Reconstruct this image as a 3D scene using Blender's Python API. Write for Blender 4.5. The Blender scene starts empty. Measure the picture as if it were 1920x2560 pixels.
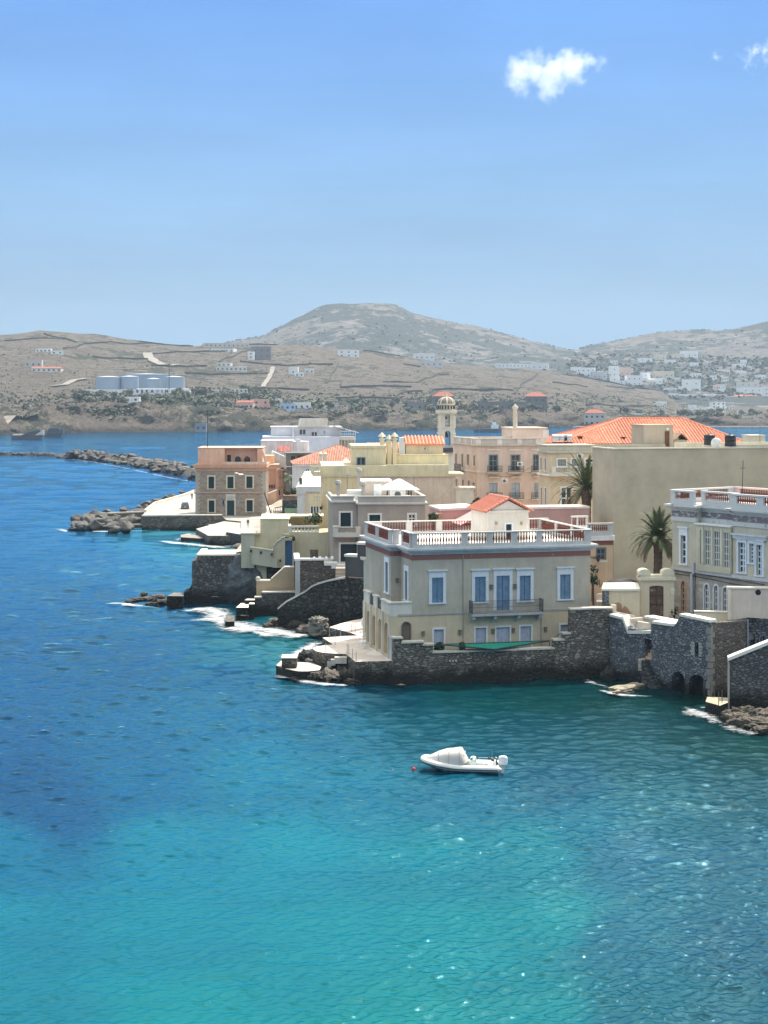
import bpy, bmesh, math, random
from mathutils import Vector, Matrix, noise
random.seed(7)
S = bpy.context.scene
COL = S.collection
FPX, HZ, CZ = 3842.0, 1000.0, 27.0      # focal length and horizon row in photo pixels, eye height
R = math.radians

# ------------------------------------------------------------------ projection helpers
def at(u, v, y):                         # point at depth y seen at photo pixel u,v
    return Vector(((u-960)/FPX*y, y, CZ-(v-HZ)/FPX*y))
def gz(u, v, z=0.0):                     # point at height z seen at photo pixel u,v
    y = FPX*(CZ-z)/(v-HZ)
    return Vector(((u-960)/FPX*y, y, z))
def zat(v, y): return CZ-(v-HZ)/FPX*y
Z1 = lambda X, Y: (460+X/3.318, 1000+Y/3.318)
Z2 = lambda X, Y: (860+X/3.318, 1000+Y/3.318)
Z3 = lambda X, Y: (1320+X/2.765, 1000+Y/2.765)
Z4 = lambda X, Y: (440+X/3.318, 1260+Y/3.318)
Z5 = lambda X, Y: (860+X/2.514, 1260+Y/2.514)
Z6 = lambda X, Y: (1420+X/3.318, 1200+Y/3.318)
Z7 = lambda X, Y: (590+X/4.74, 1360+Y/4.74)
Z8 = lambda X, Y: (680+X/5.027, 1520+Y/5.027)
Z9 = lambda X, Y: (1480+X/5.925, 1420+Y/5.925)
ZR = lambda X, Y: (1640+X/5.925, 1200+Y/5.925)
def zr(Z, r):                            # rectangle in zoom coordinates to photo pixels
    a = Z(r[0], r[1]); b = Z(r[2], r[3]); return (a[0], a[1], b[0], b[1])
def lerp_tab(tab, x):
    if x <= tab[0][0]: return tab[0][1]
    for (a, p), (b, q) in zip(tab, tab[1:]):
        if x <= b: return p+(q-p)*(x-a)/(b-a)
    return tab[-1][1]

# ------------------------------------------------------------------ materials
def s2l(c):
    return tuple(((x/255)/12.92 if x/255 <= .04045 else ((x/255+.055)/1.055)**2.4) for x in c)
class NT:
    def __init__(s, name):
        m = bpy.data.materials.new(name); m.use_nodes = True; s.m = m; s.t = m.node_tree
        s.b = s.t.nodes['Principled BSDF']; s.out = s.t.nodes['Material Output']
    def n(s, kind, **kw):
        nd = s.t.nodes.new('ShaderNode'+kind)
        for k, v in kw.items():
            if k in nd.inputs: nd.inputs[k].default_value = v
            else: setattr(nd, k, v)
        return nd
    def l(s, a, b): s.t.links.new(a, b)
    def coord(s, which='Object', scale=(1, 1, 1), rot=(0, 0, 0)):
        tc = s.n('TexCoord'); mp = s.n('Mapping')
        mp.inputs['Scale'].default_value = scale; mp.inputs['Rotation'].default_value = rot
        s.l(tc.outputs[which], mp.inputs['Vector']); return mp.outputs['Vector']
    def ramp(s, fac, stops):
        r = s.n('ValToRGB'); e = r.color_ramp.elements
        while len(e) < len(stops): e.new(.5)
        for el, (p, c) in zip(e, stops):
            el.position = p; el.color = (c if len(c) == 4 else (*c, 1)) if hasattr(c, '__len__') else (c, c, c, 1)
        s.l(fac, r.inputs['Fac']); return r.outputs['Color']
    def noise(s, vec, scale, detail=5, rough=.6):
        nd = s.n('TexNoise'); nd.inputs['Scale'].default_value = scale
        nd.inputs['Detail'].default_value = detail; nd.inputs['Roughness'].default_value = rough
        s.l(vec, nd.inputs['Vector']); return nd.outputs['Fac']
    def mix(s, f, a, b, mode='MIX'):
        nd = s.n('Mix'); nd.data_type = 'RGBA'; nd.blend_type = mode
        for i, x in ((0, f), (6, a), (7, b)):
            if isinstance(x, (int, float)): nd.inputs[i].default_value = x
            elif isinstance(x, tuple): nd.inputs[i].default_value = (*x[:3], 1)
            else: s.l(x, nd.inputs[i])
        return nd.outputs[2]
    def bump(s, h, strength=.5, dist=.05, to=True, normal=None):
        b = s.n('Bump'); b.inputs['Strength'].default_value = strength; b.inputs['Distance'].default_value = dist
        s.l(h, b.inputs['Height'])
        if normal: s.l(normal, b.inputs['Normal'])
        if to: s.l(b.outputs['Normal'], s.b.inputs['Normal'])
        return b.outputs['Normal']
    def math(s, op, a, b=None):
        nd = s.n('Math'); nd.operation = op
        for i, x in ((0, a), (1, b)):
            if x is None: continue
            if isinstance(x, (int, float)): nd.inputs[i].default_value = x
            else: s.l(x, nd.inputs[i])
        return nd.outputs[0]
    def base(s, c, rough=.85, spec=.25):
        if isinstance(c, tuple): s.b.inputs['Base Color'].default_value = (*c[:3], 1)
        else: s.l(c, s.b.inputs['Base Color'])
        s.b.inputs['Roughness'].default_value = rough
        s.b.inputs['Specular IOR Level'].default_value = spec
        return s.m
MC = {}
def cached(f):
    def g(*a, **k):
        key = (f.__name__, a, tuple(sorted(k.items())))
        if key not in MC: MC[key] = f(*a, **k)
        return MC[key]
    return g
def mul(c, k): return tuple(min(1, x*k) for x in c)
@cached
def plaster(rgb, wear=.35, stain=(.28, .25, .21), k=1.0):
    """painted render with weather streaks, patches and fine grain; rgb is the paint colour (0..1 linear)"""
    t = NT('plaster'); v = t.coord('Object')
    big = t.noise(v, .35, 6, .65); fine = t.noise(v, 6, 6, .7)
    st = t.noise(t.coord('Object', (1.6, 1.6, .22)), 1.3, 6, .7)
    c = t.mix(t.ramp(big, [(.3, 0), (.7, 1)]), mul(rgb, .80), mul(rgb, 1.1))
    c = t.mix(t.ramp(fine, [(.35, .16), (.65, 0)]), c, mul(rgb, .6))
    f = t.ramp(st, [(.47, 0), (.72, min(1, wear*1.25))])
    c = t.mix(f, c, stain)
    t.bump(fine, .35, .03)
    return t.base(c, .9, .2)
@cached
def peeling(rgb, under, amt=.5, sc=.9):
    t = NT('peeling_paint'); v = t.coord('Object', (1, 1, 1.4))
    n = t.noise(v, sc, 9, .72); fine = t.noise(v, 7, 5)
    c = t.mix(t.ramp(fine, [(.3, .2), (.7, 0)]), rgb, mul(rgb, .7))
    c = t.mix(t.ramp(n, [(1-amt-.02, 0), (1-amt+.02, 1)]), c, under)
    t.bump(n, .4, .04)
    return t.base(c, .9, .15)
@cached
def stone(rgb=(.2, .19, .17), mortar=(.1, .095, .085), sc=2.2, flat=2.0, var=.5, dark_low=0.0, dist=.12):
    """rubble masonry: uneven flattened cells with recessed joints"""
    t = NT('rubble_masonry'); v = t.coord('Object')
    wob = t.n('TexNoise', Scale=1.7, Detail=3.0); t.l(v, wob.inputs['Vector'])
    mp = t.n('Mapping'); mp.inputs['Scale'].default_value = (sc, sc, sc*flat)
    add = t.mix(.12, v, wob.outputs['Color'], 'ADD'); t.l(add, mp.inputs['Vector'])
    v1 = t.n('TexVoronoi', feature='DISTANCE_TO_EDGE', Scale=1.0); v2 = t.n('TexVoronoi', feature='F1', Scale=1.0)
    t.l(mp.outputs['Vector'], v1.inputs['Vector']); t.l(mp.outputs['Vector'], v2.inputs['Vector'])
    edge = t.ramp(v1.outputs['Distance'], [(.02, 0), (.13, 1)])
    bw = t.n('RGBToBW'); t.l(v2.outputs['Color'], bw.inputs[0])
    cell = t.ramp(bw.outputs[0], [(.2, mul(rgb, 1-var)), (.5, rgb), (.8, mul(rgb, 1+var))])
    big = t.noise(v, .5, 5, .7); fine = t.noise(v, 9, 5, .7)
    cell = t.mix(t.ramp(big, [(.35, .5), (.65, 0)]), cell, mul(rgb, .55))
    cell = t.mix(t.ramp(fine, [(.3, .35), (.7, 0)]), cell, mul(rgb, .5))
    c = t.mix(edge, mortar, cell)
    if dark_low > 0:      # tide-wet algae belt of the stones near the water
        sx = t.n('SeparateXYZ'); g = t.n('NewGeometry'); t.l(g.outputs['Position'], sx.inputs[0])
        h = t.math('ADD', sx.outputs[2], t.math('MULTIPLY', t.math('SUBTRACT', big, .5), 2.2))
        mr = t.n('MapRange'); mr.inputs['From Min'].default_value = dark_low*.35; mr.inputs['From Max'].default_value = dark_low
        mr.inputs['To Min'].default_value = .93; mr.inputs['To Max'].default_value = 0; t.l(h, mr.inputs['Value'])
        c = t.mix(mr.outputs[0], c, (.014, .014, .012))
    hgt = t.math('ADD', t.math('MULTIPLY', edge, .8), t.math('MULTIPLY', fine, .5))
    t.bump(hgt, 1.0, dist)
    return t.base(c, .9, .25)
@cached
def ashlar(rgb, mort, bw=.55, bh=.28):
    t = NT('coursed_stone'); v = t.coord('UV')
    b = t.n('TexBrick', Scale=1.0); t.l(v, b.inputs['Vector'])
    b.inputs['Brick Width'].default_value = bw; b.inputs['Row Height'].default_value = bh
    b.inputs['Mortar Size'].default_value = .02; b.inputs['Bias'].default_value = 0
    b.inputs['Color1'].default_value = (*mul(rgb, .75), 1); b.inputs['Color2'].default_value = (*mul(rgb, 1.2), 1)
    b.inputs['Mortar'].default_value = (*mort, 1)
    n = t.noise(v, 2.5, 6, .7); c = t.mix(t.ramp(n, [(.35, .4), (.65, 0)]), b.outputs['Color'], mul(rgb, .6))
    t.bump(t.math('ADD', t.math('MULTIPLY', b.outputs['Fac'], -.6), t.math('MULTIPLY', n, .4)), .8, .04)
    return t.base(c, .9, .2)
@cached
def rockm(rgb=(.2, .17, .14), low=1.1, sc=1.0, wet=(.012, .011, .01)):
    t = NT('rock'); v = t.coord('Object', (1, 1, 2.2)); n = t.noise(v, .7*sc, 9, .72); f = t.noise(v, 4*sc, 7, .75)
    c = t.ramp(n, [(.3, mul(rgb, .35)), (.5, rgb), (.7, mul(rgb, 1.7))])
    c = t.mix(t.ramp(f, [(.35, .7), (.6, 0)]), c, mul(rgb, .3))
    g = t.n('NewGeometry'); sx = t.n('SeparateXYZ'); t.l(g.outputs['Position'], sx.inputs[0])
    h = t.math('ADD', sx.outputs[2], t.math('MULTIPLY', t.math('SUBTRACT', n, .5), 1.6*max(low, .3)))
    mr = t.n('MapRange'); mr.inputs['From Min'].default_value = low*.3; mr.inputs['From Max'].default_value = low
    mr.inputs['To Min'].default_value = .95; mr.inputs['To Max'].default_value = 0; t.l(h, mr.inputs['Value'])
    c = t.mix(mr.outputs[0], c, wet)
    t.bump(t.math('ADD', n, t.math('MULTIPLY', f, .5)), 1.0, .35/sc)
    return t.base(c, .75, .4)
@cached
def tiles(rgb=(.62, .17, .075), pitch=.32, row=.42):
    """clay pantiles: ribs down the slope (UV v), courses across it"""
    t = NT('clay_tiles'); v = t.coord('UV'); s = t.n('SeparateXYZ'); t.l(v, s.inputs[0])
    w = t.math('SINE', t.math('MULTIPLY', s.outputs[0], 2*math.pi/pitch))
    r = t.math('FRACT', t.math('DIVIDE', s.outputs[1], row))
    n = t.noise(v, 1.4, 5, .7); cn = t.n('TexWhiteNoise', noise_dimensions='2D')
    fl = t.n('VectorMath', operation='FLOOR'); dv = t.n('VectorMath', operation='DIVIDE'); dv.inputs[1].default_value = (pitch, row, 1)
    t.l(v, dv.inputs[0]); t.l(dv.outputs[0], fl.inputs[0]); t.l(fl.outputs[0], cn.inputs['Vector'])
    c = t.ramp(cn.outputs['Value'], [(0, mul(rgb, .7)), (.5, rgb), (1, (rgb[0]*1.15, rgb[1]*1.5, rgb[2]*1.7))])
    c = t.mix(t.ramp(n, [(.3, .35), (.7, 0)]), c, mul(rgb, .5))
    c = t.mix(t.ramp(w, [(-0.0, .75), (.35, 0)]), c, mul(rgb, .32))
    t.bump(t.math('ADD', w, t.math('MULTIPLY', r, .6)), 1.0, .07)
    return t.base(c, .8, .25)
@cached
def plain(rgb, rough=.6, spec=.4, var=.15, metal=0.0):
    t = NT('painted_surface'); v = t.coord('Object'); n = t.noise(v, 3, 5)
    c = t.mix(t.ramp(n, [(.3, 0), (.7, 1)]), mul(rgb, 1-var), mul(rgb, 1+var))
    t.b.inputs['Metallic'].default_value = metal
    t.bump(t.noise(v, 12, 4), .15, .02)
    return t.base(c, rough, spec)
@cached
def louvre(rgb, n=9.0):
    t = NT('louvred_wood'); v = t.coord('Object'); s = t.n('SeparateXYZ'); t.l(v, s.inputs[0])
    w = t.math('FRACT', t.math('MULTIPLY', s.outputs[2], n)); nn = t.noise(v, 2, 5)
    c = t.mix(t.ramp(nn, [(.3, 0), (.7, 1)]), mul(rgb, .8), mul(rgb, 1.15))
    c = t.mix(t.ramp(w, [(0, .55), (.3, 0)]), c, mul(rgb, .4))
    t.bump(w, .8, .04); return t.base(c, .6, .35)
@cached
def glass(rgb=(.02, .028, .035)):
    t = NT('window_glass'); v = t.coord('Object'); n = t.noise(v, .8, 3)
    t.base(t.mix(t.ramp(n, [(.35, 0), (.65, 1)]), rgb, mul(rgb, 3)), .08, .6); return t.m
@cached
def paving(rgb=(.62, .53, .44), sc=.7):
    t = NT('stone_paving'); v = t.coord('Object'); vo = t.n('TexVoronoi', feature='DISTANCE_TO_EDGE', Scale=sc); t.l(v, vo.inputs['Vector'])
    vc = t.n('TexVoronoi', feature='F1', Scale=sc); t.l(v, vc.inputs['Vector']); bw = t.n('RGBToBW'); t.l(vc.outputs['Color'], bw.inputs[0])
    c = t.ramp(bw.outputs[0], [(.2, mul(rgb, .82)), (.8, (rgb[0]*1.1, rgb[1]*1.13, rgb[2]*1.15))])
    c = t.mix(t.ramp(vo.outputs['Distance'], [(0, .5), (.05, 0)]), c, mul(rgb, .5))
    c = t.mix(t.ramp(t.noise(v, .6, 7, .7), [(.4, .4), (.65, 0)]), c, mul(rgb, .65))
    t.bump(t.noise(v, 3, 6), .4, .03); return t.base(c, .85, .3)
@cached
def leafm(rgb=(.05, .08, .03), sc=1.2):
    t = NT('foliage'); v = t.coord('Object'); n = t.noise(v, sc, 4)
    c = t.ramp(n, [(.3, mul(rgb, .5)), (.55, rgb), (.75, (rgb[0]*2.0, rgb[1]*1.8, rgb[2]*1.6))])
    t.b.inputs['Subsurface Weight'].default_value = 0
    return t.base(c, .7, .25)

# ------------------------------------------------------------------ mesh builder
class MB:
    def __init__(s): s.v = []; s.f = []; s.m = []; s.s = []; s.mi = 0; s.sm = False
    def add(s, vs, fs):
        o = len(s.v); s.v += [tuple(p) for p in vs]
        for f in fs: s.f.append([o+i for i in f]); s.m.append(s.mi); s.s.append(s.sm)
        return s
    def quad(s, a, b, c, d): return s.add([a, b, c, d], [[0, 1, 2, 3]])
    def box(s, x0, x1, y0, y1, z0, z1):
        x0, x1 = sorted((x0, x1)); y0, y1 = sorted((y0, y1)); z0, z1 = sorted((z0, z1))
        return s.add([(x0, y0, z0), (x1, y0, z0), (x1, y1, z0), (x0, y1, z0), (x0, y0, z1), (x1, y0, z1), (x1, y1, z1), (x0, y1, z1)],
                     [[3, 2, 1, 0], [4, 5, 6, 7], [0, 1, 5, 4], [1, 2, 6, 5], [2, 3, 7, 6], [3, 0, 4, 7]])
    def prism(s, poly, z0, z1, cap=True):          # poly in xy (counter-clockwise), z can be a function
        n = len(poly); f0 = z0 if callable(z0) else (lambda x, y: z0); f1 = z1 if callable(z1) else (lambda x, y: z1)
        if sum(poly[i][0]*poly[(i+1) % n][1]-poly[(i+1) % n][0]*poly[i][1] for i in range(n)) < 0: poly = poly[::-1]
        vs = [(p[0], p[1], f0(p[0], p[1])) for p in poly]+[(p[0], p[1], f1(p[0], p[1])) for p in poly]
        fs = [[i, (i+1) % n, n+(i+1) % n, n+i] for i in range(n)]
        s.add(vs, fs)
        if cap: s.add(vs[n:], [list(range(n))]); s.add(vs[:n], [list(range(n))[::-1]])
        return s
    def wallpoly(s, poly, y0, y1):                 # poly in xz, extruded in y
        n = len(poly)
        if sum(poly[i][0]*poly[(i+1) % n][1]-poly[(i+1) % n][0]*poly[i][1] for i in range(n)) < 0: poly = poly[::-1]
        vs = [(p[0], y0, p[1]) for p in poly]+[(p[0], y1, p[1]) for p in poly]
        s.add(vs, [[(i+1) % n, i, n+i, n+(i+1) % n] for i in range(n)])
        s.add(vs[:n], [list(range(n))]); s.add(vs[n:], [list(range(n))[::-1]])
        return s
    def lathe(s, c, prof, n=12, ax='z'):           # prof: (radius, height)
        vs = []
        for r, h in prof:
            for k in range(n):
                a = 2*math.pi*k/n; x, y = r*math.cos(a), r*math.sin(a)
                vs.append((c[0]+x, c[1]+y, c[2]+h) if ax == 'z' else ((c[0]+h, c[1]+x, c[2]+y) if ax == 'x' else (c[0]+x, c[1]+h, c[2]+y)))
        fs = [[i*n+k, i*n+(k+1) % n, (i+1)*n+(k+1) % n, (i+1)*n+k] for i in range(len(prof)-1) for k in range(n)]
        s.add(vs, fs)
        if prof[0][0] > 1e-4: s.add(vs[:n], [list(range(n))[::-1]])
        if prof[-1][0] > 1e-4: s.add(vs[-n:], [list(range(n))])
        return s
    def tube(s, pts, r, n=6, cap=True):
        pts = [Vector(p) for p in pts]; rs = r if hasattr(r, '__len__') else [r]*len(pts)
        vs = []
        for i, p in enumerate(pts):
            d = (pts[min(i+1, len(pts)-1)]-pts[max(i-1, 0)]).normalized()
            a = d.orthogonal().normalized() if abs(d.z) > .9 else d.cross(Vector((0, 0, 1))).normalized()
            b = d.cross(a)
            for k in range(n):
                t = 2*math.pi*k/n; vs.append(p+(a*math.cos(t)+b*math.sin(t))*rs[i])
        s.add(vs, [[i*n+k, i*n+(k+1) % n, (i+1)*n+(k+1) % n, (i+1)*n+k] for i in range(len(pts)-1) for k in range(n)])
        if cap: s.add(vs[:n], [list(range(n))[::-1]]); s.add(vs[-n:], [list(range(n))])
        return s
    def ball(s, c, r, n=10):
        rr = r if hasattr(r, '__len__') else (r, r, r); m = n//2+1; vs = []
        for i in range(m+1):
            th = math.pi*i/m
            for k in range(n):
                ph = 2*math.pi*k/n
                vs.append((c[0]+rr[0]*math.sin(th)*math.cos(ph), c[1]+rr[1]*math.sin(th)*math.sin(ph), c[2]+rr[2]*math.cos(th)))
        return s.add(vs, [[(i+1)*n+k, (i+1)*n+(k+1) % n, i*n+(k+1) % n, i*n+k] for i in range(m) for k in range(n)])
    def mesh(s, name, mats):
        me = bpy.data.meshes.new(name); me.from_pydata(s.v, [], s.f)
        for m in (mats if isinstance(mats, (list, tuple)) else [mats]): me.materials.append(m)
        me.polygons.foreach_set('material_index', s.m); me.polygons.foreach_set('use_smooth', s.s)
        uv = me.uv_layers.new(name='UVMap').data
        for p in me.polygons:
            nrm = p.normal; t = Vector((-nrm.y, nrm.x, 0))
            t = t.normalized() if t.length > 1e-3 and abs(nrm.z) < .98 else Vector((1, 0, 0)); b = nrm.cross(t)
            for li in p.loop_indices:
                co = me.vertices[me.loops[li].vertex_index].co; uv[li].uv = (co.dot(t), co.dot(b))
        me.update(); return me
    def build(s, name, mats, parent=None, loc=(0, 0, 0)):
        o = bpy.data.objects.new(name, s.mesh(name, mats)); COL.objects.link(o); o.location = loc
        if parent: o.parent = parent
        return o
def tag(o, label=None, cat=None, group=None, kind=None):
    if label: o['label'] = label
    if cat: o['category'] = cat
    if group: o['group'] = group
    if kind: o['kind'] = kind
    return o
def empty(name, loc, rz=0.0, label=None, cat=None, group=None):
    o = bpy.data.objects.new(name, None); COL.objects.link(o); o.location = loc; o.rotation_euler = (0, 0, rz)
    o.empty_display_size = .3; return tag(o, label, cat, group)
KIDS = {}
def copy_tree(o, loc, rz=None, scale=None, label=None):
    c = o.copy(); COL.objects.link(c); c.location = loc
    if rz is not None: c.rotation_euler = (c.rotation_euler[0], c.rotation_euler[1], rz)
    if scale is not None: c.scale = scale if hasattr(scale, '__len__') else (scale,)*3
    if label: c['label'] = label
    for ch in KIDS.get(o.name, []):
        d = ch.copy(); COL.objects.link(d); d.parent = c
        for g in KIDS.get(ch.name, []):
            e = g.copy(); COL.objects.link(e); e.parent = d
    return c

# ------------------------------------------------------------------ building helper
class Bld:
    """local x runs along the front to the right, y into the depth, z up from the base"""
    def __init__(s, name, label, cat, u, y, yaw, z0, group=None, x=None):
        s.o = Vector(((u-960)/FPX*y if x is None else x, y, z0)); s.yaw = R(yaw); s.z0 = z0
        s.e = empty(name, s.o, s.yaw, label, cat, group)
        s.c, s.s_ = math.cos(s.yaw), math.sin(s.yaw)
    def loc(s, P):
        d = P-s.o; return Vector((d.x*s.c+d.y*s.s_, -d.x*s.s_+d.y*s.c, d.z))
    def ray(s, u, v):
        return s.loc(Vector((0, 0, CZ))), s.loc(Vector(((u-960)/FPX, 1, CZ-(v-HZ)/FPX)))-s.loc(Vector((0, 0, CZ)))
    def F(s, u, v, off=0.0):
        p, d = s.ray(u, v); t = (off-p.y)/d.y; q = p+d*t; return q.x, q.z
    def L(s, u, v, off=0.0):
        p, d = s.ray(u, v); t = (off-p.x)/d.x; q = p+d*t; return q.y, q.z
    def G(s, u, v, z):                     # local xy of the point at local height z
        p, d = s.ray(u, v); t = (z-p.z)/d.z; q = p+d*t; return q.x, q.y
    def rect(s, r, face='F', off=0.0):     # pixel rect -> a0,a1,z0,z1 on a face
        fn = s.F if face == 'F' else s.L; uc, vc = (r[0]+r[2])/2, (r[1]+r[3])/2
        a0 = fn(r[0], vc, off)[0]; a1 = fn(r[2], vc, off)[0]
        if a0 > a1: a0, a1 = a1, a0
        return [a0, a1, fn(uc, r[3], off)[1], fn(uc, r[1], off)[1]]
    def build(s, mb, name, mat, parent=None, label=None):
        o = mb.build(name, mat, parent or s.e)
        if label: o['label'] = label
        return o
def fp(face, off, a, out, z):
    return (a, off-out, z) if face == 'F' else ((off-out, a, z) if face == 'L' else (off+out, a, z))
def fbox(mb, face, off, a0, a1, o0, o1, z0, z1):
    p = fp(face, off, a0, o0, z0); q = fp(face, off, a1, o1, z1); mb.box(p[0], q[0], p[1], q[1], p[2], q[2])
def wall_face(mb, face, off, a0, a1, z0, z1, holes, depth=.22):
    """one wall plane with real openings and reveals; holes: [a0,a1,z0,z1,arched?]"""
    flip = face == 'L'
    A = sorted({a0, a1}|{x for h in holes for x in h[:2] if a0 < x < a1}); Zs = sorted({z0, z1}|{x for h in holes for x in h[2:4] if z0 < x < z1})
    def q(a, b, c, d):
        pts = [fp(face, off, *p) for p in (a, b, c, d)]
        mb.quad(*(pts[::-1] if flip else pts))
    for i in range(len(A)-1):
        for j in range(len(Zs)-1):
            ca, cz = (A[i]+A[i+1])/2, (Zs[j]+Zs[j+1])/2
            if any(h[0] < ca < h[1] and h[2] < cz < h[3] for h in holes): continue
            q((A[i], 0, Zs[j]), (A[i+1], 0, Zs[j]), (A[i+1], 0, Zs[j+1]), (A[i], 0, Zs[j+1]))
    for h in holes:
        b0, b1, c0, c1 = h[:4]; arch = len(h) > 4 and h[4]
        ins = lambda p: (p[0], -depth, p[2])
        loop = [(b0, 0, c0), (b1, 0, c0)]
        if arch:
            r = (b1-b0)/2; zc = c1-r*arch; arc = [((b0+b1)/2+r*math.cos(t), 0, zc+r*arch*math.sin(t)) for t in [math.pi*k/10 for k in range(11)]]
            for p, w in zip(arc, arc[1:]): q(w, p, (p[0], 0, c1+.001), (w[0], 0, c1+.001))
            loop += arc
        else: loop += [(b1, 0, c1), (b0, 0, c1)]
        for p, w in zip(loop, loop[1:]+loop[:1]): q(w, p, ins(p), ins(w))
def block(mb, x0, x1, y0, y1, z0, z1, fo=(), lo=(), ro=(), roof=None, depth=.22):
    wall_face(mb, 'F', y0, x0, x1, z0, z1, list(fo), depth); wall_face(mb, 'L', x0, y0, y1, z0, z1, list(lo), depth)
    wall_face(mb, 'R', x1, y0, y1, z0, z1, list(ro), depth)
    mb.quad((x1, y1, z0), (x0, y1, z0), (x0, y1, z1), (x1, y1, z1))
    if roof is None: roof = z1
    mb.quad((x0, y0, roof), (x1, y0, roof), (x1, y1, roof), (x0, y1, roof))
    return mb
def window(b, face, off, h, style='shutter', col=(.2, .3, .5), fr=(.75, .76, .76), w=.18, top=None, sill=True, bars=(2, 3), name='window', arch=0, depth=.22, label=None, proud=.07):
    a0, a1, z0, z1 = h[:4]; top = w if top is None else top
    mb = MB(); par = b.e
    if w > 0:
        fbox(mb, face, off, a0-w, a0, -.03, proud, z0, z1+(0 if not arch else -(a1-a0)/2*arch)); fbox(mb, face, off, a1, a1+w, -.03, proud, z0, z1+(0 if not arch else -(a1-a0)/2*arch))
        if arch:
            r = (a1-a0)/2; zc = z1-r*arch; n = 10
            for k in range(n):
                t0, t1 = math.pi*k/n, math.pi*(k+1)/n; cx = (a0+a1)/2
                P = lambda rr, t, o: fp(face, off, cx+rr*math.cos(t), o, zc+rr*arch*math.sin(t))
                mb.add([P(r, t0, proud), P(r+w, t0, proud), P(r+w, t1, proud), P(r, t1, proud), P(r, t0, -.03), P(r+w, t0, -.03), P(r+w, t1, -.03), P(r, t1, -.03)],
                       [[0, 1, 2, 3], [0, 3, 7, 4], [1, 5, 6, 2]])
        else: fbox(mb, face, off, a0-w, a1+w, -.03, proud+.01, z1, z1+top)
        if top > w*1.6: fbox(mb, face, off, a0-w-.12, a1+w+.12, -.03, proud+.14, z1+top, z1+top+.13)
    if sill: fbox(mb, face, off, a0-w-.04, a1+w+.04, -.03, proud+.07, z0-.13, z0)
    if not mb.v: fbox(mb, face, off, a0, a1, -depth, -depth+.02, z0, z0+.03)
    fr_m = plain(fr, .6, .3, .08)
    o = b.build(mb, name, fr_m, label=label)
    m2 = MB()
    if style == 'glass':
        fbox(m2, face, off, a0, a1, -depth-.02, -depth+.05, z0, z1); b.build(m2, 'pane', glass(), o)
        m3 = MB(); nx, nz = bars; t = min(.07, (a1-a0)/(nx*5))
        for i in range(nx+1):
            c = a0+(a1-a0)*i/nx; fbox(m3, face, off, max(a0, c-t), min(a1, c+t), -depth+.05, -depth+.1, z0, z1)
        for i in range(nz+1):
            c = z0+(z1-z0)*i/nz; fbox(m3, face, off, a0, a1, -depth+.052, -depth+.095, max(z0, c-t), min(z1, c+t))
        b.build(m3, 'sash', fr_m, o)
    elif style == 'shutter':
        mid = (a0+a1)/2; g = .03
        for c0, c1 in ((a0+.02, mid-g), (mid+g, a1-.02)):
            m = MB(); fbox(m, face, off, c0, c1, -depth+.06, -depth+.1, z0+.02, z1-.02)
            fw = (c1-c0)*.16
            for q0, q1 in ((c0, c0+fw), (c1-fw, c1), ((c0+c1)/2-fw*.4, (c0+c1)/2+fw*.4)): fbox(m, face, off, q0, q1, -depth+.1, -depth+.13, z0+.02, z1-.02)
            for zz in (z0+.02, z0+(z1-z0)*.48, z1-.14): fbox(m, face, off, c0, c1, -depth+.1, -depth+.135, zz, zz+.1)
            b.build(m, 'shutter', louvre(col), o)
        m = MB(); fbox(m, face, off, a0, a1, -depth-.04, -depth-.01, z0, z1); b.build(m, 'pane', glass(), o)
    else:
        fbox(m2, face, off, a0, a1, -depth-.02, -depth+.05, z0, z1)
        n = max(2, int((a1-a0)/.3))
        for i in range(1, n): c = a0+(a1-a0)*i/n; fbox(m2, face, off, c-.012, c+.012, -depth+.05, -depth+.065, z0, z1)
        b.build(m2, 'panel' if name == 'window' else 'leaf', plain(col, .6, .3), o)
    return o
def cornice(mb, x0, x1, y0, y1, z, steps=((.12, .1), (.3, .14), (.42, .1))):
    """stepped moulding round a block, growing outward as it rises"""
    for k, (out, h) in enumerate(steps):
        mb.box(x0-out, x1+out, y0-out, y1+out*.9, z, z+h); z += h+.0005
    return z
def baluster_row(p0, p1, z0, h, n, r=.07):
    mb = MB(); mb.sm = True; d = Vector(p1)-Vector(p0)
    for i in range(n):
        p = Vector(p0)+d*((i+.5)/n)
        mb.lathe((p.x, p.y, z0), [(r*.8, 0), (r*.8, h*.08), (r*.5, h*.14), (r*1.15, h*.34), (r*.95, h*.48), (r*.45, h*.72), (r*.5, h*.86), (r*.85, h*.93), (r*.85, h)], 7)
    return mb
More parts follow.
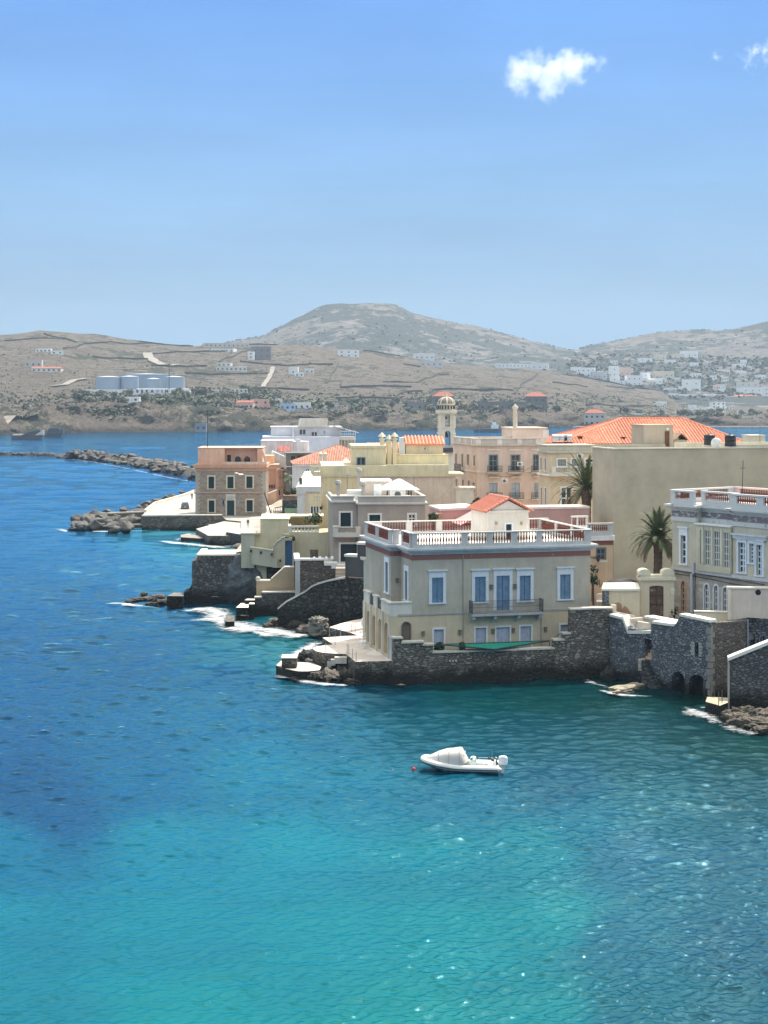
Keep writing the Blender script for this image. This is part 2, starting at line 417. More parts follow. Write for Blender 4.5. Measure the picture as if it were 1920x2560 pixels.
def balustrade(b, p0, p1, z, spans, h=.95, basez=.25, capz=.14, th=.28, mat=None, bm=None, dens=4.2, name='balustrade', r=.075, solid=()):
    """parapet from p0 to p1: solid posts with baluster rows in the given spans (fractions)"""
    p0, p1 = Vector((*p0[:2], 0)), Vector((*p1[:2], 0)); d = p1-p0; ln = d.length; t = d/ln; nrm = Vector((-t.y, t.x, 0))
    mb = MB()
    def bx(s0, s1, w, za, zb):
        q = [p0+t*s0-nrm*w, p0+t*s1-nrm*w, p0+t*s1+nrm*w, p0+t*s0+nrm*w]; mb.prism([(k.x, k.y) for k in q], za, zb)
    bx(0, ln, th/2, z, z+basez); bx(-.05, ln+.05, th/2+.06, z+h-capz, z+h)
    cur = 0
    for s0, s1 in spans:
        if s0*ln > cur: bx(cur, s0*ln, th/2-.004, z+basez, z+h-capz)
        cur = s1*ln
    if cur < ln: bx(cur, ln, th/2-.004, z+basez, z+h-capz)
    o = b.build(mb, name, mat)
    for s0, s1 in spans:
        n = max(2, int((s1-s0)*ln*dens))
        b.build(baluster_row(p0+t*ln*s0, p0+t*ln*s1, z+basez, h-basez-capz, n, r), 'baluster_row', bm, o)
    return o
def railing(b, p0, p1, z, h=1.0, n=None, mat=None, name='railing', r=.018):
    p0, p1 = Vector(p0), Vector(p1); ln = (p1-p0).length; n = n or int(ln/.14); mb = MB(); u = Vector((0, 0, 1))
    for zz in (.08, h*.5, h): mb.tube([p0+u*(z+zz), p1+u*(z+zz)], r*1.3, 4)
    for i in range(n+1):
        p = p0.lerp(p1, i/n); mb.tube([p+u*z, p+u*(z+h)], r*(2 if i in (0, n) else 1), 4)
    return b.build(mb, name, mat)
def hip_roof(mb, x0, x1, y0, y1, z, h, ridge, th=.12):
    """ridge: inset of ridge ends from the short sides; tiles on four slopes"""
    ym = (y0+y1)/2; a, c = (x0+ridge, ym, z+h), (x1-ridge, ym, z+h)
    P = [(x0, y0, z), (x1, y0, z), (x1, y1, z), (x0, y1, z)]
    mb.quad(P[0], P[1], c, a); mb.add([P[1], P[2], c], [[0, 1, 2]]); mb.quad(P[2], P[3], a, c); mb.add([P[3], P[0], a], [[0, 1, 2]])
    mb.box(x0+.01, x1-.01, y0+.01, y1-.01, z-th, z-.003)
def ridge_caps(mb, pts_list, r=.13):
    for p, q in pts_list: mb.tube([p, q], r, 6)
def gable_roof(mb, x0, x1, y0, y1, z, h, along='y', th=.1):
    if along == 'y':
        xm = (x0+x1)/2; a, c = (xm, y0, z+h), (xm, y1, z+h)
        mb.quad((x0, y0, z), a, c, (x0, y1, z)); mb.quad(a, (x1, y0, z), (x1, y1, z), c)
        mb.quad((x0, y0, z-th), (x0, y1, z-th), (xm, y1, z+h-th), (xm, y0, z+h-th)); mb.quad((xm, y0, z+h-th), (xm, y1, z+h-th), (x1, y1, z-th), (x1, y0, z-th))
        for y in (y0, y1): mb.quad((x0, y, z-th), (xm, y, z+h-th), (xm, y, z+h), (x0, y, z)); mb.quad((xm, y, z+h-th), (x1, y, z-th), (x1, y, z), (xm, y, z+h))
        mb.quad((x0, y0, z-th), (x0, y0, z), (x0, y1, z), (x0, y1, z-th)); mb.quad((x1, y0, z), (x1, y0, z-th), (x1, y1, z-th), (x1, y1, z))
    else:
        ym = (y0+y1)/2; a, c = (x0, ym, z+h), (x1, ym, z+h)
        mb.quad((x0, y0, z), (x1, y0, z), c, a); mb.quad(c, (x1, y1, z), (x0, y1, z), a)
        for x in (x0, x1): mb.add([(x, y0, z), (x, y1, z), (x, ym, z+h)], [[0, 1, 2]])
        mb.box(x0, x1, y0, y1, z-th, z-.003)

# common paints (linear)
CREAM = (.66, .58, .40); WHITE = (.78, .78, .77); TRIM = (.80, .79, .77)
# ================================================================== camera, light, sky
cam = bpy.data.objects.new('camera', bpy.data.cameras.new('camera')); COL.objects.link(cam)
cam.location = (0, 0, CZ); cam.rotation_euler = (R(90), 0, 0)
cam.data.sensor_width = 36; cam.data.lens = FPX/2560*36; cam.data.shift_y = -(1280-HZ)/2560
cam.data.clip_start = 1; cam.data.clip_end = 40000; S.camera = cam
AZ, EL = R(34), R(60)                      # sun beyond the town, to the right, high
sd = Vector((math.sin(AZ)*math.cos(EL), math.cos(AZ)*math.cos(EL), math.sin(EL)))
sun = bpy.data.objects.new('sun', bpy.data.lights.new('sun', 'SUN')); COL.objects.link(sun)
sun.data.energy = 3.3; sun.data.angle = R(.53); sun.data.color = (1, .955, .89)
sun.rotation_euler = (-sd).to_track_quat('-Z', 'Y').to_euler(); sun.location = (100, 300, 400)
W = bpy.data.worlds.new('World'); S.world = W; W.use_nodes = True; wt = W.node_tree
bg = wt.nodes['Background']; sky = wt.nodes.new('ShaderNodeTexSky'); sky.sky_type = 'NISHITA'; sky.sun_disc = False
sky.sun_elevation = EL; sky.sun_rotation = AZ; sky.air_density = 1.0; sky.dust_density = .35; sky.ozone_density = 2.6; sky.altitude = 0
EXPO = .9; BGS = .15; K_ = 1/(BGS*2**EXPO)     # the low sky is given as radiance, the Sky Texture above is boosted and warmed to fill shaded fronts
gm = wt.nodes.new('ShaderNodeNewGeometry'); sp_ = wt.nodes.new('ShaderNodeSeparateXYZ'); wt.links.new(gm.outputs['Incoming'], sp_.inputs[0])
mn = wt.nodes.new('ShaderNodeMath'); mn.operation = 'MULTIPLY'; mn.inputs[1].default_value = -2.0; wt.links.new(sp_.outputs[2], mn.inputs[0])
rp = wt.nodes.new('ShaderNodeValToRGB'); el = rp.color_ramp.elements
SKYC = [(0, (150, 184, 212)), (.13, (147, 183, 215)), (.26, (142, 187, 231)), (.40, (126, 178, 240)), (.55, (112, 169, 246))]
while len(el) < len(SKYC): el.new(.5)
for e_, (p_, c_) in zip(el, SKYC): e_.position = p_; e_.color = (*s2l(c_), 1)
wt.links.new(mn.outputs[0], rp.inputs[0])
nz = wt.nodes.new('ShaderNodeTexNoise'); nz.inputs['Scale'].default_value = 5; nz.inputs['Detail'].default_value = 6; nz.inputs['Roughness'].default_value = .55
mp_ = wt.nodes.new('ShaderNodeMapping'); mp_.inputs['Scale'].default_value = (1, 1, 4.5); wt.links.new(gm.outputs['Incoming'], mp_.inputs[0]); wt.links.new(mp_.outputs[0], nz.inputs['Vector'])
vr = wt.nodes.new('ShaderNodeMapRange'); vr.inputs['From Min'].default_value = .3; vr.inputs['From Max'].default_value = .7; vr.inputs['To Min'].default_value = .93*K_; vr.inputs['To Max'].default_value = 1.06*K_; wt.links.new(nz.outputs['Fac'], vr.inputs['Value'])
lo = wt.nodes.new('ShaderNodeVectorMath'); lo.operation = 'SCALE'; wt.links.new(rp.outputs[0], lo.inputs[0]); wt.links.new(vr.outputs[0], lo.inputs['Scale'])
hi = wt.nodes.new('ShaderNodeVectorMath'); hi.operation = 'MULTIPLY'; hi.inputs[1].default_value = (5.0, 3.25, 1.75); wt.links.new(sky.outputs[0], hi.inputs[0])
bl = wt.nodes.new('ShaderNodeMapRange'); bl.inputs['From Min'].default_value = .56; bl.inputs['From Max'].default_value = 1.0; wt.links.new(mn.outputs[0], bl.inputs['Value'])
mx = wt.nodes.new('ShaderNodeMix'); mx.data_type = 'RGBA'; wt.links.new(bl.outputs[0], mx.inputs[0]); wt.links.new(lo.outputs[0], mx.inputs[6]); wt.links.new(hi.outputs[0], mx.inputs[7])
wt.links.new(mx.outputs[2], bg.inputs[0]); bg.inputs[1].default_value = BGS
S.view_settings.view_transform = 'Standard'; S.view_settings.look = 'None'; S.view_settings.exposure = EXPO; S.view_settings.gamma = 1
S.cycles.max_bounces = 6; S.cycles.diffuse_bounces = 3; S.cycles.glossy_bounces = 3; S.cycles.transparent_max_bounces = 8
S.cycles.volume_bounces = 4; S.cycles.use_denoising = True; S.cycles.sample_clamp_indirect = 6
S.cycles.caustics_reflective = False; S.cycles.caustics_refractive = False; S.cycles.volume_step_rate = 1.0; S.cycles.volume_max_steps = 256

# haze: one closed box of even air round everything
t = NT('sea_haze'); t.t.nodes.remove(t.b); pv = t.n('VolumePrincipled'); pv.inputs['Density'].default_value = 6.0e-5
pv.inputs['Color'].default_value = (.72, .86, 1.0, 1); pv.inputs['Anisotropy'].default_value = .1; t.l(pv.outputs[0], t.out.inputs['Volume'])
hz = MB(); hz.box(-3200, 3200, -60, 5000, -7, 330); tag(hz.build('haze', t.m), 'pale blue sea haze over the bay', None, None, 'stuff')

# ================================================================== sea
WPTS = [  # (u, v, water body colour in sRGB): depth and seabed of the bay
 (0,1090,(40,106,172)),(960,1080,(40,104,172)),(1900,1070,(44,108,174)),(0,1200,(22,86,150)),(300,1250,(22,88,150)),(450,1200,(22,88,152)),
 (0,1320,(20,84,144)),(120,1330,(22,100,156)),(380,1350,(38,134,160)),(520,1365,(60,160,172)),(600,1345,(70,165,172)),(200,1400,(20,92,146)),(420,1440,(26,110,150)),
 (0,1450,(12,76,132)),(250,1500,(10,70,122)),(0,1600,(10,62,116)),(400,1560,(12,74,116)),(600,1600,(18,112,130)),(720,1620,(22,126,132)),(300,1650,(8,62,108)),
 (0,1760,(10,70,124)),(560,1700,(8,84,122)),(820,1760,(8,80,112)),(0,1850,(8,66,124)),(300,1850,(8,86,130)),(560,1800,(8,98,136)),(60,1960,(2,56,112)),(150,2010,(3,66,120)),(330,1960,(6,94,140)),
 (960,1740,(6,80,98)),(1150,1730,(8,86,88)),(1350,1730,(12,82,80)),(1550,1780,(18,74,70)),(1750,1830,(24,72,66)),(1900,1880,(30,78,70)),
 (900,1830,(8,104,130)),(1100,1820,(8,94,112)),(1350,1850,(10,84,100)),(1600,1900,(14,76,84)),(1850,1970,(22,76,84)),
 (650,1920,(8,122,152)),(900,1960,(10,122,150)),(1150,1980,(10,110,140)),(1400,1960,(10,80,108)),(1650,2000,(20,92,106)),(1450,2060,(14,108,130)),
 (0,2120,(8,114,150)),(400,2100,(8,130,154)),(750,2150,(6,140,158)),(1100,2150,(8,138,152)),(1350,2130,(14,136,146)),(1560,2140,(26,96,120)),(1850,2150,(36,92,112)),
 (10,2350,(10,134,154)),(400,2350,(6,144,158)),(800,2350,(6,146,156)),(1150,2350,(10,146,152)),(1380,2300,(14,144,148)),(1550,2350,(34,104,124)),(1850,2350,(34,88,110)),
 (0,2540,(12,132,148)),(500,2540,(8,148,152)),(1000,2540,(14,150,148)),(1350,2540,(14,138,142)),(1600,2540,(24,100,114)),(1850,2540,(26,88,102))]
import numpy as np
def wcolor(U_, V_):
    sw = np.zeros(U_.shape); c = np.zeros(U_.shape+(3,)); wv = np.where(V_ < 1500, 2.2, 1.25)
    for a_, b_, k_ in WPTS:
        d = ((U_-a_)/1.25)**2+((V_-b_)*wv)**2; w = 1/(d+1500)**2; sw += w; c += w[..., None]*np.array(k_)
    c = c/sw[..., None]/255; return np.where(c <= .04045, c/12.92, ((c+.055)/1.055)**2.4)*.36
t = NT('sea_water'); v = t.coord('Object')
att = t.n('VertexColor', layer_name='depth_colour')
wn = t.noise(t.coord('Object', (.5, 1, 1)), .09, 6, .6)
c = t.mix(t.ramp(wn, [(.35, .0), (.7, .3)]), att.outputs['Color'], (.001, .02, .05))
t.base(c, .5, 0)
n1 = t.noise(t.coord('Object', (.6, 1, 1), (0, 0, .2)), .28, 3, .55)
n2 = t.noise(t.coord('Object', (.62, 1, 1), (0, 0, -.25)), .85, 4, .6)
n3 = t.noise(t.coord('Object', (.75, 1, 1), (0, 0, .1)), 2.6, 4, .65)
nb = t.bump(n3, 1.0, .075, True)
gl = t.n('BsdfGlossy'); gl.inputs['Roughness'].default_value = .035; gl.inputs['Color'].default_value = (.36, .80, 1, 1); t.l(nb, gl.inputs['Normal'])
fr_ = t.n('Fresnel'); fr_.inputs['IOR'].default_value = 1.27; t.l(nb, fr_.inputs['Normal']); mxs = t.n('MixShader'); t.l(fr_.outputs[0], mxs.inputs[0]); t.l(t.b.outputs[0], mxs.inputs[1]); t.l(gl.outputs[0], mxs.inputs[2]); t.l(mxs.outputs[0], t.out.inputs['Surface'])
WATER = t.m
vl = [3000, 2800]+list(np.arange(2620, 1500, -1.6))+list(np.arange(1500, 1120, -1.5))+list(np.arange(1120, 1062, -1.0))
ul = [-1400, -1000, -700, -500, -380, -300]+list(np.arange(-260, 2180, 3.3))+[2240, 2330, 2450, 2650, 2900, 3320]
V_, U_ = np.meshgrid(np.array(vl, float), np.array(ul, float), indexing='ij'); Y_ = FPX*CZ/(V_-HZ); X_ = (U_-960)/FPX*Y_; Z_ = np.zeros_like(X_)
dy = np.gradient(Y_[:, 0])*-1; dy = np.abs(dy)[:, None]; rg = np.random.default_rng(4); OX, OY = np.zeros_like(X_), np.zeros_like(X_)
gust = np.zeros_like(X_)
for _ in range(10):
    an, lm = rg.uniform(0, 6.28), rg.uniform(25, 90); gust += np.sin(2*np.pi*(X_*np.cos(an)+Y_*np.sin(an))/lm+rg.uniform(0, 6.28))
gust = np.clip(1+.09*gust, .6, 1.4)
near = .88+.6*np.clip((V_-1800)/650, 0, 1)
def spectrum_gain(r): return np.clip((r-2.0)/1.2, 0, 1)*np.minimum(1, (5.2/np.maximum(r, 1e-3))**1.15)
for i in range(290):
    lam = .42*(30/.42)**((i+rg.uniform(0, 1))/290); th = np.pi/2+rg.normal(.08, .5); k = 2*np.pi/lam; amp = .0385/k*rg.uniform(.6, 1.35)
    g_ = spectrum_gain(lam*np.maximum(abs(math.sin(th)), .35)/dy)*(.42 if lam > 5 else 1)
    ph = k*(X_*np.cos(th)+Y_*np.sin(th))+rg.uniform(0, 6.28)+1.1*np.sin(.9/lam*(X_*np.sin(th)-Y_*np.cos(th))+i)
    a_ = amp*g_*gust*near; Z_ += a_*np.cos(ph); OX -= a_*.85*np.cos(th)*np.sin(ph); OY -= a_*.85*np.sin(th)*np.sin(ph)
X_ += OX; Y_ += OY; nv, nu = X_.shape
ext = np.array([[-3100+6200*i/(nu-1), yy, 0] for yy in (2200, 4900) for i in range(nu)]); co = np.concatenate([np.stack([X_, Y_, Z_], -1).reshape(-1, 3), ext]).astype(np.float32); nr = nv+2
ii, jj = np.meshgrid(np.arange(nr-1), np.arange(nu-1), indexing='ij'); q0 = (ii*nu+jj).ravel(); faces = np.stack([q0, q0+1, q0+nu+1, q0+nu], -1).astype(np.int32)
me = bpy.data.meshes.new('water'); me.vertices.add(len(co)); me.vertices.foreach_set('co', co.ravel()); me.loops.add(faces.size); me.loops.foreach_set('vertex_index', faces.ravel())
me.polygons.add(len(faces)); me.polygons.foreach_set('loop_start', np.arange(0, faces.size, 4, dtype=np.int32)); me.polygons.foreach_set('use_smooth', np.ones(len(faces), bool)); me.update(calc_edges=True); me.validate()
ca = me.color_attributes.new('depth_colour', 'FLOAT_COLOR', 'POINT'); cc = np.ones((len(co), 4), np.float32); cc[:nv*nu, :3] = wcolor(U_, V_).reshape(-1, 3); cc[nv*nu:, :3] = s2l((20, 56, 96)); ca.data.foreach_set('color', cc.ravel())
me.materials.append(WATER); sea = bpy.data.objects.new('water', me); COL.objects.link(sea); tag(sea, 'blue and turquoise sea water of the bay', None, None, 'structure')
rows = [[Vector((X_[j, 0], Y_[j, 0], 0)), Vector((X_[j, -1], Y_[j, -1], 0))] for j in range(nv)]+[0, 0]
# side skirts so the sea goes on beyond the frame
mb = MB()
for sx in (-1, 1):
    a = [r[0] if sx < 0 else r[-1] for r in rows[:-2]]
    for p, q in zip(a, a[1:]):
        w = [(p.x, p.y, 0), (q.x, q.y, 0), (sx*3100, q.y, 0), (sx*3100, p.y, 0)]
        mb.quad(*(w if sx > 0 else w[::-1]))
me2 = mb.mesh('sea_side', WATER); cb = me2.color_attributes.new('depth_colour', 'FLOAT_COLOR', 'POINT')
for i in range(len(me2.vertices)): cb.data[i].color = (*s2l((6, 50, 80)), 1)
o = bpy.data.objects.new('water', me2); COL.objects.link(o); tag(o, 'open sea water beside the bay', None, None, 'structure')

# foam: ragged white sheets of broken water
t = NT('sea_foam'); v = t.coord('Object'); nn = t.noise(t.coord('Object', (.55, 1, 1)), 1.5, 10, .78)
uvv = t.coord('UV'); sx = t.n('SeparateXYZ'); fa = t.n('VertexColor', layer_name='edge')
k = t.math('ADD', t.math('MULTIPLY', nn, 1.5), t.math('MULTIPLY', fa.outputs['Color'], .62))
al = t.ramp(t.math('SUBTRACT', k, .92), [(.2, 0), (.34, .45), (.56, 1)])
t.base((.74, .77, .78), .6, .3); t.l(al, t.b.inputs['Alpha']); t.bump(nn, 1, .5); FOAM = t.m
def foam(px, w, name='foam', z=.2, label='white foam of breaking waves'):
    """px: list of (u,v[,strength]) at sea level; w: half width in metres"""
    P = [gz(p[0], p[1]) for p in px]; st = [p[2] if len(p) > 2 else 1 for p in px]
    pts, ss = [], []
    for i in range(len(P)-1):
        m = max(2, int((P[i+1]-P[i]).length/.8))
        for k in range(m): pts.append(P[i].lerp(P[i+1], k/m)); ss.append(st[i]+(st[i+1]-st[i])*k/m)
    pts.append(P[-1]); ss.append(st[-1]); vs_, fs, ed = [], [], []; C = 7
    for i, p in enumerate(pts):
        d = pts[min(i+1, len(pts)-1)]-pts[max(i-1, 0)]; nr = Vector((-d.y, d.x, 0)).normalized()
        if nr.y > 0: nr = -nr
        ww = w*(.7+.6*noise.noise(p*.35))*(1.25 if ss[i] > 1 else 1)
        for c in range(C):
            f = c/(C-1); q = p+nr*ww*(f*2.4-.8); vs_.append((q.x, q.y, z+.12*max(0, noise.noise(q*.9))*min(1, f*4)*min(1, (1-f)*4)))
            ed.append((1-abs(f*2-1)**1.3)*ss[i]*min(1, i/2.5, (len(pts)-1-i)/2.5))
    for i in range(len(pts)-1):
        for c in range(C-1): fs.append([i*C+c, i*C+c+1, (i+1)*C+c+1, (i+1)*C+c])
    me = bpy.data.meshes.new(name); me.from_pydata(vs_, [], fs); me.materials.append(FOAM)
    cc = me.color_attributes.new('edge', 'FLOAT_COLOR', 'POINT')
    for i, e in enumerate(ed): cc.data[i].color = (e, e, e, 1)
    o = bpy.data.objects.new(name, me); COL.objects.link(o); return tag(o, label, None, None, 'stuff')

# ================================================================== far hills
SH = [(-900,1085),(0,1087),(150,1083),(250,1081),(640,1077),(1100,1074),(1300,1069),(1450,1066),(2900,1066)]
AV = [(42, [(-900,1040),(0,1040),(60,1045),(150,1030),(250,1022),(420,1022),(600,1036),(700,1045),(850,1050),(1000,1053),(1100,1051),(1300,1042),(1420,1040),(1500,1046),(1650,1056),(2900,1056)]),
      (350, [(-900,975),(0,985),(120,990),(200,978),(480,978),(600,1000),(700,1010),(900,1010),(1100,1005),(1300,1000),(1400,1004),(1500,1022),(1650,1040),(2900,1043)]),
      (700, [(-900,900),(0,915),(150,905),(300,922),(480,930),(600,938),(700,942),(900,948),(1100,958),(1300,966),(1400,974),(1500,992),(1600,1012),(1700,1026),(2900,1030)]),
      (1250, [(-900,850),(0,836),(104,825),(231,835),(347,850),(486,865),(600,861),(693,858),(762,861),(900,875),(986,890),(1140,910),(1233,919),(1373,927),(1404,932),(1504,953),(1651,979),(1690,1001),(1800,1016),(2900,1020)]),
      (1500, [(-900,960),(1100,985),(1690,1010),(2900,1016)])]
def shore_y(u): return FPX*CZ/(lerp_tab(SH, u)-HZ)
def rowsA(u):
    ys = shore_y(u); r = [(ys-30, 1000+(CZ+3)*FPX/(ys-30)), (ys, lerp_tab(SH, u))]
    for d, tab in AV: r.append((ys+d, lerp_tab(tab, u)))
    return r
def hA(u, y):
    r = rowsA(u)
    for (a, p), (b, q) in zip(r, r[1:]):
        if y <= b: return zat(p, a)+(zat(q, b)-zat(p, a))*(y-a)/(b-a)
    return zat(r[-1][1], r[-1][0])
def onA(u, v):                            # ground point of the near hillside seen at u,v
    ys = shore_y(u); y = ys; prev = None
    while y < ys+1250:
        z = hA(u, y); vv = HZ+(CZ-z)/y*FPX
        if vv <= v: break
        y += 4
    return Vector(((u-960)/FPX*y, y, z))
BT = [(2650, [(-900,1010),(1300,1000),(1500,990),(1650,1004),(1920,1016),(2900,1016)]),
      (2950, [(-900,975),(900,965),(1200,948),(1400,940),(1500,955),(1650,972),(1800,985),(1920,992),(2900,990)]),
      (3400, [(-900,910),(600,900),(900,850),(1200,892),(1400,897),(1500,900),(1650,905),(1800,910),(1920,915),(2900,910)]),
      (3900, [(-900,930),(200,915),(440,872),(498,862),(660,836),(718,808),(787,770),(815,761),(845,757),(984,758),(1000,764),(1030,783),(1111,801),(1215,828),(1331,857),(1424,881),(1440,881),(1505,862),(1560,850),(1620,838),(1678,829),(1794,829),(1852,817),(1920,799),(2300,740),(2900,760)]),
      (4500, [(-900,960),(2900,930)])]
def hB(u, y):
    r = [(yy, lerp_tab(tb, u)) for yy, tb in BT]; r = [(2350, 1000+(CZ+3)*FPX/2350)]+r
    for (a, p), (b, q) in zip(r, r[1:]):
        if y <= b: return zat(p, a)+(zat(q, b)-zat(p, a))*(y-a)/(b-a)
    return zat(r[-1][1], r[-1][0])
def onB(u, v):
    y = 2650
    while y < 3890:
        z = hB(u, y)
        if HZ+(CZ-z)/y*FPX <= v: break
        y += 6
    return Vector(((u-960)/FPX*y, y, z))
def terrain(name, h, y0f, y1, nr, mat, label, amp, sc, cliff=False):
    us = [-900+11*i for i in range(int(3800/11)+1)]; vs_, fs = [], []; n = len(us)
    for j in range(nr):
        f = j/(nr-1)
        for u in us:
            ya = y0f(u); y = ya+(y1(u)-ya)*(f**1.35 if cliff else f); z = h(u, y); x = (u-960)/FPX*y
            k = min(1, max(0, (y-ya-20)/90)) if cliff else 1
            nz = noise.fractal(Vector((x, y, 0))*sc, 1.0, 2.1, 6)
            if cliff and y-ya < 150: z += 9*abs(noise.fractal(Vector((x*.03, y*.06, z*.05)), .8, 2.2, 7))*min(1, max(0, (y-ya-24)/22))*min(1, (150-y+ya)/60)
            z += nz*amp*k; vs_.append((x, y+(14*noise.fractal(Vector((x*.02, z*.08, 7)), .8, 2.2, 5) if cliff and y-ya < 200 else 0), z))
    fs = [[j*n+i, j*n+i+1, (j+1)*n+i+1, (j+1)*n+i] for j in range(nr-1) for i in range(n-1)]
    me = bpy.data.meshes.new(name); me.from_pydata(vs_, [], fs); me.materials.append(mat)
    me.polygons.foreach_set('use_smooth', [True]*len(me.polygons))
    o = bpy.data.objects.new(name, me); COL.objects.link(o); return tag(o, label, None, None, 'structure')
def hillmat(rock, soil, scrub, f1=.012, f2=.09, cover=.5, shorek=False):
    t = NT('dry_hillside'); v = t.coord('Object', (1, 1, 1))
    a = t.noise(v, f1, 8, .65); b = t.noise(v, f2, 7, .75); d = t.noise(v, f2*2.7, 6, .75)
    c = t.mix(t.ramp(a, [(.38, 0), (.6, 1)]), soil, rock)
    c = t.mix(t.ramp(d, [(.38, .5), (.62, 0)]), c, mul(soil, .45))
    sp = t.math('ADD', b, t.math('MULTIPLY', t.math('SUBTRACT', a, .5), .9))
    c = t.mix(t.ramp(sp, [(cover-.02, 0), (cover+.05, .9)]), c, scrub)
    if shorek:
        g = t.n('NewGeometry'); s1 = t.n('SeparateXYZ'); t.l(g.outputs['Position'], s1.inputs[0])
        mr = t.n('MapRange'); mr.inputs['From Min'].default_value = 1; mr.inputs['From Max'].default_value = 5; mr.inputs['To Min'].default_value = .8; mr.inputs['To Max'].default_value = 0
        t.l(t.math('ADD', s1.outputs[2], t.math('MULTIPLY', t.math('SUBTRACT', b, .5), 8)), mr.inputs['Value']); c = t.mix(mr.outputs[0], c, (.03, .028, .024))
    t.bump(t.math('ADD', b, t.math('MULTIPLY', d, .7)), 1.0, 11.0); return t.base(c, .95, .1)
terrain('hills', hA, lambda u: shore_y(u)-30, lambda u: shore_y(u)+1500, 190, hillmat((.26, .225, .18), (.155, .13, .105), (.045, .052, .034), .009, .06, .53, True), 'dry brown hillside beyond the bay', 3.2, .014, True)
terrain('hills', hB, lambda u: 2350, lambda u: 4500, 150, hillmat((.32, .295, .27), (.155, .15, .142), (.03, .046, .046), .0045, .026, .43), 'rocky mountain ridge behind the dry hillside', 9, .005)

# ---- strips draped on the hillside
def drape(px, on, w, h=0.0, lift=.6):
    P = [on(*p) for p in px]; pts = []
    for a, b in zip(P, P[1:]):
        m = max(1, int((b-a).length/18))
        for k in range(m):
            q = a.lerp(b, k/m); pts.append(q)
    pts.append(P[-1]); return pts
GN = lambda x, y, amp, sc: noise.fractal(Vector((x, y, 0))*sc, 1.0, 2.1, 6)*amp
def drystone(px, on=onA, th=1.2, h=2.2, amp=3.2, sc=.014, nm='stone_wall'):
    pts = drape(px, on, th); mb = MB(); pr = None
    for p in pts:
        u = p.x/p.y*FPX+960; z = (hA if on is onA else hB)(u, p.y)+GN(p.x, p.y, amp, sc)
        cur = Vector((p.x, p.y, z))
        if pr:
            d = (cur-pr).normalized(); nr = Vector((-d.y, d.x, 0)).normalized()*th/2; U = Vector((0, 0, 1))
            hh = h*(.8+.4*random.random()); a = [pr-nr-U, cur-nr-U, cur+nr-U, pr+nr-U]
            mb.add([*a, *[q+U*(1+hh) for q in a]], [[4, 5, 6, 7], [0, 1, 5, 4], [1, 2, 6, 5], [2, 3, 7, 6], [3, 0, 4, 7]])
        pr = cur
    return mb.build(nm, stone((.07, .065, .055), (.03, .03, .026), .5, 1.5))
F1 = lambda X, Y: (X/2.592, 780+Y/2.592)
F2 = lambda X, Y: (600+X/2.592, 740+Y/2.592)
F3 = lambda X, Y: (1200+X/2.304, 780+Y/2.304)
F4 = lambda X, Y: (1440+X/3.456, 820+Y/3.456)
walls = [(F1, [(30, 188), (200, 176), (420, 180)]), (F1, [(285, 145), (340, 162), (420, 175), (500, 200)]), (F1, [(410, 236), (480, 232), (545, 215)]), (F1, [(540, 200), (800, 205), (1000, 208), (1250, 224)]),
         (F1, [(900, 190), (1060, 208), (1230, 222)]), (F1, [(950, 270), (1250, 268), (1480, 262)]), (F1, [(600, 300), (760, 302), (960, 315)]), (F1, [(1200, 408), (1420, 410), (1659, 402)]), (F1, [(980, 345), (1200, 350), (1340, 348)]), (F1, [(1420, 330), (1520, 285), (1640, 238)]),
         (F2, [(0, 325), (120, 318), (240, 306)]), (F2, [(0, 432), (300, 455), (600, 455)]), (F2, [(0, 512), (100, 510), (190, 508)]), (F2, [(0, 605), (250, 600), (450, 610)]), (F2, [(650, 600), (860, 595), (1110, 592)]), (F2, [(620, 665), (830, 668), (990, 665), (1070, 632), (1180, 622)]),
         (F2, [(640, 450), (600, 500), (560, 580)]), (F2, [(930, 560), (1150, 555), (1350, 505)]), (F2, [(1250, 605), (1420, 608), (1650, 615)]), (F2, [(800, 365), (1000, 390), (1110, 398)]), (F2, [(1060, 445), (1170, 460)]),
         (F3, [(0, 455), (190, 458)]), (F3, [(200, 480), (240, 420), (330, 368)]), (F3, [(420, 408), (620, 425)]), (F3, [(730, 436), (890, 446)]), (F3, [(470, 352), (560, 372), (700, 400), (860, 425), (1035, 440)]), (F3, [(610, 540), (830, 548), (1080, 545)])]
for Z, pl in walls:
    tag(drystone([Z(*p) for p in pl]), 'dark dry stone field wall crossing the far hillside', 'wall', 'dry stone walls on the far hillside')
def road(px, w, label, on=onA, col=(.24, .215, .18)):
    pts = drape(px, on, w); mb = MB(); L = []
    for i, p in enumerate(pts):
        d = pts[min(i+1, len(pts)-1)]-pts[max(0, i-1)]; nr = Vector((-d.y, d.x, 0)).normalized()*w/2
        row = []
        for q in (p-nr, p+nr):
            u = q.x/q.y*FPX+960; row.append((q.x, q.y, (hA if on is onA else hB)(u, q.y)+GN(q.x, q.y, 3.2, .014)+1.0))
        zz = max(row[0][2], row[1][2]); L.append([(row[0][0], row[0][1], zz), (row[1][0], row[1][1], zz)])
    for a, b in zip(L, L[1:]): mb.quad(a[0], b[0], b[1], a[1])
    tag(mb.build('road', paving(col, .2)), label, None, None, 'structure')
road([F1(*p) for p in ((955, 275), (965, 300), (1000, 325), (1060, 345), (1100, 352), (1140, 346))], 14, 'pale track curving up the far hillside')
road([F1(*p) for p in ((340, 482), (420, 470), (480, 445), (560, 438))], 9, 'pale road climbing to the tanks')
road([F1(*p) for p in ((0, 740), (60, 715), (140, 705), (250, 700))], 12, 'pale quarry track above the far shore')
road([F1(*p) for p in ((500, 640), (540, 615), (560, 625))], 8, 'pale bend of track on the cliff')
road([F1(*p) for p in ((900, 622), (1000, 627), (1160, 636))], 5, 'coastal road below the small white house')
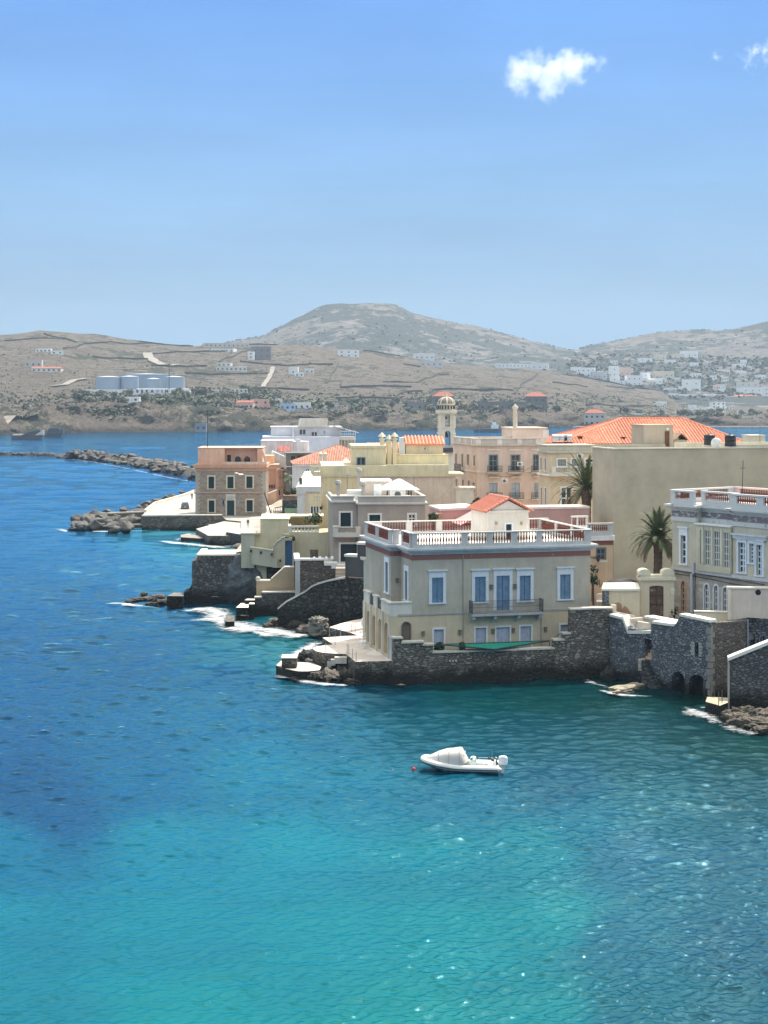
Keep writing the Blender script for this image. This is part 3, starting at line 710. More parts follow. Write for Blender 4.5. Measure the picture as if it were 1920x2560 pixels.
road([F1(*p) for p in ((1240, 645), (1400, 655), (1560, 664))], 5, 'coastal road on the rocky shore')
road([F2(*p) for p in ((180, 782), (400, 798), (740, 818))], 5, 'coastal road east along the shore')
road([F2(*p) for p in ((150, 590), (190, 530), (215, 460))], 6, 'pale track up between fields')
road([F3(*p) for p in ((1225, 540), (1290, 512), (1480, 506))], 6, 'pale lane to the houses by the marina')

# ---- scrub and trees on the far shore
def leaf_ball(nq, size, rx, rz, seed, up=.0):
    rnd = random.Random(seed); mb = MB(); cl = [Vector((rnd.uniform(-.6, .6)*rx, rnd.uniform(-.6, .6)*rx, rz*(.6+.8*rnd.random()))) for _ in range(6)]
    for i in range(nq):
        c = rnd.choice(cl); d = Vector((rnd.gauss(0, 1), rnd.gauss(0, 1), rnd.gauss(0, 1))).normalized(); p = c+d*rx*rnd.uniform(.3, .62)
        p.z = max(.1+up, p.z); nrm = (d+Vector((rnd.uniform(-.6, .6), rnd.uniform(-.6, .6), rnd.uniform(-.2, .9)))).normalized()
        a = nrm.orthogonal().normalized(); b = nrm.cross(a); s_ = size*rnd.uniform(.6, 1.3); k = rnd.uniform(0, 3); a, b = a*math.cos(k)+b*math.sin(k), b*math.cos(k)-a*math.sin(k)
        mb.add([p-a*s_-b*s_*.6, p+a*s_-b*s_*.5, p+a*s_*.7+b*s_*.6, p-a*s_*.6+b*s_*.7], [[0, 1, 2, 3]])
    return mb
tree_src = []
for k in range(4):
    mb = leaf_ball(170, .95, 3.6, 4.2, 11+k, .8); cr = mb.mesh('crown', leafm([(.11, .125, .075), (.09, .105, .055), (.13, .14, .09), (.07, .085, .05)][k], .3))
    tr = MB().tube([(0, 0, -1.2), (.1, 0, 1.5), (0, .2, 3.4)], [.35, .28, .12], 6).mesh('trunk', rockm((.13, .1, .07), .01, 1.0, (.1, .08, .06)))
    tree_src.append((cr, tr))
def far_tree(p, s_, k, label, group):
    cr, tr = tree_src[k]; e = bpy.data.objects.new('tree', cr); COL.objects.link(e); e.location = p; e.rotation_euler = (0, 0, random.uniform(0, 6)); e.scale = (s_, s_, s_*random.uniform(.7, .95))
    tag(e, label, 'tree', group); o = bpy.data.objects.new('trunk', tr); COL.objects.link(o); o.parent = e; return e
bands = [((190, 690), (988, 1020), 62, 'grey green tree in the grove below the storage tanks'), ((660, 1240), (1010, 1046), 72, 'pale green tree in the scrubby band above the far rocks'), ((1240, 1420), (1010, 1036), 18, 'bushy tree near the long stone building'), ((1560, 1930), (1036, 1052), 34, 'dark green tree behind the marina')]
for (u0, u1), (v0, v1), n_, lb in bands:
    for i in range(n_):
        u = random.uniform(u0, u1); v = random.uniform(v0, v1); p = onA(u, v); p.z += GN(p.x, p.y, 3.2, .014)-.3
        far_tree(p, random.uniform(.8, 1.7), random.randrange(4), lb, lb.replace('tree', 'trees', 1))
# low scrub: uncountable
rnd = random.Random(5); mb = MB()
def scrub_pts(n_, uf, vf, on, amp, sc, s0, s1):
    for i in range(n_):
        u, v = uf(), vf(); p = on(u, v)
        if p.y > 2400 and on is onA: continue
        p.z += GN(p.x, p.y, amp, sc); s_ = rnd.uniform(s0, s1)
        for k in range(5):
            q = p+Vector((rnd.uniform(-1, 1), rnd.uniform(-1, 1), rnd.uniform(.1, .7)))*s_; a = Vector((rnd.uniform(-1, 1), rnd.uniform(-1, 1), rnd.uniform(-.5, .5)))*s_*.8; b = a.cross(Vector((rnd.uniform(-1, 1), rnd.uniform(-.4, .4), rnd.uniform(-1, 1)))).normalized()*s_*.6
            mb.add([q-a, q+b, q+a, q-b], [[0, 1, 2, 3]])
U = rnd.uniform
scrub_pts(3600, lambda: U(-20, 1940), lambda: U(985, 1052), onA, 3.2, .014, .9, 2.6)
scrub_pts(1500, lambda: U(180, 700), lambda: U(975, 1030), onA, 3.2, .014, 1.2, 3.0)
scrub_pts(1300, lambda: U(-20, 1700), lambda: U(870, 985), onA, 3.2, .014, .6, 1.6)
tag(mb.build('scrub', leafm((.09, .095, .055), .12)), 'low grey green scrub on the far slopes', None, None, 'stuff')
mb = MB(); scrub_pts(1500, lambda: U(1420, 1940), lambda: U(890, 1000), onB, 9, .005, 2, 6); scrub_pts(700, lambda: U(560, 1940), lambda: U(790, 960), onB, 9, .005, 1.5, 4)
tag(mb.build('scrub', leafm((.05, .066, .045), .12)), 'dark scrub on the mountain slopes', None, None, 'stuff')

# ---- far houses
FW, FP_, FC, FG = (.80, .79, .77), (.72, .42, .34), (.66, .58, .44), (.34, .34, .34)
def far_house(on, u, v, w, h, col, label, win=(3, 2), roof=None, yaw=0, d=None, cat='house', name='house', wcol_=(.03, .04, .05)):
    """u,v: middle of the base; w,h: size in photo pixels"""
    p = on(u, v); k = p.y/FPX; amp, sc = (3.2, .014) if on is onA else (9, .005)
    p.z = zat(v, p.y); W_, H_ = w*k, h*k; D = d or W_*.6
    e = empty(name, (p.x, p.y, p.z), R(yaw), label, cat); mb = MB(); ops = []
    nx, nz = win
    for i in range(nx):
        for j in range(nz):
            cx = -W_/2+W_*(i+.5)/nx; cw = min(W_/nx*.22, 1.1); z0 = H_*(j+.28)/nz; z1 = z0+min(H_/nz*.5, 2.1)
            ops.append((cx-cw, cx+cw, z0, z1))
    wall_face(mb, 'F', 0, -W_/2, W_/2, 0, H_, ops, .3); mb.box(-W_/2+.01, W_/2-.01, .32, D-.01, -7, H_-.01)
    mb.box(-W_/2-.001, W_/2+.001, .002, D, -7, -.002); wall_face(mb, 'L', -W_/2, 0, D, 0, H_, []); wall_face(mb, 'R', W_/2, 0, D, 0, H_, []); mb.quad((W_/2, D, 0), (-W_/2, D, 0), (-W_/2, D, H_), (W_/2, D, H_)); mb.quad((-W_/2, 0, H_), (W_/2, 0, H_), (W_/2, D, H_), (-W_/2, D, H_))
    mb.build('wall', plaster(col, .25), e)
    for q in ops:
        m = MB(); m.box(q[0], q[1], .22, .3, q[2], q[3]); m.box((q[0]+q[1])/2-.06, (q[0]+q[1])/2+.06, .16, .219, q[2], q[3]); m.build('window', plain(wcol_, .3, .5), e)
    m = MB()
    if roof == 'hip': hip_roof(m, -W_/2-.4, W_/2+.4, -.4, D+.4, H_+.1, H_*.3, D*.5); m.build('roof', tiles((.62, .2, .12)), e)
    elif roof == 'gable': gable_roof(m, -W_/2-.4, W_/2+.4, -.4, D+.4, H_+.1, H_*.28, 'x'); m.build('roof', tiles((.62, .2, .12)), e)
    else:
        m.box(-W_/2-.1, W_/2+.1, -.1, .25, H_, H_+.6); m.box(-W_/2-.1, -W_/2+.25, .26, D, H_, H_+.6); m.box(W_/2-.25, W_/2+.1, .26, D, H_, H_+.6); m.build('parapet', plaster(mul(col, 1.1), .2), e)
    return e
A_, B_ = onA, onB
HS = [
 (A_, F1, 826, 610, 155, 55, FW, 'two storey white house standing alone on the cliff under the lettered wall', (3, 2), None),
 (A_, F1, 300, 390, 190, 28, (.7, .62, .52), 'low cream villa with a tiled terrace roof on the left hillside', (6, 1), 'gable'),
 (A_, F1, 215, 358, 110, 45, (.55, .48, .42), 'brownish two storey house behind the low cream villa', (3, 1), None),
 (A_, F1, 280, 262, 100, 22, FW, 'long low white house high on the left hill', (4, 1), None),
 (A_, F1, 370, 275, 80, 22, FW, 'small white cube house beside the long one on the left hill', (2, 1), None),
 (A_, F1, 1470, 228, 290, 24, (.55, .5, .44), 'long grey ruined building along the ridge saddle', (10, 1), None),
 (A_, F1, 1440, 262, 150, 22, FW, 'long white bungalow under the ridge ruin', (5, 1), None),
 (A_, F1, 1500, 382, 200, 26, (.66, .62, .56), 'pale villa with a colonnade on a terrace wall', (7, 1), None),
 (A_, F1, 1450, 352, 90, 20, (.7, .66, .58), 'upper block of the terraced pale villa', (3, 1), None),
 (A_, F1, 1550, 545, 110, 45, (.66, .62, .56), 'cream house with a dark red band at the right of the tank grove', (4, 2), None),
 (A_, F1, 1380, 522, 80, 16, FW, 'flat white shed beside the grove', (2, 1), None),
 (A_, F1, 1590, 618, 120, 22, FP_, 'salmon cottage with orange tiles by the coast road', (4, 1), 'hip'),
 (A_, F2, 140, 405, 120, 75, (.16, .16, .17), 'dark slate stone house on the ridge with a white wing', (3, 2), None),
 (A_, F2, 70, 408, 40, 45, FW, 'narrow white block left of the dark slate house', (1, 2), None),
 (A_, F2, 705, 396, 135, 44, FW, 'white two storey house under the mountain summit', (3, 2), None),
 (A_, F2, 1030, 392, 50, 16, FW, 'tiny white cube between the summit house and the village', (1, 1), None),
 (A_, F2, 1195, 412, 130, 38, (.72, .72, .72), 'white house with stepped roofs at the right foot of the mountain', (4, 1), None),
 (A_, F2, 1240, 456, 150, 34, (.5, .5, .52), 'house of white and dark blocks below the stepped roofs', (4, 1), None),
 (A_, F2, 345, 512, 60, 50, (.74, .73, .7), 'white house with a tall sloped wall on a green terrace', (1, 1), None),
 (A_, F2, 385, 524, 60, 28, FW, 'low white annexe in front of the sloped wall house', (2, 1), None),
 (A_, F2, 450, 502, 60, 30, (.72, .7, .66), 'small white house right of the sloped wall house', (2, 1), None),
 (A_, F2, 20, 478, 50, 20, FW, 'small white house at the left of the green terrace', (2, 1), None),
 (A_, F2, 25, 650, 50, 38, FW, 'white cube house at the left above the pink ones', (2, 1), None),
 (A_, F2, 135, 742, 120, 70, FP_, 'tall pink house with stepped gable by the shore', (2, 2), None),
 (A_, F2, 30, 735, 110, 45, (.7, .5, .4), 'long low salmon house left of the tall pink one', (4, 1), 'gable'),
 (A_, F2, 220, 715, 110, 45, (.72, .7, .66), 'white house behind the tall pink one', (3, 1), None),
 (A_, F2, 308, 782, 100, 82, (.42, .55, .70), 'light blue cubic house near the shore', (3, 2), None),
 (A_, F2, 400, 735, 110, 42, FW, 'white flat roofed house behind the blue one', (3, 1), None),
 (A_, F2, 470, 776, 190, 36, (.38, .37, .36), 'long grey single storey building right of the blue house', (7, 1), None),
 (A_, F2, 605, 730, 55, 32, (.5, .58, .66), 'pale blue cube right of the white houses', (1, 1), None),
 (A_, F3, 355, 556, 0, 0, FG, '', (0, 0), None),
 (A_, F3, 660, 655, 120, 72, (.5, .44, .38), 'square stone quay building with arched doors and pink roof', (4, 2), 'hip'),
 (A_, F3, 905, 608, 90, 22, FW, 'low white building at the waterfront', (2, 1), None),
 (A_, F3, 1375, 575, 82, 55, FW, 'white three storey house near the marina', (3, 3), None),
 (A_, F3, 1285, 580, 110, 28, FW, 'long white wing left of the three storey house', (3, 1), None),
 (A_, F3, 1548, 628, 70, 28, FC, 'small cream block on the marina quay', (2, 1), None),
 (A_, F3, 1640, 645, 90, 20, (.6, .55, .48), 'low shed at the right end of the marina quay', (2, 1), None),
 (A_, F3, 1555, 520, 160, 34, (.5, .45, .42), 'long house with orange hip roof right of the marina', (4, 1), 'hip'),
 (A_, F3, 1650, 482, 50, 50, FW, 'tall white house at the right edge above the marina', (1, 2), None),
 (A_, F3, 1330, 500, 110, 24, FW, 'white bungalow with arches in the valley', (4, 1), None),
 (A_, F3, 1230, 502, 140, 26, FW, 'long white house with a verandah left of the bungalow', (5, 1), None),
 (B_, F3, 1218, 462, 105, 72, FW, 'large white house with four arched windows in the valley', (2, 2), None),
 (B_, F3, 1185, 470, 60, 40, FW, 'left wing of white walls by the arched windows', (1, 1), None),
 (B_, F3, 1385, 445, 65, 22, (.72, .62, .5), 'small house with an orange roof in the valley', (2, 1), 'hip'),
 (B_, F3, 1500, 322, 70, 22, FW, 'lone white house high on the right hill', (2, 1), None),
 (B_, F3, 1205, 262, 100, 36, FW, 'white house pair high on the right hill slope', (3, 1), None),
 (B_, F3, 1140, 272, 60, 30, FC, 'cream house beside the pair on the right hill', (2, 1), None),
 (B_, F3, 1040, 276, 70, 32, FC, 'cream cube house on the right hill slope', (2, 1), None),
 (B_, F3, 955, 285, 80, 18, FW, 'flat white house left of the cream cube', (2, 1), None),
 (B_, F3, 610, 372, 110, 50, FW, 'white house group at the left end of the village', (4, 2), None),
 (B_, F3, 690, 385, 90, 40, (.45, .45, .46), 'grey house in the village left half', (3, 1), None),
 (B_, F3, 775, 372, 55, 60, FW, 'tall narrow white house in the village', (1, 2), None),
 (B_, F3, 835, 372, 70, 52, (.72, .5, .4), 'pink house in the middle of the village', (2, 1), None),
 (B_, F3, 890, 425, 90, 58, FW, 'white house with balconies in the village centre', (3, 2), None),
 (B_, F3, 955, 405, 55, 55, FW, 'white tower like house right of the balconies', (1, 2), None),
 (B_, F3, 1010, 415, 90, 32, FW, 'wide low white house in the village', (3, 1), None),
 (B_, F3, 1060, 378, 120, 36, FC, 'cream house with terraces above the wide low one', (4, 1), None),
 (B_, F3, 795, 416, 85, 20, FW, 'white annexe along the village wall', (2, 1), None),
 (B_, F3, 200, 318, 200, 18, (.7, .7, .7), 'very long low white building at the foot of the mountain', (9, 1), None),
 (B_, F3, 345, 330, 100, 36, (.66, .66, .66), 'white house with chimney right of the very long building', (3, 1), None),
 (B_, F3, 1550, 428, 110, 22, (.6, .58, .52), 'long pale house on the lower right slope', (3, 1), None),
 (B_, F3, 1570, 462, 130, 26, FW, 'white villa above the orange hip roof', (3, 1), None),
]
for on, Z, X, Y, w, h, col, lb, win, rf in HS:
    if not w: continue
    k = {F1: 2.592, F2: 2.592, F3: 2.304}[Z]; u, v = Z(X, Y); far_house(on, u, v, w/k, h/k, col, lb, win, rf, random.choice((-8, 5, 12)))
rs = random.Random(12)
for i in range(46):
    on = B_ if i % 3 else A_; u = rs.uniform(1430, 1915); v = rs.uniform(905, 985) if on is B_ else rs.uniform(992, 1040)
    if on is A_: u = rs.uniform(1640, 1915)
    if on is B_ and v < 900+(1920-u)*.0: continue
    e_ = far_house(on, u, v, rs.uniform(13, 26), rs.uniform(7, 13), rs.choice([FW, FW, FW, (.74, .70, .62), (.72, .52, .42)]), 'small pale cubic house among the scrub of the right hand village', (rs.choice((1, 2, 3)), 1), None, rs.choice((-10, 6, 14))); e_['group'] = 'small pale houses of the right hand village'
# long stone building (old quarantine station) in three blocks
st_ = far_house(A_, F3(325, 562)[0], F3(325, 562)[1], 120/2.304, 76/2.304, (.13, .13, .135), 'square dark stone pavilion with a pinkish roof, right end of the long station', (3, 2), 'hip')
far_house(A_, F3(110, 566)[0], F3(110, 566)[1], 300/2.304, 46/2.304, (.15, .15, .155), 'long dark stone wing with a row of windows between two pavilions', (8, 1))
far_house(A_, F2(1320, 745)[0], F2(1320, 745)[1], 140/2.592, 95/2.592, (.14, .14, .15), 'square dark stone pavilion with a pinkish roof behind the bell tower', (3, 2), 'hip')
far_house(A_, F2(1165, 742)[0], F2(1165, 742)[1], 160/2.592, 50/2.592, (.2, .2, .2), 'roofless stone wing left of the bell tower', (3, 1))

# ---- storage tanks on the hill
def tank(u0, u1, v0, v1, y, label):
    x0, x1 = (u0-960)/FPX*y, (u1-960)/FPX*y; r = (x1-x0)/2; z0, z1 = zat(v1, y), zat(v0, y)
    o = MB(); o.sm = True; h = z1-z0
    o.lathe((0, 0, -6), [(r, 0), (r, 6+h)], 40); e = o.build('storage_tank', plain((.29, .36, .44), .5, .3, .06), None, ((x0+x1)/2, y+r, z0)); tag(e, label, 'tank', 'oil storage tanks on the hill')
    m = MB(); m.lathe((0, 0, h), [(r+.25, 0), (r+.25, .35), (r*.6, .9), (.4, 1.5), (0, 1.5)], 40); m.build('roof', plain((.42, .48, .54), .5, .3, .05), e)
    m = MB(); m.tube([(-r*.4, -r*.93, 0), (r*.1, -r*1.01, h)], .18, 4); m.build('stair', plain((.4, .42, .44), .6), e)
tank(290, 422, 936, 972, 1680, 'widest white storage tank standing behind the others'); tank(235, 297, 943, 971, 1600, 'left front storage tank with a stair line')
tank(297, 343, 942, 969, 1605, 'second front storage tank from the left'); tank(364, 399, 948, 969, 1600, 'smallest round storage tank in the middle'); tank(409, 458, 943, 969, 1600, 'right end storage tank beside the mast')
tw = Bld('retaining_wall', 'long white wall with dark capital letters in front of the tanks', 'wall', 205, 1588, 0, zat(982, 1588))
mb = MB(); x1 = (476-205)/FPX*1588; mb.box(0, x1, 0, 2, -8, 3.6); mb.box(x1*.5, x1*.98, 2.01, 3, -8, 4.6); tw.build(mb, 'wall', plaster((.8, .8, .8), .1))
for ch, X in zip('SEKAVIN', (890, 921, 952, 986, 1020, 1050, 1080)):
    cu = bpy.data.curves.new('letter', 'FONT'); cu.body = ch; cu.size = 4.2; cu.extrude = .15; cu.offset = .24; cu.align_x = 'CENTER'; cu.materials.append(plain((.01, .012, .03) if ch != 'V' else (.35, .36, .38), .6))
    o = bpy.data.objects.new('letter', cu); COL.objects.link(o); o.parent = tw.e; a = tw.F(X/2.592, 980)[0]; o.location = (a, -.2, .3); o.rotation_euler = (R(90), 0, 0)
mb = MB(); mb.tube([(0, 0, -2), (0, 0, 26)], [.5, .25], 5); p = at(423, 972, 1590); tag(mb.build('mast', plain((.06, .06, .07), .6), None, p), 'dark mast in front of the right storage tank', 'mast')
for i, (u, v, hh) in enumerate([(232, 958, 20), (238, 960, 30), (295, 935, 22), (311, 930, 20), (335, 935, 18), (187, 938, 12), (216, 945, 16), (466, 968, 14), (995, 1010, 18), (925, 1015, 16), (1392, 1000, 16), (1600, 1010, 14), (1710, 1030, 24), (1880, 1035, 22)]):
    p = onA(u, v+4); p.z = zat(v+4, p.y); mb = MB(); mb.tube([(0, 0, -3), (0, 0, hh*p.y/FPX)], .22, 4); mb.tube([(-1.2, 0, hh*p.y/FPX-1), (1.2, 0, hh*p.y/FPX-1)], .12, 4)
    tag(mb.build('utility_pole', plain((.08, .07, .065), .8), None, p), 'thin wooden utility pole on the far slope', 'pole', 'utility poles on the far slope')
# striped marker post on the far shore
p = gz(425, 1077); mb = MB(); mb.tube([(0, 0, -1), (2.2, 0, 16)], [.9, .5], 8); mk = tag(mb.build('marker_post', plain((.8, .8, .78), .5), None, p), 'tall leaning red and white navigation marker on the far shore', 'marker')
MB().box(.6, 3.1, -.5, -.3, 8, 15.5).build('board', plain((.7, .12, .1), .5), mk)
far_house(lambda u, v: gz(u, v+.5, .5), 502, 1078, 28, 18, (.22, .25, .28), 'grey boathouse at the foot of the far rocks', (2, 1), None)

# ---- barges, ship, marina boats
def barge(u, v, L_, B_w, fb, yaw, hull, deck, label, raked=True):
    p = gz(u, v); e = empty('barge', p, R(yaw), label, 'barge'); mb = MB()
    P = [(-L_/2, -1), (-L_/2, fb), (L_/2, fb*1.3), (L_/2-3, -1)]; mb.wallpoly(P, -B_w/2, B_w/2); mb.build('hull', hull, e)
    m = MB(); m.box(-L_/2+1, L_/2-1.5, -B_w/2+.8, B_w/2-.8, fb*1.1+.2, fb+1.2); m.wallpoly([(L_/2-7, fb), (L_/2-1, fb+4), (L_/2-.2, fb+4), (L_/2-.2, fb)], -B_w/2+.5, B_w/2-.5); m.build('deck', deck, e)
    return e
b1 = barge(70, 1098, 22, 8, 2.3, 10, plain((.05, .052, .055), .6), plaster((.62, .58, .52), .5), 'long flat barge with a pale deck at the left edge of the far water')
m = MB(); m.tube([(-6, 0, 3), (-6, 0, 9)], .15, 5); m.wallpoly([(-5, 2.6), (1, 5.2), (8, 6.6), (10, 3)], -3.4, 3.4); m.build('mast', plain((.05, .05, .05)), b1)
b2 = barge(136, 1092, 14, 8, 2, 8, plain((.035, .042, .05), .6), plain((.06, .07, .08), .6), 'dark blue barge with a sloping ramp beside the pale one')
m = MB(); m.wallpoly([(-6, 2), (-3.5, 6.5), (3.5, 6.5), (6.3, 2)], -3, 3); m.build('ramp', plain((.05, .06, .075), .6), b2)
p = gz(1222, 1080); e = empty('ship', p, R(-6), 'small dark work ship with a white wheelhouse near the far shore', 'ship'); L_ = 25
mb = MB(); mb.prism([(-L_/2, -3), (L_/2-4, -3), (L_/2, 0), (L_/2-4, 3), (-L_/2, 3)], -1, lambda x, y: 2.6+max(0, x-6)*.12); mb.build('hull', plain((.05, .06, .08), .5), e)
m = MB(); m.box(2, 8, -2, 2, 2.8, 6); m.box(3, 6, -1.6, 1.6, 6.002, 8); m.build('wheelhouse', plain((.75, .75, .73)), e)
m = MB(); m.tube([(-6, 0, 2.5), (-6, 0, 8)], .15, 5); m.tube([(4, 0, 8), (4, 0, 12)], .1, 5); m.build('mast', plain((.1, .1, .1)), e)
mb0 = MB(); mb0.prism([(-5, -1.6), (3, -1.6), (5.5, 0), (3, 1.6), (-5, 1.6)], -.3, lambda x, y: 1.4+max(0, x)*.14); bh = mb0.mesh('hull', plain((.78, .78, .77)))
mc = MB(); mc.box(-3, 1.5, -1.1, 1.1, 1.5, 2.9); mc.box(-1.6, .9, -1, 1, 2.902, 3.6); bc = mc.mesh('cabin', plain((.7, .72, .74)))
mm = MB(); mm.tube([(.4, 0, 3), (.4, 0, 11)], .09, 4); bm_ = mm.mesh('mast', plain((.2, .2, .2)))
for i, X in enumerate([1290, 1330, 1372, 1410, 1448, 1500, 1590, 1625, 1240, 1652]):
    u, v = F3(X, 652-(i % 3)*4); q = gz(u, v+1.5); o = bpy.data.objects.new('motor_boat', bh); COL.objects.link(o); o.location = q; o.rotation_euler = (0, 0, R(random.uniform(-30, 200)))
    tag(o, 'white motor boat moored along the far marina quay', 'boat', 'motor boats at the far marina')
    c = bpy.data.objects.new('cabin', bc); COL.objects.link(c); c.parent = o; c = bpy.data.objects.new('mast', bm_); COL.objects.link(c); c.parent = o
for i, X in enumerate([1235, 1425]):   # sails / masts of two sailing boats
    pass
mb = MB(); a = gz(1440, 1070, .2); b = gz(1940, 1069, .2); mb.box(a.x, b.x, a.y+12, a.y+24, -1, 1.6); tag(mb.build('breakwater', rockm((.5, .45, .4), .2, .5)), 'low pale stone quay of the far marina', 'quay')
for (u, v, w) in ((1500, 1066, 60), (1430, 1072, 30)):
    pass

# ---- cloud outside the haze
def cloud(u, v, y, lobes, dens, label, sx_=1.0):
    c = at(u, v, y); t = NT('cloud_vapour'); t.t.nodes.remove(t.b); tc = t.n('TexCoord'); v_ = tc.outputs['Object']; acc = None
    nz = t.n('TexNoise', Scale=.014, Detail=9.0, Roughness=.68); t.l(v_, nz.inputs['Vector'])
    for (x, z, r, k) in lobes:
        d = t.n('VectorMath', operation='DISTANCE'); t.l(v_, d.inputs[0]); d.inputs[1].default_value = (x, 0, z)
        g = t.math('MULTIPLY', t.math('SUBTRACT', 1.0, t.math('DIVIDE', d.outputs['Value'], r)), k)
        g = t.math('MAXIMUM', g, -1.0); acc = g if acc is None else t.math('MAXIMUM', acc, g)
    f = t.math('ADD', acc, t.math('MULTIPLY', t.math('SUBTRACT', nz.outputs['Fac'], .6), 3.6))
    f = t.math('MULTIPLY', t.math('MINIMUM', t.math('MAXIMUM', f, 0), 1.3), dens)
    pv = t.n('VolumePrincipled'); t.l(f, pv.inputs['Density']); pv.inputs['Color'].default_value = (1, 1, 1, 1); pv.inputs['Anisotropy'].default_value = .55; t.l(pv.outputs[0], t.out.inputs['Volume'])
    xs = [l[0] for l in lobes]; zs = [l[1] for l in lobes]; rr = max(l[2] for l in lobes)
    mb = MB(); mb.ball(((min(xs)+max(xs))/2, 0, (min(zs)+max(zs))/2), ((max(xs)-min(xs))/2+rr*1.1, rr*1.1, (max(zs)-min(zs))/2+rr*1.15), 16)
    o = mb.build('cloud', t.m, None, c); return tag(o, label, 'cloud')
cloud(1385, 175, 7000, [(-150, -20, 110, 1.3), (-90, 5, 115, 1.3), (0, -10, 125, 1.3), (70, 10, 120, 1.3), (75, 60, 85, 1.2), (-20, -50, 110, 1.2), (150, 30, 90, .8), (190, 45, 60, .6)], .009, 'small bright white cloud, the larger one in the blue sky')
cloud(1880, 135, 7000, [(0, 20, 70, .5), (60, 0, 80, .5), (-150, -25, 45, .45), (120, 10, 80, .5)], .02, 'faint wispy cloud at the right edge of the sky')
# ================================================================== town ground, quays
STN = stone((.19, .18, .165), (.07, .066, .06), 2.6, 1.9, .55, 1.3)
def slab(name, px, z, bot, side, top, label, kind='structure', cat=None, zmap=None):
    pts = [gz(u, v, z) for u, v in px]; mb = MB(); mb.prism([(p.x, p.y) for p in pts], bot, z)
    n = len(px); 
    mb.m = [0]*n+[1, 0]; mb.m[n] = 1
    o = mb.build(name, [side, top]); tag(o, label, cat, None, kind); return o
quay = slab('quay', [(355,1292),(556,1292),(566,1300),(602,1303),(602,1330),(640,1336),(760,1338),(900,1310),(900,1200),(620,1180),(490,1222),(386,1262),(366,1272)], 2.2, -1.5, STN, paving((.40, .375, .34), .25), 'pale paved quay in front of the stone customs building')
slab('quay', [(560,1303),(606,1303),(603,1340),(520,1339),(490,1322)], 1.9, -1.5, STN, paving((.42, .39, .35), .3), 'pale concrete landing beside the seaside steps')
# higher ground under the town
mb = MB()
TG = [(3.6,164),(0.5,179),(-2.5,186),(-10,199),(-15,212),(-22,226),(-24,330),(-22,380),(70,380),(150,330),(150,120),(44,134),(36,146),(22.5,152.5),(14,156)]
mb.prism(TG, -1, 4.6); tag(mb.build('ground', paving((.35, .3, .24), .3)), 'town ground under the houses', None, None, 'structure')

# boulders -----------------------------------------------------------
bsrc = []
RK = rockm((.12, .116, .105), .9, 1.0); RD = rockm((.13, .11, .09), 1.2, .9)
for k in range(7):
    rnd = random.Random(40+k); bm = bmesh.new()
    for i in range(15): 
        d = Vector((rnd.gauss(0, 1), rnd.gauss(0, 1), rnd.gauss(0, 1))).normalized(); bm.verts.new((d.x*rnd.uniform(.75, 1.05), d.y*.8*rnd.uniform(.8, 1.05), d.z*.6*rnd.uniform(.8, 1.05)))
    r = bmesh.ops.convex_hull(bm, input=bm.verts); bmesh.ops.delete(bm, geom=[v for v in bm.verts if not v.link_faces], context='VERTS')
    bmesh.ops.bevel(bm, geom=bm.edges[:], offset=.05, segments=1, affect='EDGES'); me = bpy.data.meshes.new('boulder'); bm.to_mesh(me); bm.free(); me.materials.append(RK); bsrc.append(me)
def boulder(p, s_, label, group, rnd=random):
    o = bpy.data.objects.new('boulder', rnd.choice(bsrc)); COL.objects.link(o); o.location = p; o.rotation_euler = (rnd.uniform(-.5, .5), rnd.uniform(-.5, .5), rnd.uniform(0, 6.28)); o.scale = (s_*rnd.uniform(.8, 1.2), s_*rnd.uniform(.8, 1.2), s_*rnd.uniform(.8, 1.2))
    return tag(o, label, 'boulder', group)
# outer breakwater
crest = [(-20,1134),(60,1136),(140,1139),(183,1145),(200,1143),(260,1150),(330,1158),(400,1171),(470,1186),(520,1199)]
cp = [gz(u, v+2) for u, v in crest]; mb = MB(); mb.sm = True; rowsb = []
for i, p in enumerate(cp):
    d = (cp[min(i+1, len(cp)-1)]-cp[max(0, i-1)]); nr = Vector((-d.y, d.x, 0)).normalized(); big = crest[i][0] > 175; h = 3.0 if big else .8; w = 4.5 if big else 3
    rowsb.append([p-nr*w-Vector((0, 0, 1)), p-nr*w*.3+Vector((0, 0, h)), p+nr*w*.3+Vector((0, 0, h)), p+nr*w-Vector((0, 0, 1))])
for a, b in zip(rowsb, rowsb[1:]):
    for k in range(3): mb.quad(a[k], b[k], b[k+1], a[k+1])
tag(mb.build('breakwater', RD), 'long curving rubble breakwater core reaching out from behind the customs building', 'breakwater')
rnd = random.Random(3)
for i in range(205):
    f = rnd.random(); f = f**.85; u = -15+f*530
    j = max(k for k in range(len(crest)-1) if crest[k][0] <= u or k == 0); g = (u-crest[j][0])/(crest[j+1][0]-crest[j][0]); p = cp[j].lerp(cp[j+1], g)
    d = cp[j+1]-cp[j]; nr = Vector((-d.y, d.x, 0)).normalized(); big = u > 178; s_ = rnd.uniform(1.5, 2.6) if big else rnd.uniform(.8, 1.6); o_ = rnd.uniform(-1, .8)*(5.2 if big else 3)
    hh = (3.4 if big else 1.1)*(1-abs(o_)/(6.0 if big else 3.8)); q = p+nr*o_; q.z = max(.15, hh); boulder(q, s_, 'grey quarry boulder on the long curving breakwater', 'boulders of the long breakwater', rnd)
foam([(160,1146,.5),(240,1157,.8),(320,1172,.7),(400,1190,.8),(490,1207,.7)], 1.8, label='foam along the foot of the breakwater'); foam([(0,1143,.5),(80,1145,.5),(170,1148,.6)], 1.4, label='thin foam on the low outer end of the breakwater')
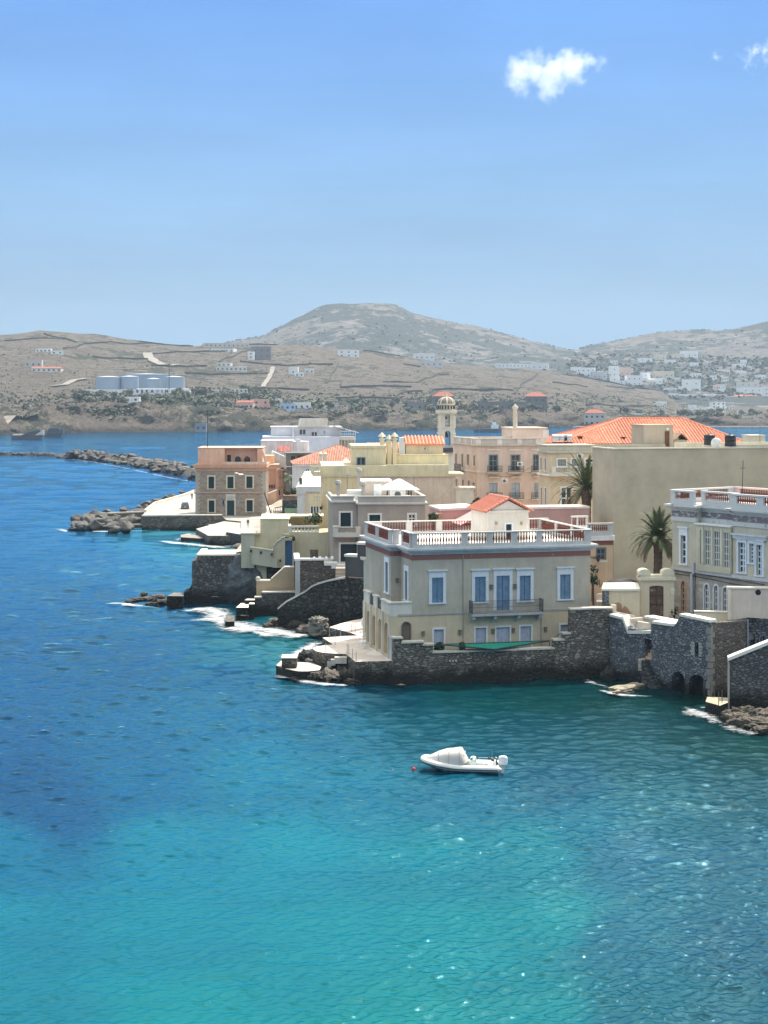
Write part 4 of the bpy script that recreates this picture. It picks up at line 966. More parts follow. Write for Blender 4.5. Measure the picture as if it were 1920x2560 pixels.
# promontory boulders
base_px = [(165,1322),(185,1300),(225,1283),(300,1277),(360,1262),(430,1240),(486,1222),(486,1232),(386,1262),(366,1272),(358,1292),(360,1318),(260,1325)]
slab('rocks', [(178,1318),(200,1300),(240,1288),(300,1282),(352,1268),(440,1240),(486,1226),(486,1240),(386,1268),(356,1292),(356,1312),(260,1316)], .7, -1.5, RD, RD, 'dark rock bed of the promontory', 'structure')
def inpoly(x, y, P):
    c = False
    for (a, b), (d, e) in zip(P, P[1:]+P[:1]):
        if (b > y) != (e > y) and x < (d-a)*(y-b)/(e-b)+a: c = not c
    return c
n_ = 0
while n_ < 85:
    u, v = rnd.uniform(165, 486), rnd.uniform(1225, 1322)
    if u > 350 and v > 1270: continue
    if not inpoly(u, v, base_px): continue
    n_ += 1; front = v > 1290; p = gz(u, v, 1.0 if front else .9); s_ = rnd.uniform(1.2, 2.3) if front else rnd.uniform(1.0, 1.8); p.z = rnd.uniform(.3, 1.4) if front else rnd.uniform(.6, 1.3)
    boulder(p, s_, 'grey boulder heaped on the promontory before the customs building', 'boulders of the promontory', rnd)
foam([(140,1322,.6),(180,1330),(260,1330),(340,1328),(420,1325),(480,1320),(540,1312)], 2.6, label='foam round the promontory boulders')
foam([(450,1345,.6),(490,1352),(540,1352),(600,1362),(600,1370)], 4.5, label='surf at the low dock'); foam([(400,1352,.6),(440,1358),(520,1366),(600,1372)], 3.0, label='thin wash before the low dock')
# quay wall, low walls
def wallrun(name, px, zt, zb, th, mat, label, cap=None, caph=.18, cat='wall', group=None, capover=.08):
    """px: plan line at height zt; solid wall of thickness th behind it"""
    P = [gz(u, v, zt) for u, v in px]; mb = MB(); d = (P[-1]-P[0]); nr = Vector((-d.y, d.x, 0)).normalized()
    if nr.y < 0: nr = -nr
    o0 = P[0].copy(); poly = [(p.x-o0.x, p.y-o0.y) for p in P]+[(p.x+nr.x*th-o0.x, p.y+nr.y*th-o0.y) for p in P[::-1]]
    mb.prism(poly, zb, zt); o = tag(mb.build(name, mat, None, (o0.x, o0.y, 0)), label, cat, group)
    if cap:
        m = MB(); poly = [(p.x-nr.x*capover-o0.x, p.y-nr.y*capover-o0.y) for p in P]+[(p.x+nr.x*(th+capover)-o0.x, p.y+nr.y*(th+capover)-o0.y) for p in P[::-1]]
        m.prism(poly, zt+.001, zt+caph); m.build('coping', cap, o)
    return o
PALE = plaster((.66, .60, .50), .2); LIME = plaster((.76, .72, .62), .2); 
wallrun('sea_wall', [(354,1291),(462,1290),(556,1289)], 3.0, -1.5, .8, stone((.20, .18, .15), (.09, .08, .07), 1.6, 1.6, .5, 1.2), 'long low rubble sea wall in front of the customs building', PALE, .25)
wallrun('low_wall', [(270,1285),(320,1283),(366,1281)], 1.9, .2, .5, stone((.34, .31, .26)), 'short pale wall among the promontory boulders', PALE, .3)
wallrun('low_wall', [(366,1274),(390,1255),(486,1228)], 2.75, .2, .5, PALE, 'thin pale parapet along the back of the paved quay', None)
o = slab('dock', [(452,1337),(470,1334),(565,1334),(566,1345),(500,1346),(452,1343)], .9, -1.5, stone((.05, .045, .04), (.02, .02, .02), 1.5, 1.5, .4), paving((.3, .27, .23), .3), 'low dark concrete dock over the wash', None, 'dock')
slab('dock', [(518,1306),(556,1306),(582,1310),(570,1318),(524,1316)], 1.3, -1.5, stone((.05, .045, .04), (.02, .02, .02), 1.5, 1.5, .4), paving((.33, .3, .26), .3), 'small stepped landing below the quay steps', None, 'dock')
slab('bastion', [(566,1330),(604,1336),(606,1322),(570,1318)], 2.5, -1.5, stone((.09, .095, .1), (.04, .04, .04), 1.6, 1.5, .4, 1.5), paving((.55, .5, .45), .3), 'dark block of masonry at the end of the landing', None, 'wall')
for i, (u, v, s_) in enumerate([(486,1345,2.0),(474,1349,1.2),(532,1315,1.3),(545,1312,1.0),(520,1318,.9),(560,1312,1.2),(598,1376,2.2),(590,1382,1.3),(438,1312,1.2)]):
    p = gz(u, v, .2); b_ = boulder(p, s_, 'dark wet boulder by the low dock and landing', 'wet boulders by the dock', rnd)
for i, (u, v) in enumerate([(520,1292),(556,1286),(664,1292)]):
    pass

# ------------------------------------------------------------------ customs building
SAND = ashlar((.36, .28, .21), (.26, .21, .16), .8, .38)
b = Bld('customs_building', 'two storey brown stone customs building with dark green shutters and a salmon attic', 'building', 489, 329, 1.5, 2.2)
W_ = b.F(664, 1290)[0]; zc = b.F(489, 1172)[1]; H2 = b.F(560, 1177)[1]
fo = [b.rect(zr(Z1, r)) for r in ((203, 636, 250, 735), (360, 636, 411, 732), (517, 634, 569, 730), (205, 833, 252, 930), (519, 830, 570, 925))]
dr = b.rect(zr(Z1, (357, 833, 417, 968))); dr[2] = .1
mb = MB(); block(mb, 0, W_, 0, 13, 0, H2, fo+[dr]); b.build(mb, 'wall', SAND)
for sd_ in (0, 1):
    mb = MB()
    for k in range(int(H2/.45)):
        w = .95 if k % 2 else .6; x0, x1 = (W_-w, W_+.04) if sd_ else (-.04, w); mb.box(x0, x1, -.05, .3, k*.45+.02, k*.45+.45)
    b.build(mb, 'quoin', plaster((.46, .41, .34), .5))
zs = b.F(560, 1233)[1]; mb = MB(); mb.box(-.1, W_+.1, -.14, .1, zs, zs+.28); b.build(mb, 'string_course', plaster((.5, .36, .28), .3))
mb = MB(); zt = cornice(mb, 0, W_, 0, 13, H2-.001, ((.06, .5), (.2, .15), (.42, .22), (.3, .5))); b.build(mb, 'cornice', plaster((.60, .34, .22), .4))
for i, h in enumerate(fo): window(b, 'F', 0, h, 'shutter', (.012, .045, .045), (.62, .55, .42), .28, .3)
window(b, 'F', 0, dr, 'panel', (.01, .04, .05), (.66, .58, .44), .32, .4, False, name='door')
pq = b.rect(zr(Z1, (347, 785, 425, 818))); mb = MB(); mb.box(pq[0], pq[1], -.22, 0, pq[2], pq[3]); mb.box(pq[0]-.08, pq[1]+.08, -.28, 0, pq[3], pq[3]+.1); pl_ = b.build(mb, 'plaque', plaster((.7, .68, .62), .3))
m = MB()
for k, w in enumerate((1.5, 2.0, 1.2)): m.box((pq[0]+pq[1])/2-w/2, (pq[0]+pq[1])/2+w/2, -.235, -.221, pq[3]-.38-k*.27, pq[3]-.3-k*.27)
m.build('lettering', plain((.3, .28, .25)), pl_)
# attic: setback storey in salmon with a terrace notch and water tanks
AT = plaster((.84, .50, .34), .25); za = b.F(560, 1121)[1]; xa = b.F(Z1(348, 0)[0], 1140, 1.6)[0]; xb = b.F(Z1(632, 0)[0], 1140, 3)[0]; xn = b.F(Z1(338, 0)[0], 1140, 1.6)[0]
mb = MB(); block(mb, .4, xn, 1.2, 12, zt, za); dh = b.rect(zr(Z1, (358, 456, 389, 532)), 'F', 2.6); dh[2] = zt+.02
block(mb, xn+.002, xb+.6, 2.6, 12, zt, za-.1, [dh]); mb.box(.3, xb+.7, 1.1, 12.1, za+.001, za+.15); mb.box(xb-.5, xb+.62, 1.0, 2.598, zt, za-.102); b.build(mb, 'attic', AT)
window(b, 'F', 2.6, dh, 'panel', (.03, .04, .03), (.5, .3, .2), .1, name='door')
mb = MB(); mb.box(xn, W_+.2, -.2, .1, zt, zt+.55); mb.wallpoly([(W_-.2, zt), (W_+.25, zt), (W_+.25, zt+.6), (xb+.7, za-.3), (xb+.4, za-.3)], .3, .6); b.build(mb, 'parapet', plaster((.72, .52, .40), .3))
fl = [((345, 822), (-.5, 'eu'), (.015, .03, .16)), ((447, 822), (.5, 'gr'), (.2, .3, .55))]
for (X, Y), (dx, nm), col in fl:
    x, z = b.F(*Z1(X, Y)); e = MB(); e.tube([(x, 0, z-1.2), (x+dx, -1.5, z+.5)], .035, 5); f_ = b.build(e, 'flagpole', plain((.7, .7, .68)))
    m = MB(); n = 8
    for k in range(n): 
        a, c = k/n, (k+1)/n; P = lambda t, s_: (x+dx*(.55+.45*t)+.06*math.sin(t*9+s_), -1.5*(.55+.45*t)+.1*math.sin(s_*5+t*5), z-1.2+1.7*(.55+.45*t)-s_*1.25)
        m.quad(P(a, 0), P(c, 0), P(c, 1), P(a, 1))
    m.mi = 0; m.build('flag', plain(col, .8, .1), f_)
mb = MB(); mb.tube([(0, 0, 0), (0, 0, 8.2)], [.11, .06], 6); mb.lathe((0, 0, 8.2), [(.12, 0), (.12, .1), (0, .16)], 6); p = at(519, 1122, 333); tag(mb.build('flagstaff', plain((.03, .03, .035)), None, p), 'tall bare dark flagstaff on the roof of the customs building', 'flagstaff')

# orange houses to the right of it
b = Bld('orange_house', 'orange two storey house with pilasters beside the brown stone customs building', 'building', Z1(640, 0)[0], 352, 3, 2.2)
W_ = b.F(Z1(770, 0)[0], 1200)[0]; zt = b.F(680, 1172)[1]; OR = plaster((.56, .29, .19), .35)
h1 = b.rect(zr(Z1, (675, 703, 762, 735)))
mb = MB(); block(mb, 0, W_, 0, 10, 0, zt, [h1]); b.build(mb, 'wall', OR); window(b, 'F', 0, h1, 'glass', fr=(.3, .2, .15), w=0, bars=(4, 1), sill=False)
e2 = Bld('orange_house', 'narrow orange house front with pilasters and small balcony facing right', 'building', Z1(772, 0)[0], 351.6, 34, 2.2)
W2 = e2.F(Z1(845, 0)[0], 1200)[0]; fo = [e2.rect(zr(Z1, r)) for r in ((806, 560, 826, 660), (785, 745, 798, 790), (822, 738, 836, 780))]
mb = MB(); block(mb, 0, W2, 0, 9.6, 0, zt, fo); e2.build(mb, 'wall', plaster((.66, .38, .26), .3))
mb = MB()
for f in (.02, .5, .94): mb.box(W2*f-.1, W2*f+.3, -.12, .05, 0, zt-.5)
mb.box(-.25, W2+.3, -.3, .1, zt-.5, zt); mb.box(-.15, W2+.2, -.4, .1, zt*.56, zt*.56+.22); e2.build(mb, 'pilaster', plaster((.72, .46, .33), .25))
for h in fo: window(e2, 'F', 0, h, 'shutter', (.09, .03, .02), (.7, .48, .36), .1)
x, z = e2.F(*Z1(812, 655)); railing(e2, (x-1.0, -.9, 0), (x+1.2, -.9, 0), z, 1, 8, plain((.03, .03, .03)))
mb = MB(); mb.box(0, W_+.2, -.15, 6, zt+.001, zt+.8); mb.box(-.3, W_+.5, -.45, 6.2, zt+.801, zt+1.0); b.build(mb, 'cornice', plaster((.66, .42, .30), .3))
mb = MB(); x0, z0 = b.F(*Z1(645, 470), 3); mb.box(0, b.F(*Z1(745, 470), 3)[0], 3, 9, zt+.9, b.F(*Z1(700, 462), 3)[1]); b.build(mb, 'upper_room', plaster((.80, .48, .28), .2))
wb = Bld('yard_wall', 'sunlit orange yard wall with pale coping beside the brown stone customs building', 'wall', Z1(678, 0)[0], 340, 20, 2.2)
w_ = wb.F(Z1(766, 0)[0], 1240)[0]; z1 = wb.F(*Z1(720, 772))[1]; mb = MB(); mb.wallpoly([(0, -.5), (w_, -.5), (w_, z1+.5), (0, z1-.5)], 0, .4); wb.build(mb, 'wall', plaster((.72, .45, .28), .4)); mb = MB(); mb.wallpoly([(-.1, z1-.48), (w_+.1, z1+.52), (w_+.1, z1+.75), (-.1, z1-.25)], -.08, .48); wb.build(mb, 'coping', LIME)

# white rounded house and white villa
b = Bld('white_house', 'white house with a rounded corner below the large white villa', 'building', Z1(638, 0)[0], 372, 2, 2.2)
W_ = b.F(Z1(905, 0)[0], 1110)[0]; zt = b.F(700, Z1(0, 345)[1])[1]; mb = MB(); block(mb, 0, W_, 0, 10, 0, zt); mb.lathe((W_-.2, 4, 0), [(4, 0), (4, zt)], 24); mb.box(-.1, W_, -.12, 10, zt+.001, zt+.3); b.build(mb, 'wall', plaster((.72, .66, .64), .5))
x, z = b.F(*Z1(945, 400)); mb = MB(); mb.box(x-.6, x+.6, .2, 1.6, z-5, z+2.2); b.build(mb, 'chimney', plaster(WHITE, .1))
b2 = Bld('white_house', 'low white ruined house with sloping walls behind the orange houses', 'building', Z1(700, 0)[0], 360, 6, 2.2)
W_ = b2.F(Z1(840, 0)[0], 1140)[0]; z1 = b2.F(*Z1(720, 425))[1]; z2 = b2.F(*Z1(835, 470))[1]; mb = MB(); mb.wallpoly([(-3, 0), (W_, 0), (W_, z2), (1, z1), (1, z1-1.5), (-3, z1-.6)], 0, 7); b2.build(mb, 'wall', plaster((.74, .71, .68), .5))
m = MB(); gable_roof(m, 2.5, W_+1.5, 5, 11, z1-.2, 1.2, 'x'); b2.build(m, 'roof', tiles((.6, .2, .16)))
b = Bld('white_villa', 'large white villa with a pergola roof terrace in front of the far shore', 'building', Z1(655, 0)[0], 392, 5, 2.2)
W_ = b.F(Z1(1290, 0)[0], 1110)[0]; zt = b.F(750, Z1(0, 305)[1])[1]; VW = plaster((.62, .64, .70), .15)
mb = MB(); block(mb, 0, W_, 0, 16, 0, zt); b.build(mb, 'wall', VW)
x0 = b.F(Z1(725, 0)[0], 1080, 4)[0]; x1 = b.F(Z1(1300, 0)[0], 1080, 4)[0]; z2 = b.F(700, Z1(0, 228)[1], 4)[1]
fo = [b.rect(zr(Z1, r), 'F', 4) for r in ((957, 243, 1010, 288), (1057, 265, 1105, 300), (1158, 255, 1172, 280))]
mb = MB(); block(mb, x0, x1, 4, 14, zt, z2, fo); mb.box(x0-.2, x1+.3, 3.8, 14.2, z2+.001, z2+.25); mb.box(b.F(Z1(905, 0)[0], 1080, 3)[0]-.2, b.F(Z1(905, 0)[0], 1080, 3)[0]+.2, 1.6, 3.99, zt, z2); b.build(mb, 'upper_storey', plaster((.66, .65, .66), .15))
for h in fo: window(b, 'F', 4, h, 'glass', fr=(.6, .62, .64), w=0, bars=(2, 1), sill=False)
mb = MB(); x0, z0 = b.F(*Z1(960, 228), 5); x1, _ = b.F(*Z1(1175, 228), 5)
for k in range(15): x = x0+(x1-x0)*k/14; mb.wallpoly([(x-.3, z2+.3), (x+.25, z2+.3), (x+.6, z2+2.2), (x+.1, z2+2.3)], 3.2, 9)
mb.box(x0, x1+.8, 3, 3.2, z2+.26, z2+.55); b.build(mb, 'pergola', plaster((.7, .66, .56), .4))
# side porch with columns on the right
mb = MB(); mb.box(W_+.001, W_+4.2, .5, 9, zt-.9, zt-.1)
for k in range(5): mb.box(W_+.4+k*.85, W_+.7+k*.85, .6, .95, 6, zt-.9)
mb.box(W_+.0, W_+3.8, 3, 9, 0, zt-.92); b.build(mb, 'porch', plaster((.66, .6, .5), .2)); railing(b, (W_+.1, .6, 0), (W_+4.1, .6, 0), zt-.1, 1.5, 7, plain((.6, .62, .6)), r=.05)
mb = MB(); mb.wallpoly([(W_-1.4, z2+.3), (W_+5, z2-1.4), (W_+5, z2-1.25), (W_-1.4, z2+.5)], 1, 6); b.build(mb, 'awning', plain((.75, .76, .75)))
for X in (1330, 1392): x, z = b.F(*Z1(X, 300)); m = MB(); m.tube([(x, .7, z), (x, .7, z+2.6)], .06, 5); b.build(m, 'post', plain((.05, .05, .06)))
# dark unfinished building between
b = Bld('unfinished_building', 'dark grey unfinished concrete building behind the orange houses', 'building', Z1(848, 0)[0], 350, 4, 2.2)
W_ = b.F(Z1(1130, 0)[0], 1140)[0]; zt = b.F(740, Z1(0, 447)[1])[1]; fo = [b.rect(zr(Z1, r)) for r in ((885, 465, 925, 545), (890, 580, 918, 670), (935, 460, 990, 520), (1000, 460, 1060, 520))]
mb = MB(); block(mb, 0, W_, 0, 8, 0, zt, fo, depth=1.2); mb.box(-.3, W_+.3, -.4, 8, zt+.001, zt+.25); b.build(mb, 'wall', plaster((.19, .19, .19), .6, (.05, .05, .05)))
for h in fo: window(b, 'F', 0, h, 'glass', fr=(.1, .1, .1), w=0, bars=(1, 1), sill=False, depth=1.0)
mb = MB(); x, z = b.F(*Z1(895, 555)); mb.box(-.2, x+3, -1.1, 0, z, z+.2); b.build(mb, 'balcony', plaster((.5, .48, .44), .5))
# white house with red hip roof
b = Bld('white_house', 'white house with a red tiled hip roof and one arched window', 'building', Z1(915, 0)[0], 300, 5, 4)
W_ = b.F(Z1(1440, 0)[0], 1180)[0]; zt = b.F(760, Z1(0, 533)[1])[1]; ah = b.rect(zr(Z1, (1012, 572, 1043, 632)))+[1]
mb = MB(); block(mb, 0, W_, 0, 15, 0, zt, [ah]); b.build(mb, 'wall', plaster((.70, .66, .63), .2)); window(b, 'F', 0, ah, 'glass', fr=(.55, .55, .56), w=.1, bars=(2, 2), arch=1)
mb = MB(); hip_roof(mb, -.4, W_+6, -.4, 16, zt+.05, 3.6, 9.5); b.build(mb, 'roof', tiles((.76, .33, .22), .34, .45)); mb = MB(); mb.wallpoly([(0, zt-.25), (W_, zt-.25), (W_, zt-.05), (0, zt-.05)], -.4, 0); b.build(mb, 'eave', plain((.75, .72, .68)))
for X in (1133, 1172):
    x, z = b.F(*Z1(X, 540), -1.5); m = MB(); m.box(x-.3, x+.3, -1.75, -1.15, z-3, z+1.9); m.box(x-.4, x+.4, -1.85, -1.05, z+1.901, z+2.05); m.lathe((x, -1.45, z+2.05), [(.35, 0), (.45, .15), (0, .6)], 8); b.build(m, 'chimney', plaster((.7, .66, .5), .2))
x, z = b.F(*Z1(1342, 530), 1); m = MB(); m.box(x-.5, x+.5, .6, 1.4, z-.6, z+.5); m.lathe((x, 1, z+.5), [(.9, 0), (0, .7)], 4); b.build(m, 'dormer', plaster((.7, .66, .6), .2))
# small classical house with ribbed white roof
b = Bld('pilastered_house', 'small grey house with a broad corner pilaster and ribbed white roof', 'building', Z1(945, 0)[0], 262, 3, 3.5)
W_ = b.F(Z1(1130, 0)[0], 1240)[0]; zt = b.F(760, Z1(0, 722)[1])[1]
fo = [b.rect(zr(Z1, (1050, 880, 1118, 960)))]; mb = MB(); block(mb, 0, W_, 0, 9, 0, zt, fo); b.build(mb, 'wall', plaster((.52, .47, .36), .35)); window(b, 'F', 0, fo[0], 'glass', fr=(.55, .58, .58), w=.15, bars=(3, 1))
mb = MB(); w_ = b.F(*Z1(1000, 800))[0]; mb.box(-.12, w_, -.2, .1, 0, zt-1.2); mb.box(-.25, w_+.15, -.32, .12, zt-1.2, zt-.8); mb.box(-.2, W_+.1, -.3, .1, zt-.8, zt); b.build(mb, 'pilaster', plaster((.50, .52, .53), .3))
mb = MB(); z2 = b.F(*Z1(1130, 655), 6)[1]
mb.add([(-.3, -.3, zt+.05), (W_+.1, -.3, zt+.05), (W_+.1, 8, zt+2.3), (1.2, 8, zt+2.3)], [[0, 1, 2, 3]])
for k in range(9): x = .8+k*(W_-1)/8; mb.tube([(x-.6, -.25, zt+.12), (x+.9, 7.9, zt+2.36)], .09, 4)
b.build(mb, 'roof', plain((.82, .8, .74), .8)); mb = MB(); x, z = b.F(*Z1(968, 690)); mb.box(x-.25, x+.25, .8, 1.3, zt, zt+1.5); b.build(mb, 'chimney', plain((.05, .05, .05)))
# retaining stones and bushes between
gv = Bld('garden_wall', 'bluish rubble garden wall beside the pilastered house, under shrubs', 'wall', Z1(815, 0)[0], 272, 4, 2.2)
w_ = gv.F(Z1(944, 0)[0], 1260)[0]; z1 = gv.F(*Z1(880, 835))[1]; mb = MB(); mb.box(0, w_, 0, 3, -2, z1); gv.build(mb, 'wall', stone((.11, .125, .135), (.05, .055, .06), 1.6, 1.6, .5)); mb = MB(); mb.box(.2, w_, .4, 3.5, z1, z1+.9); gv.build(mb, 'bank', rockm((.34, .22, .15), .01, 1, (.3, .2, .15)))
mb = MB(); x, z = gv.F(*Z1(905, 950), -1); mb.box(x-1.5, x+2.2, -1.05, -1, z-.5, z+1.1); gv.build(mb, 'fence_panel', plain((.3, .42, .28)))
def bush(u, v, y, r, rz, seed, label, col, n=420, size=.22):
    z = zat(v, y); mb = leaf_ball(n, size*.6, r, rz, seed); o = mb.build('shrub', leafm(col, 1.0), None, at(u, v, y)); tag(o, label, 'shrub'); mb2 = MB().tube([(0, 0, -1.5), (0, 0, rz)], [.12, .05], 5); mb2.build('stem', rockm((.12, .09, .06), .01), o); return o
bush(Z1(865, 0)[0], Z1(0, 745)[1], 290, .75, 2.2, 3, 'pale flowering oleander shrub beside the dark unfinished building', (.30, .33, .2))
bush(Z1(880, 0)[0], Z1(0, 812)[1], 275, 1.1, 1.1, 4, 'green shrub on the bank above the bluish garden wall', (.06, .085, .04)); bush(Z1(920, 0)[0], Z1(0, 815)[1], 276, .9, .9, 8, 'darker shrub next to the pilastered house', (.045, .07, .035))
# railing on the lane
rl = Bld('lane_railing', 'dark metal railing down the lane beside the brown stone customs building', 'railing', Z1(700, 0)[0], 300, 0, 2.2)
x1_, z1_ = rl.F(*Z1(725, 960)); x2, z2 = rl.F(*Z1(815, 935)); mb = MB(); mb.tube([(-.8, 0, z1_+4.5), (x1_, 0, z1_+.2), (x2, 0, z2)], .12, 5); mb.tube([(x1_+.6, 0, z1_+1.5), (x2, 0, z2+1.2)], .09, 5)
for k in range(6): f = k/5; mb.tube([(x1_+(x2-x1_)*f, 0, z1_+(z2-z1_)*f-.8), (x1_+(x2-x1_)*f, 0, z1_+(z2-z1_)*f+1.2)], .05, 4)
rl.build(mb, 'railing', plain((.03, .03, .035)))
slab('lane', [Z1(684, 880), Z1(812, 850), Z1(830, 960), Z1(700, 975)], 4.5, 2, LIME, paving((.58, .55, .5), .3), 'pale lane climbing past the customs building')

# ------------------------------------------------------------------ big yellow building
YEL = plaster((.70, .58, .36), .3); YEL2 = plaster((.66, .58, .38), .3); PINKY = plaster((.60, .49, .39), .4)
b = Bld('yellow_building', 'large pale yellow stepped building with red roofed penthouse in the middle of the town', 'building', Z1(1145, 0)[0], 214, 3, 4.6)
F_ = lambda X, Y, o=0: b.F(*Z2(X, Y), o)
W_ = F_(925, 700)[0]; xl2 = F_(150, 700)[0]; zm = F_(400, 627)[1]; zt = F_(500, 545)[1]; x3 = F_(868, 580)[0]
mb = MB(); block(mb, 0, W_, 0, 16, 0, zm); b.build(mb, 'wall', PINKY)
mb = MB(); block(mb, -.06, xl2, -.06, 3, 0, zm); b.build(mb, 'yellow_wing', YEL)
mb = MB(); block(mb, -.1, x3, -.1, 15.9, zm+.001, zt); mb.box(0, W_+.6, -.25, 0, zm-.12, zm); mb.box(x3, W_+1.2, -.3, 6, zm+.002, zm+.3); b.build(mb, 'upper_band', YEL2)
# upper left cube
xa, za = F_(75, 400); xb = F_(352, 500)[0]; wh = [b.rect(zr(Z2, (108, 478, 175, 540)), 'F', 1.5)]
mb = MB(); block(mb, xa, xb, 1.5, 12, zt, za, wh); mb.box(xa-.2, xb+.1, 1.3, 12.1, za+.001, za+.35); b.build(mb, 'upper_storey', YEL2); window(b, 'F', 1.5, wh[0], 'glass', fr=(.2, .24, .26), w=.06, bars=(2, 1))
# terrace parapet sunlit, penthouse
z4 = F_(600, 458, 5)[1]; x4 = F_(866, 500, 5)[0]; mb = MB(); block(mb, xb+.002, x4, 5, 14, zt, z4); mb.box(xb, x4+.1, 4.9, 5.3, z4+.001, z4+.12); mb.box(xb, x3, 0, .35, zt+.001, zt+.16); b.build(mb, 'terrace_wall', plaster((.74, .66, .44), .2))
xp0, xp1 = F_(512, 400, 6.5)[0], F_(822, 400, 6.5)[0]; zp = F_(660, 365, 6.5)[1]; ph = [b.rect(zr(Z2, (665, 393, 680, 415)), 'F', 6.5)]
mb = MB(); block(mb, xp0, xp1, 6.5, 13, z4, zp, ph); b.build(mb, 'penthouse', plaster((.72, .60, .40), .3)); window(b, 'F', 6.5, ph[0], 'glass', w=.05, bars=(1, 1), sill=False)
mb = MB(); zr2 = F_(660, 310, 9.7)[1]; mb.add([(xp0-.3, 6.2, zp), (xp1+.3, 6.2, zp), (xp1+.3, 10, zr2+.2), (xp0-.3, 10, zr2+.2), (xp0-.3, 13.3, zp), (xp1+.3, 13.3, zp)], [[0, 1, 2, 3], [3, 2, 5, 4]])
b.build(mb, 'roof', tiles((.80, .30, .18), .5, .7)); mb = MB(); mb.box(xp0-.28, xp1+.28, 6.3, 13, zp-.2, zp-.01); n = int((xp1-xp0)/.5)
for k in range(n): mb.tube([(xp0+.1+k*.5, 6.15, zp+.04), (xp0+.1+k*.5, 9.9, zr2+.28)], .1, 5)
b.build(mb, 'tile_ribs', plain((.82, .32, .2), .8))
for (x0, y0, x1, y1) in ((300, 312, 333, 402), (358, 332, 394, 430), (404, 312, 437, 432)):
    a = b.rect(zr(Z2, (x0, y0+18, x1, y1)), 'F', 3.5); m = MB(); m.box(a[0], a[1], 3.5, 4.6, zt, a[3]); m.box(a[0]-.12, a[1]+.12, 3.4, 4.7, a[3]+.001, a[3]+.14); m.box(a[0]+.1, a[1]-.1, 3.6, 4.4, a[3]+.141, a[3]+.45); m.lathe(((a[0]+a[1])/2, 4, a[3]+.45), [(.62, 0), (0, .65)], 4); b.build(m, 'chimney', plaster((.70, .62, .44), .25))
m = MB(); x, z = F_(420, 385, 9); m.add([(xb-3, 8.5, zt+1.5), (F_(460, 400, 8.5)[0], 8.5, zt+1.5), (F_(462, 350, 14)[0], 14, F_(440, 350, 14)[1]), (F_(190, 350, 14)[0], 14, F_(200, 352, 14)[1])], [[0, 1, 2, 3]]); b.build(m, 'roof', tiles((.72, .36, .2)))
m = MB(); a = b.rect(zr(Z2, (462, 312, 505, 432)), 'F', 6); m.box(a[0], a[1], 6, 8, zt, a[3]); b.build(m, 'stair_block', plaster((.62, .64, .66), .2))
# left side projections: small balustraded balconies
for (X0, Y0, X1, Y1) in ((1050, 568, 1140, 630), (1042, 782, 1140, 880)):
    a = b.rect(zr(Z1, (X0, Y0, X1, Y1)), 'F', -.2); m = MB(); m.wallpoly([(a[0]+.3, a[2]), (a[1], a[2]), (a[1], a[2]+.5), (a[0], a[2]+.5)], -1.2, 1); o = b.build(m, 'balcony', YEL2)
    balustrade(b, (a[0], -1.1), (a[1], -1.1), a[2]+.5, [(.35, .85)], max(.9, a[3]-a[2]-.5), .12, .14, .25, YEL2, plaster((.72, .68, .55)), 3.2)
mb = MB(); a = b.rect(zr(Z1, (1140, 880, 1150, 912))); x, z = b.F(*Z1(1136, 890)); mb.lathe((x, -.3, z), [(.05, -.3), (.18, -.2), (.22, .2), (.05, .4)], 8); b.build(mb, 'lantern', plain((.03, .03, .03)))
x, z = F_(945, 830); m = MB(); m.box(W_+.001, W_+2.6, -.2, 3, z-.6, z+1.6); m.box(W_-.1, W_+2.8, -.35, 3, z+1.601, z+1.8); b.build(m, 'side_porch', plaster((.66, .6, .48), .3))
# back service hut behind grey house roof
# ------------------------------------------------------------------ grey house
GREY = plaster((.36, .315, .27), .25); GT = plaster((.66, .63, .58), .2)
b = Bld('grey_house', 'grey taupe house with dark shuttered windows framed in white, left of the balustraded mansion', 'building', 832, 193, 5, 4.6)
xj = b.F(895, 1260)[0]; W_ = b.F(1063, 1290)[0]; zt = b.F(980, 1262)[1]; zt0 = b.F(860, 1258)[1]
f1 = [b.rect(zr(Z1, (1300, 937, 1386, 1052))), b.rect(zr(Z4, (1367, 335, 1503, 488)))]; f2 = [b.rect(zr(Z2, r), 'F', .0) for r in ((210, 952, 300, 1102), (537, 950, 590, 1045))]
mb = MB(); block(mb, 0, xj, .5, 12, 0, zt0, f1); block(mb, xj+.001, W_, 0, 12, 0, zt, f2); b.build(mb, 'wall', GREY)
for i, h in enumerate(f1): window(b, 'F', .5, h, 'panel', (.012, .03, .038), (.68, .66, .6), .22, .22, i == 0)
window(b, 'F', 0, f2[0], 'panel', (.01, .04, .045), (.68, .66, .6), .22); window(b, 'F', 0, f2[1], 'glass', (.012, .03, .035), (.68, .66, .6), .22, bars=(2, 3))
mb = MB(); cornice(mb, 0, xj-.5, .5, 12, zt0, ((.1, .12), (.3, .2))); cornice(mb, xj, W_, 0, 12, zt, ((.1, .12), (.3, .2))); b.build(mb, 'cornice', GT)
zp = b.F(980, 1243)[1]; mb = MB()
for (x0, x1, y0) in ((0, xj-.5, .5), (xj, W_, 0)):
    mb.box(x0, x1, y0-.05, y0+.3, zt+.3, zp); mb.box(x0-.1, x1+.1, y0-.15, y0+.4, zp+.001, zp+.16)
mb.box(-.05, .3, .801, 12, zt+.3, zp); mb.box(W_-.3, W_+.02, .301, 12, zt+.3, zp); mb.box(W_-.35, W_+.1, .41, 12, zp+.001, zp+.16); b.build(mb, 'parapet', plaster((.44, .42, .38), .3)); mb = MB(); mb.box(.3, W_-.3, .8, 12, zt+.25, zt+.42); b.build(mb, 'roof', plaster((.76, .73, .66), .2))
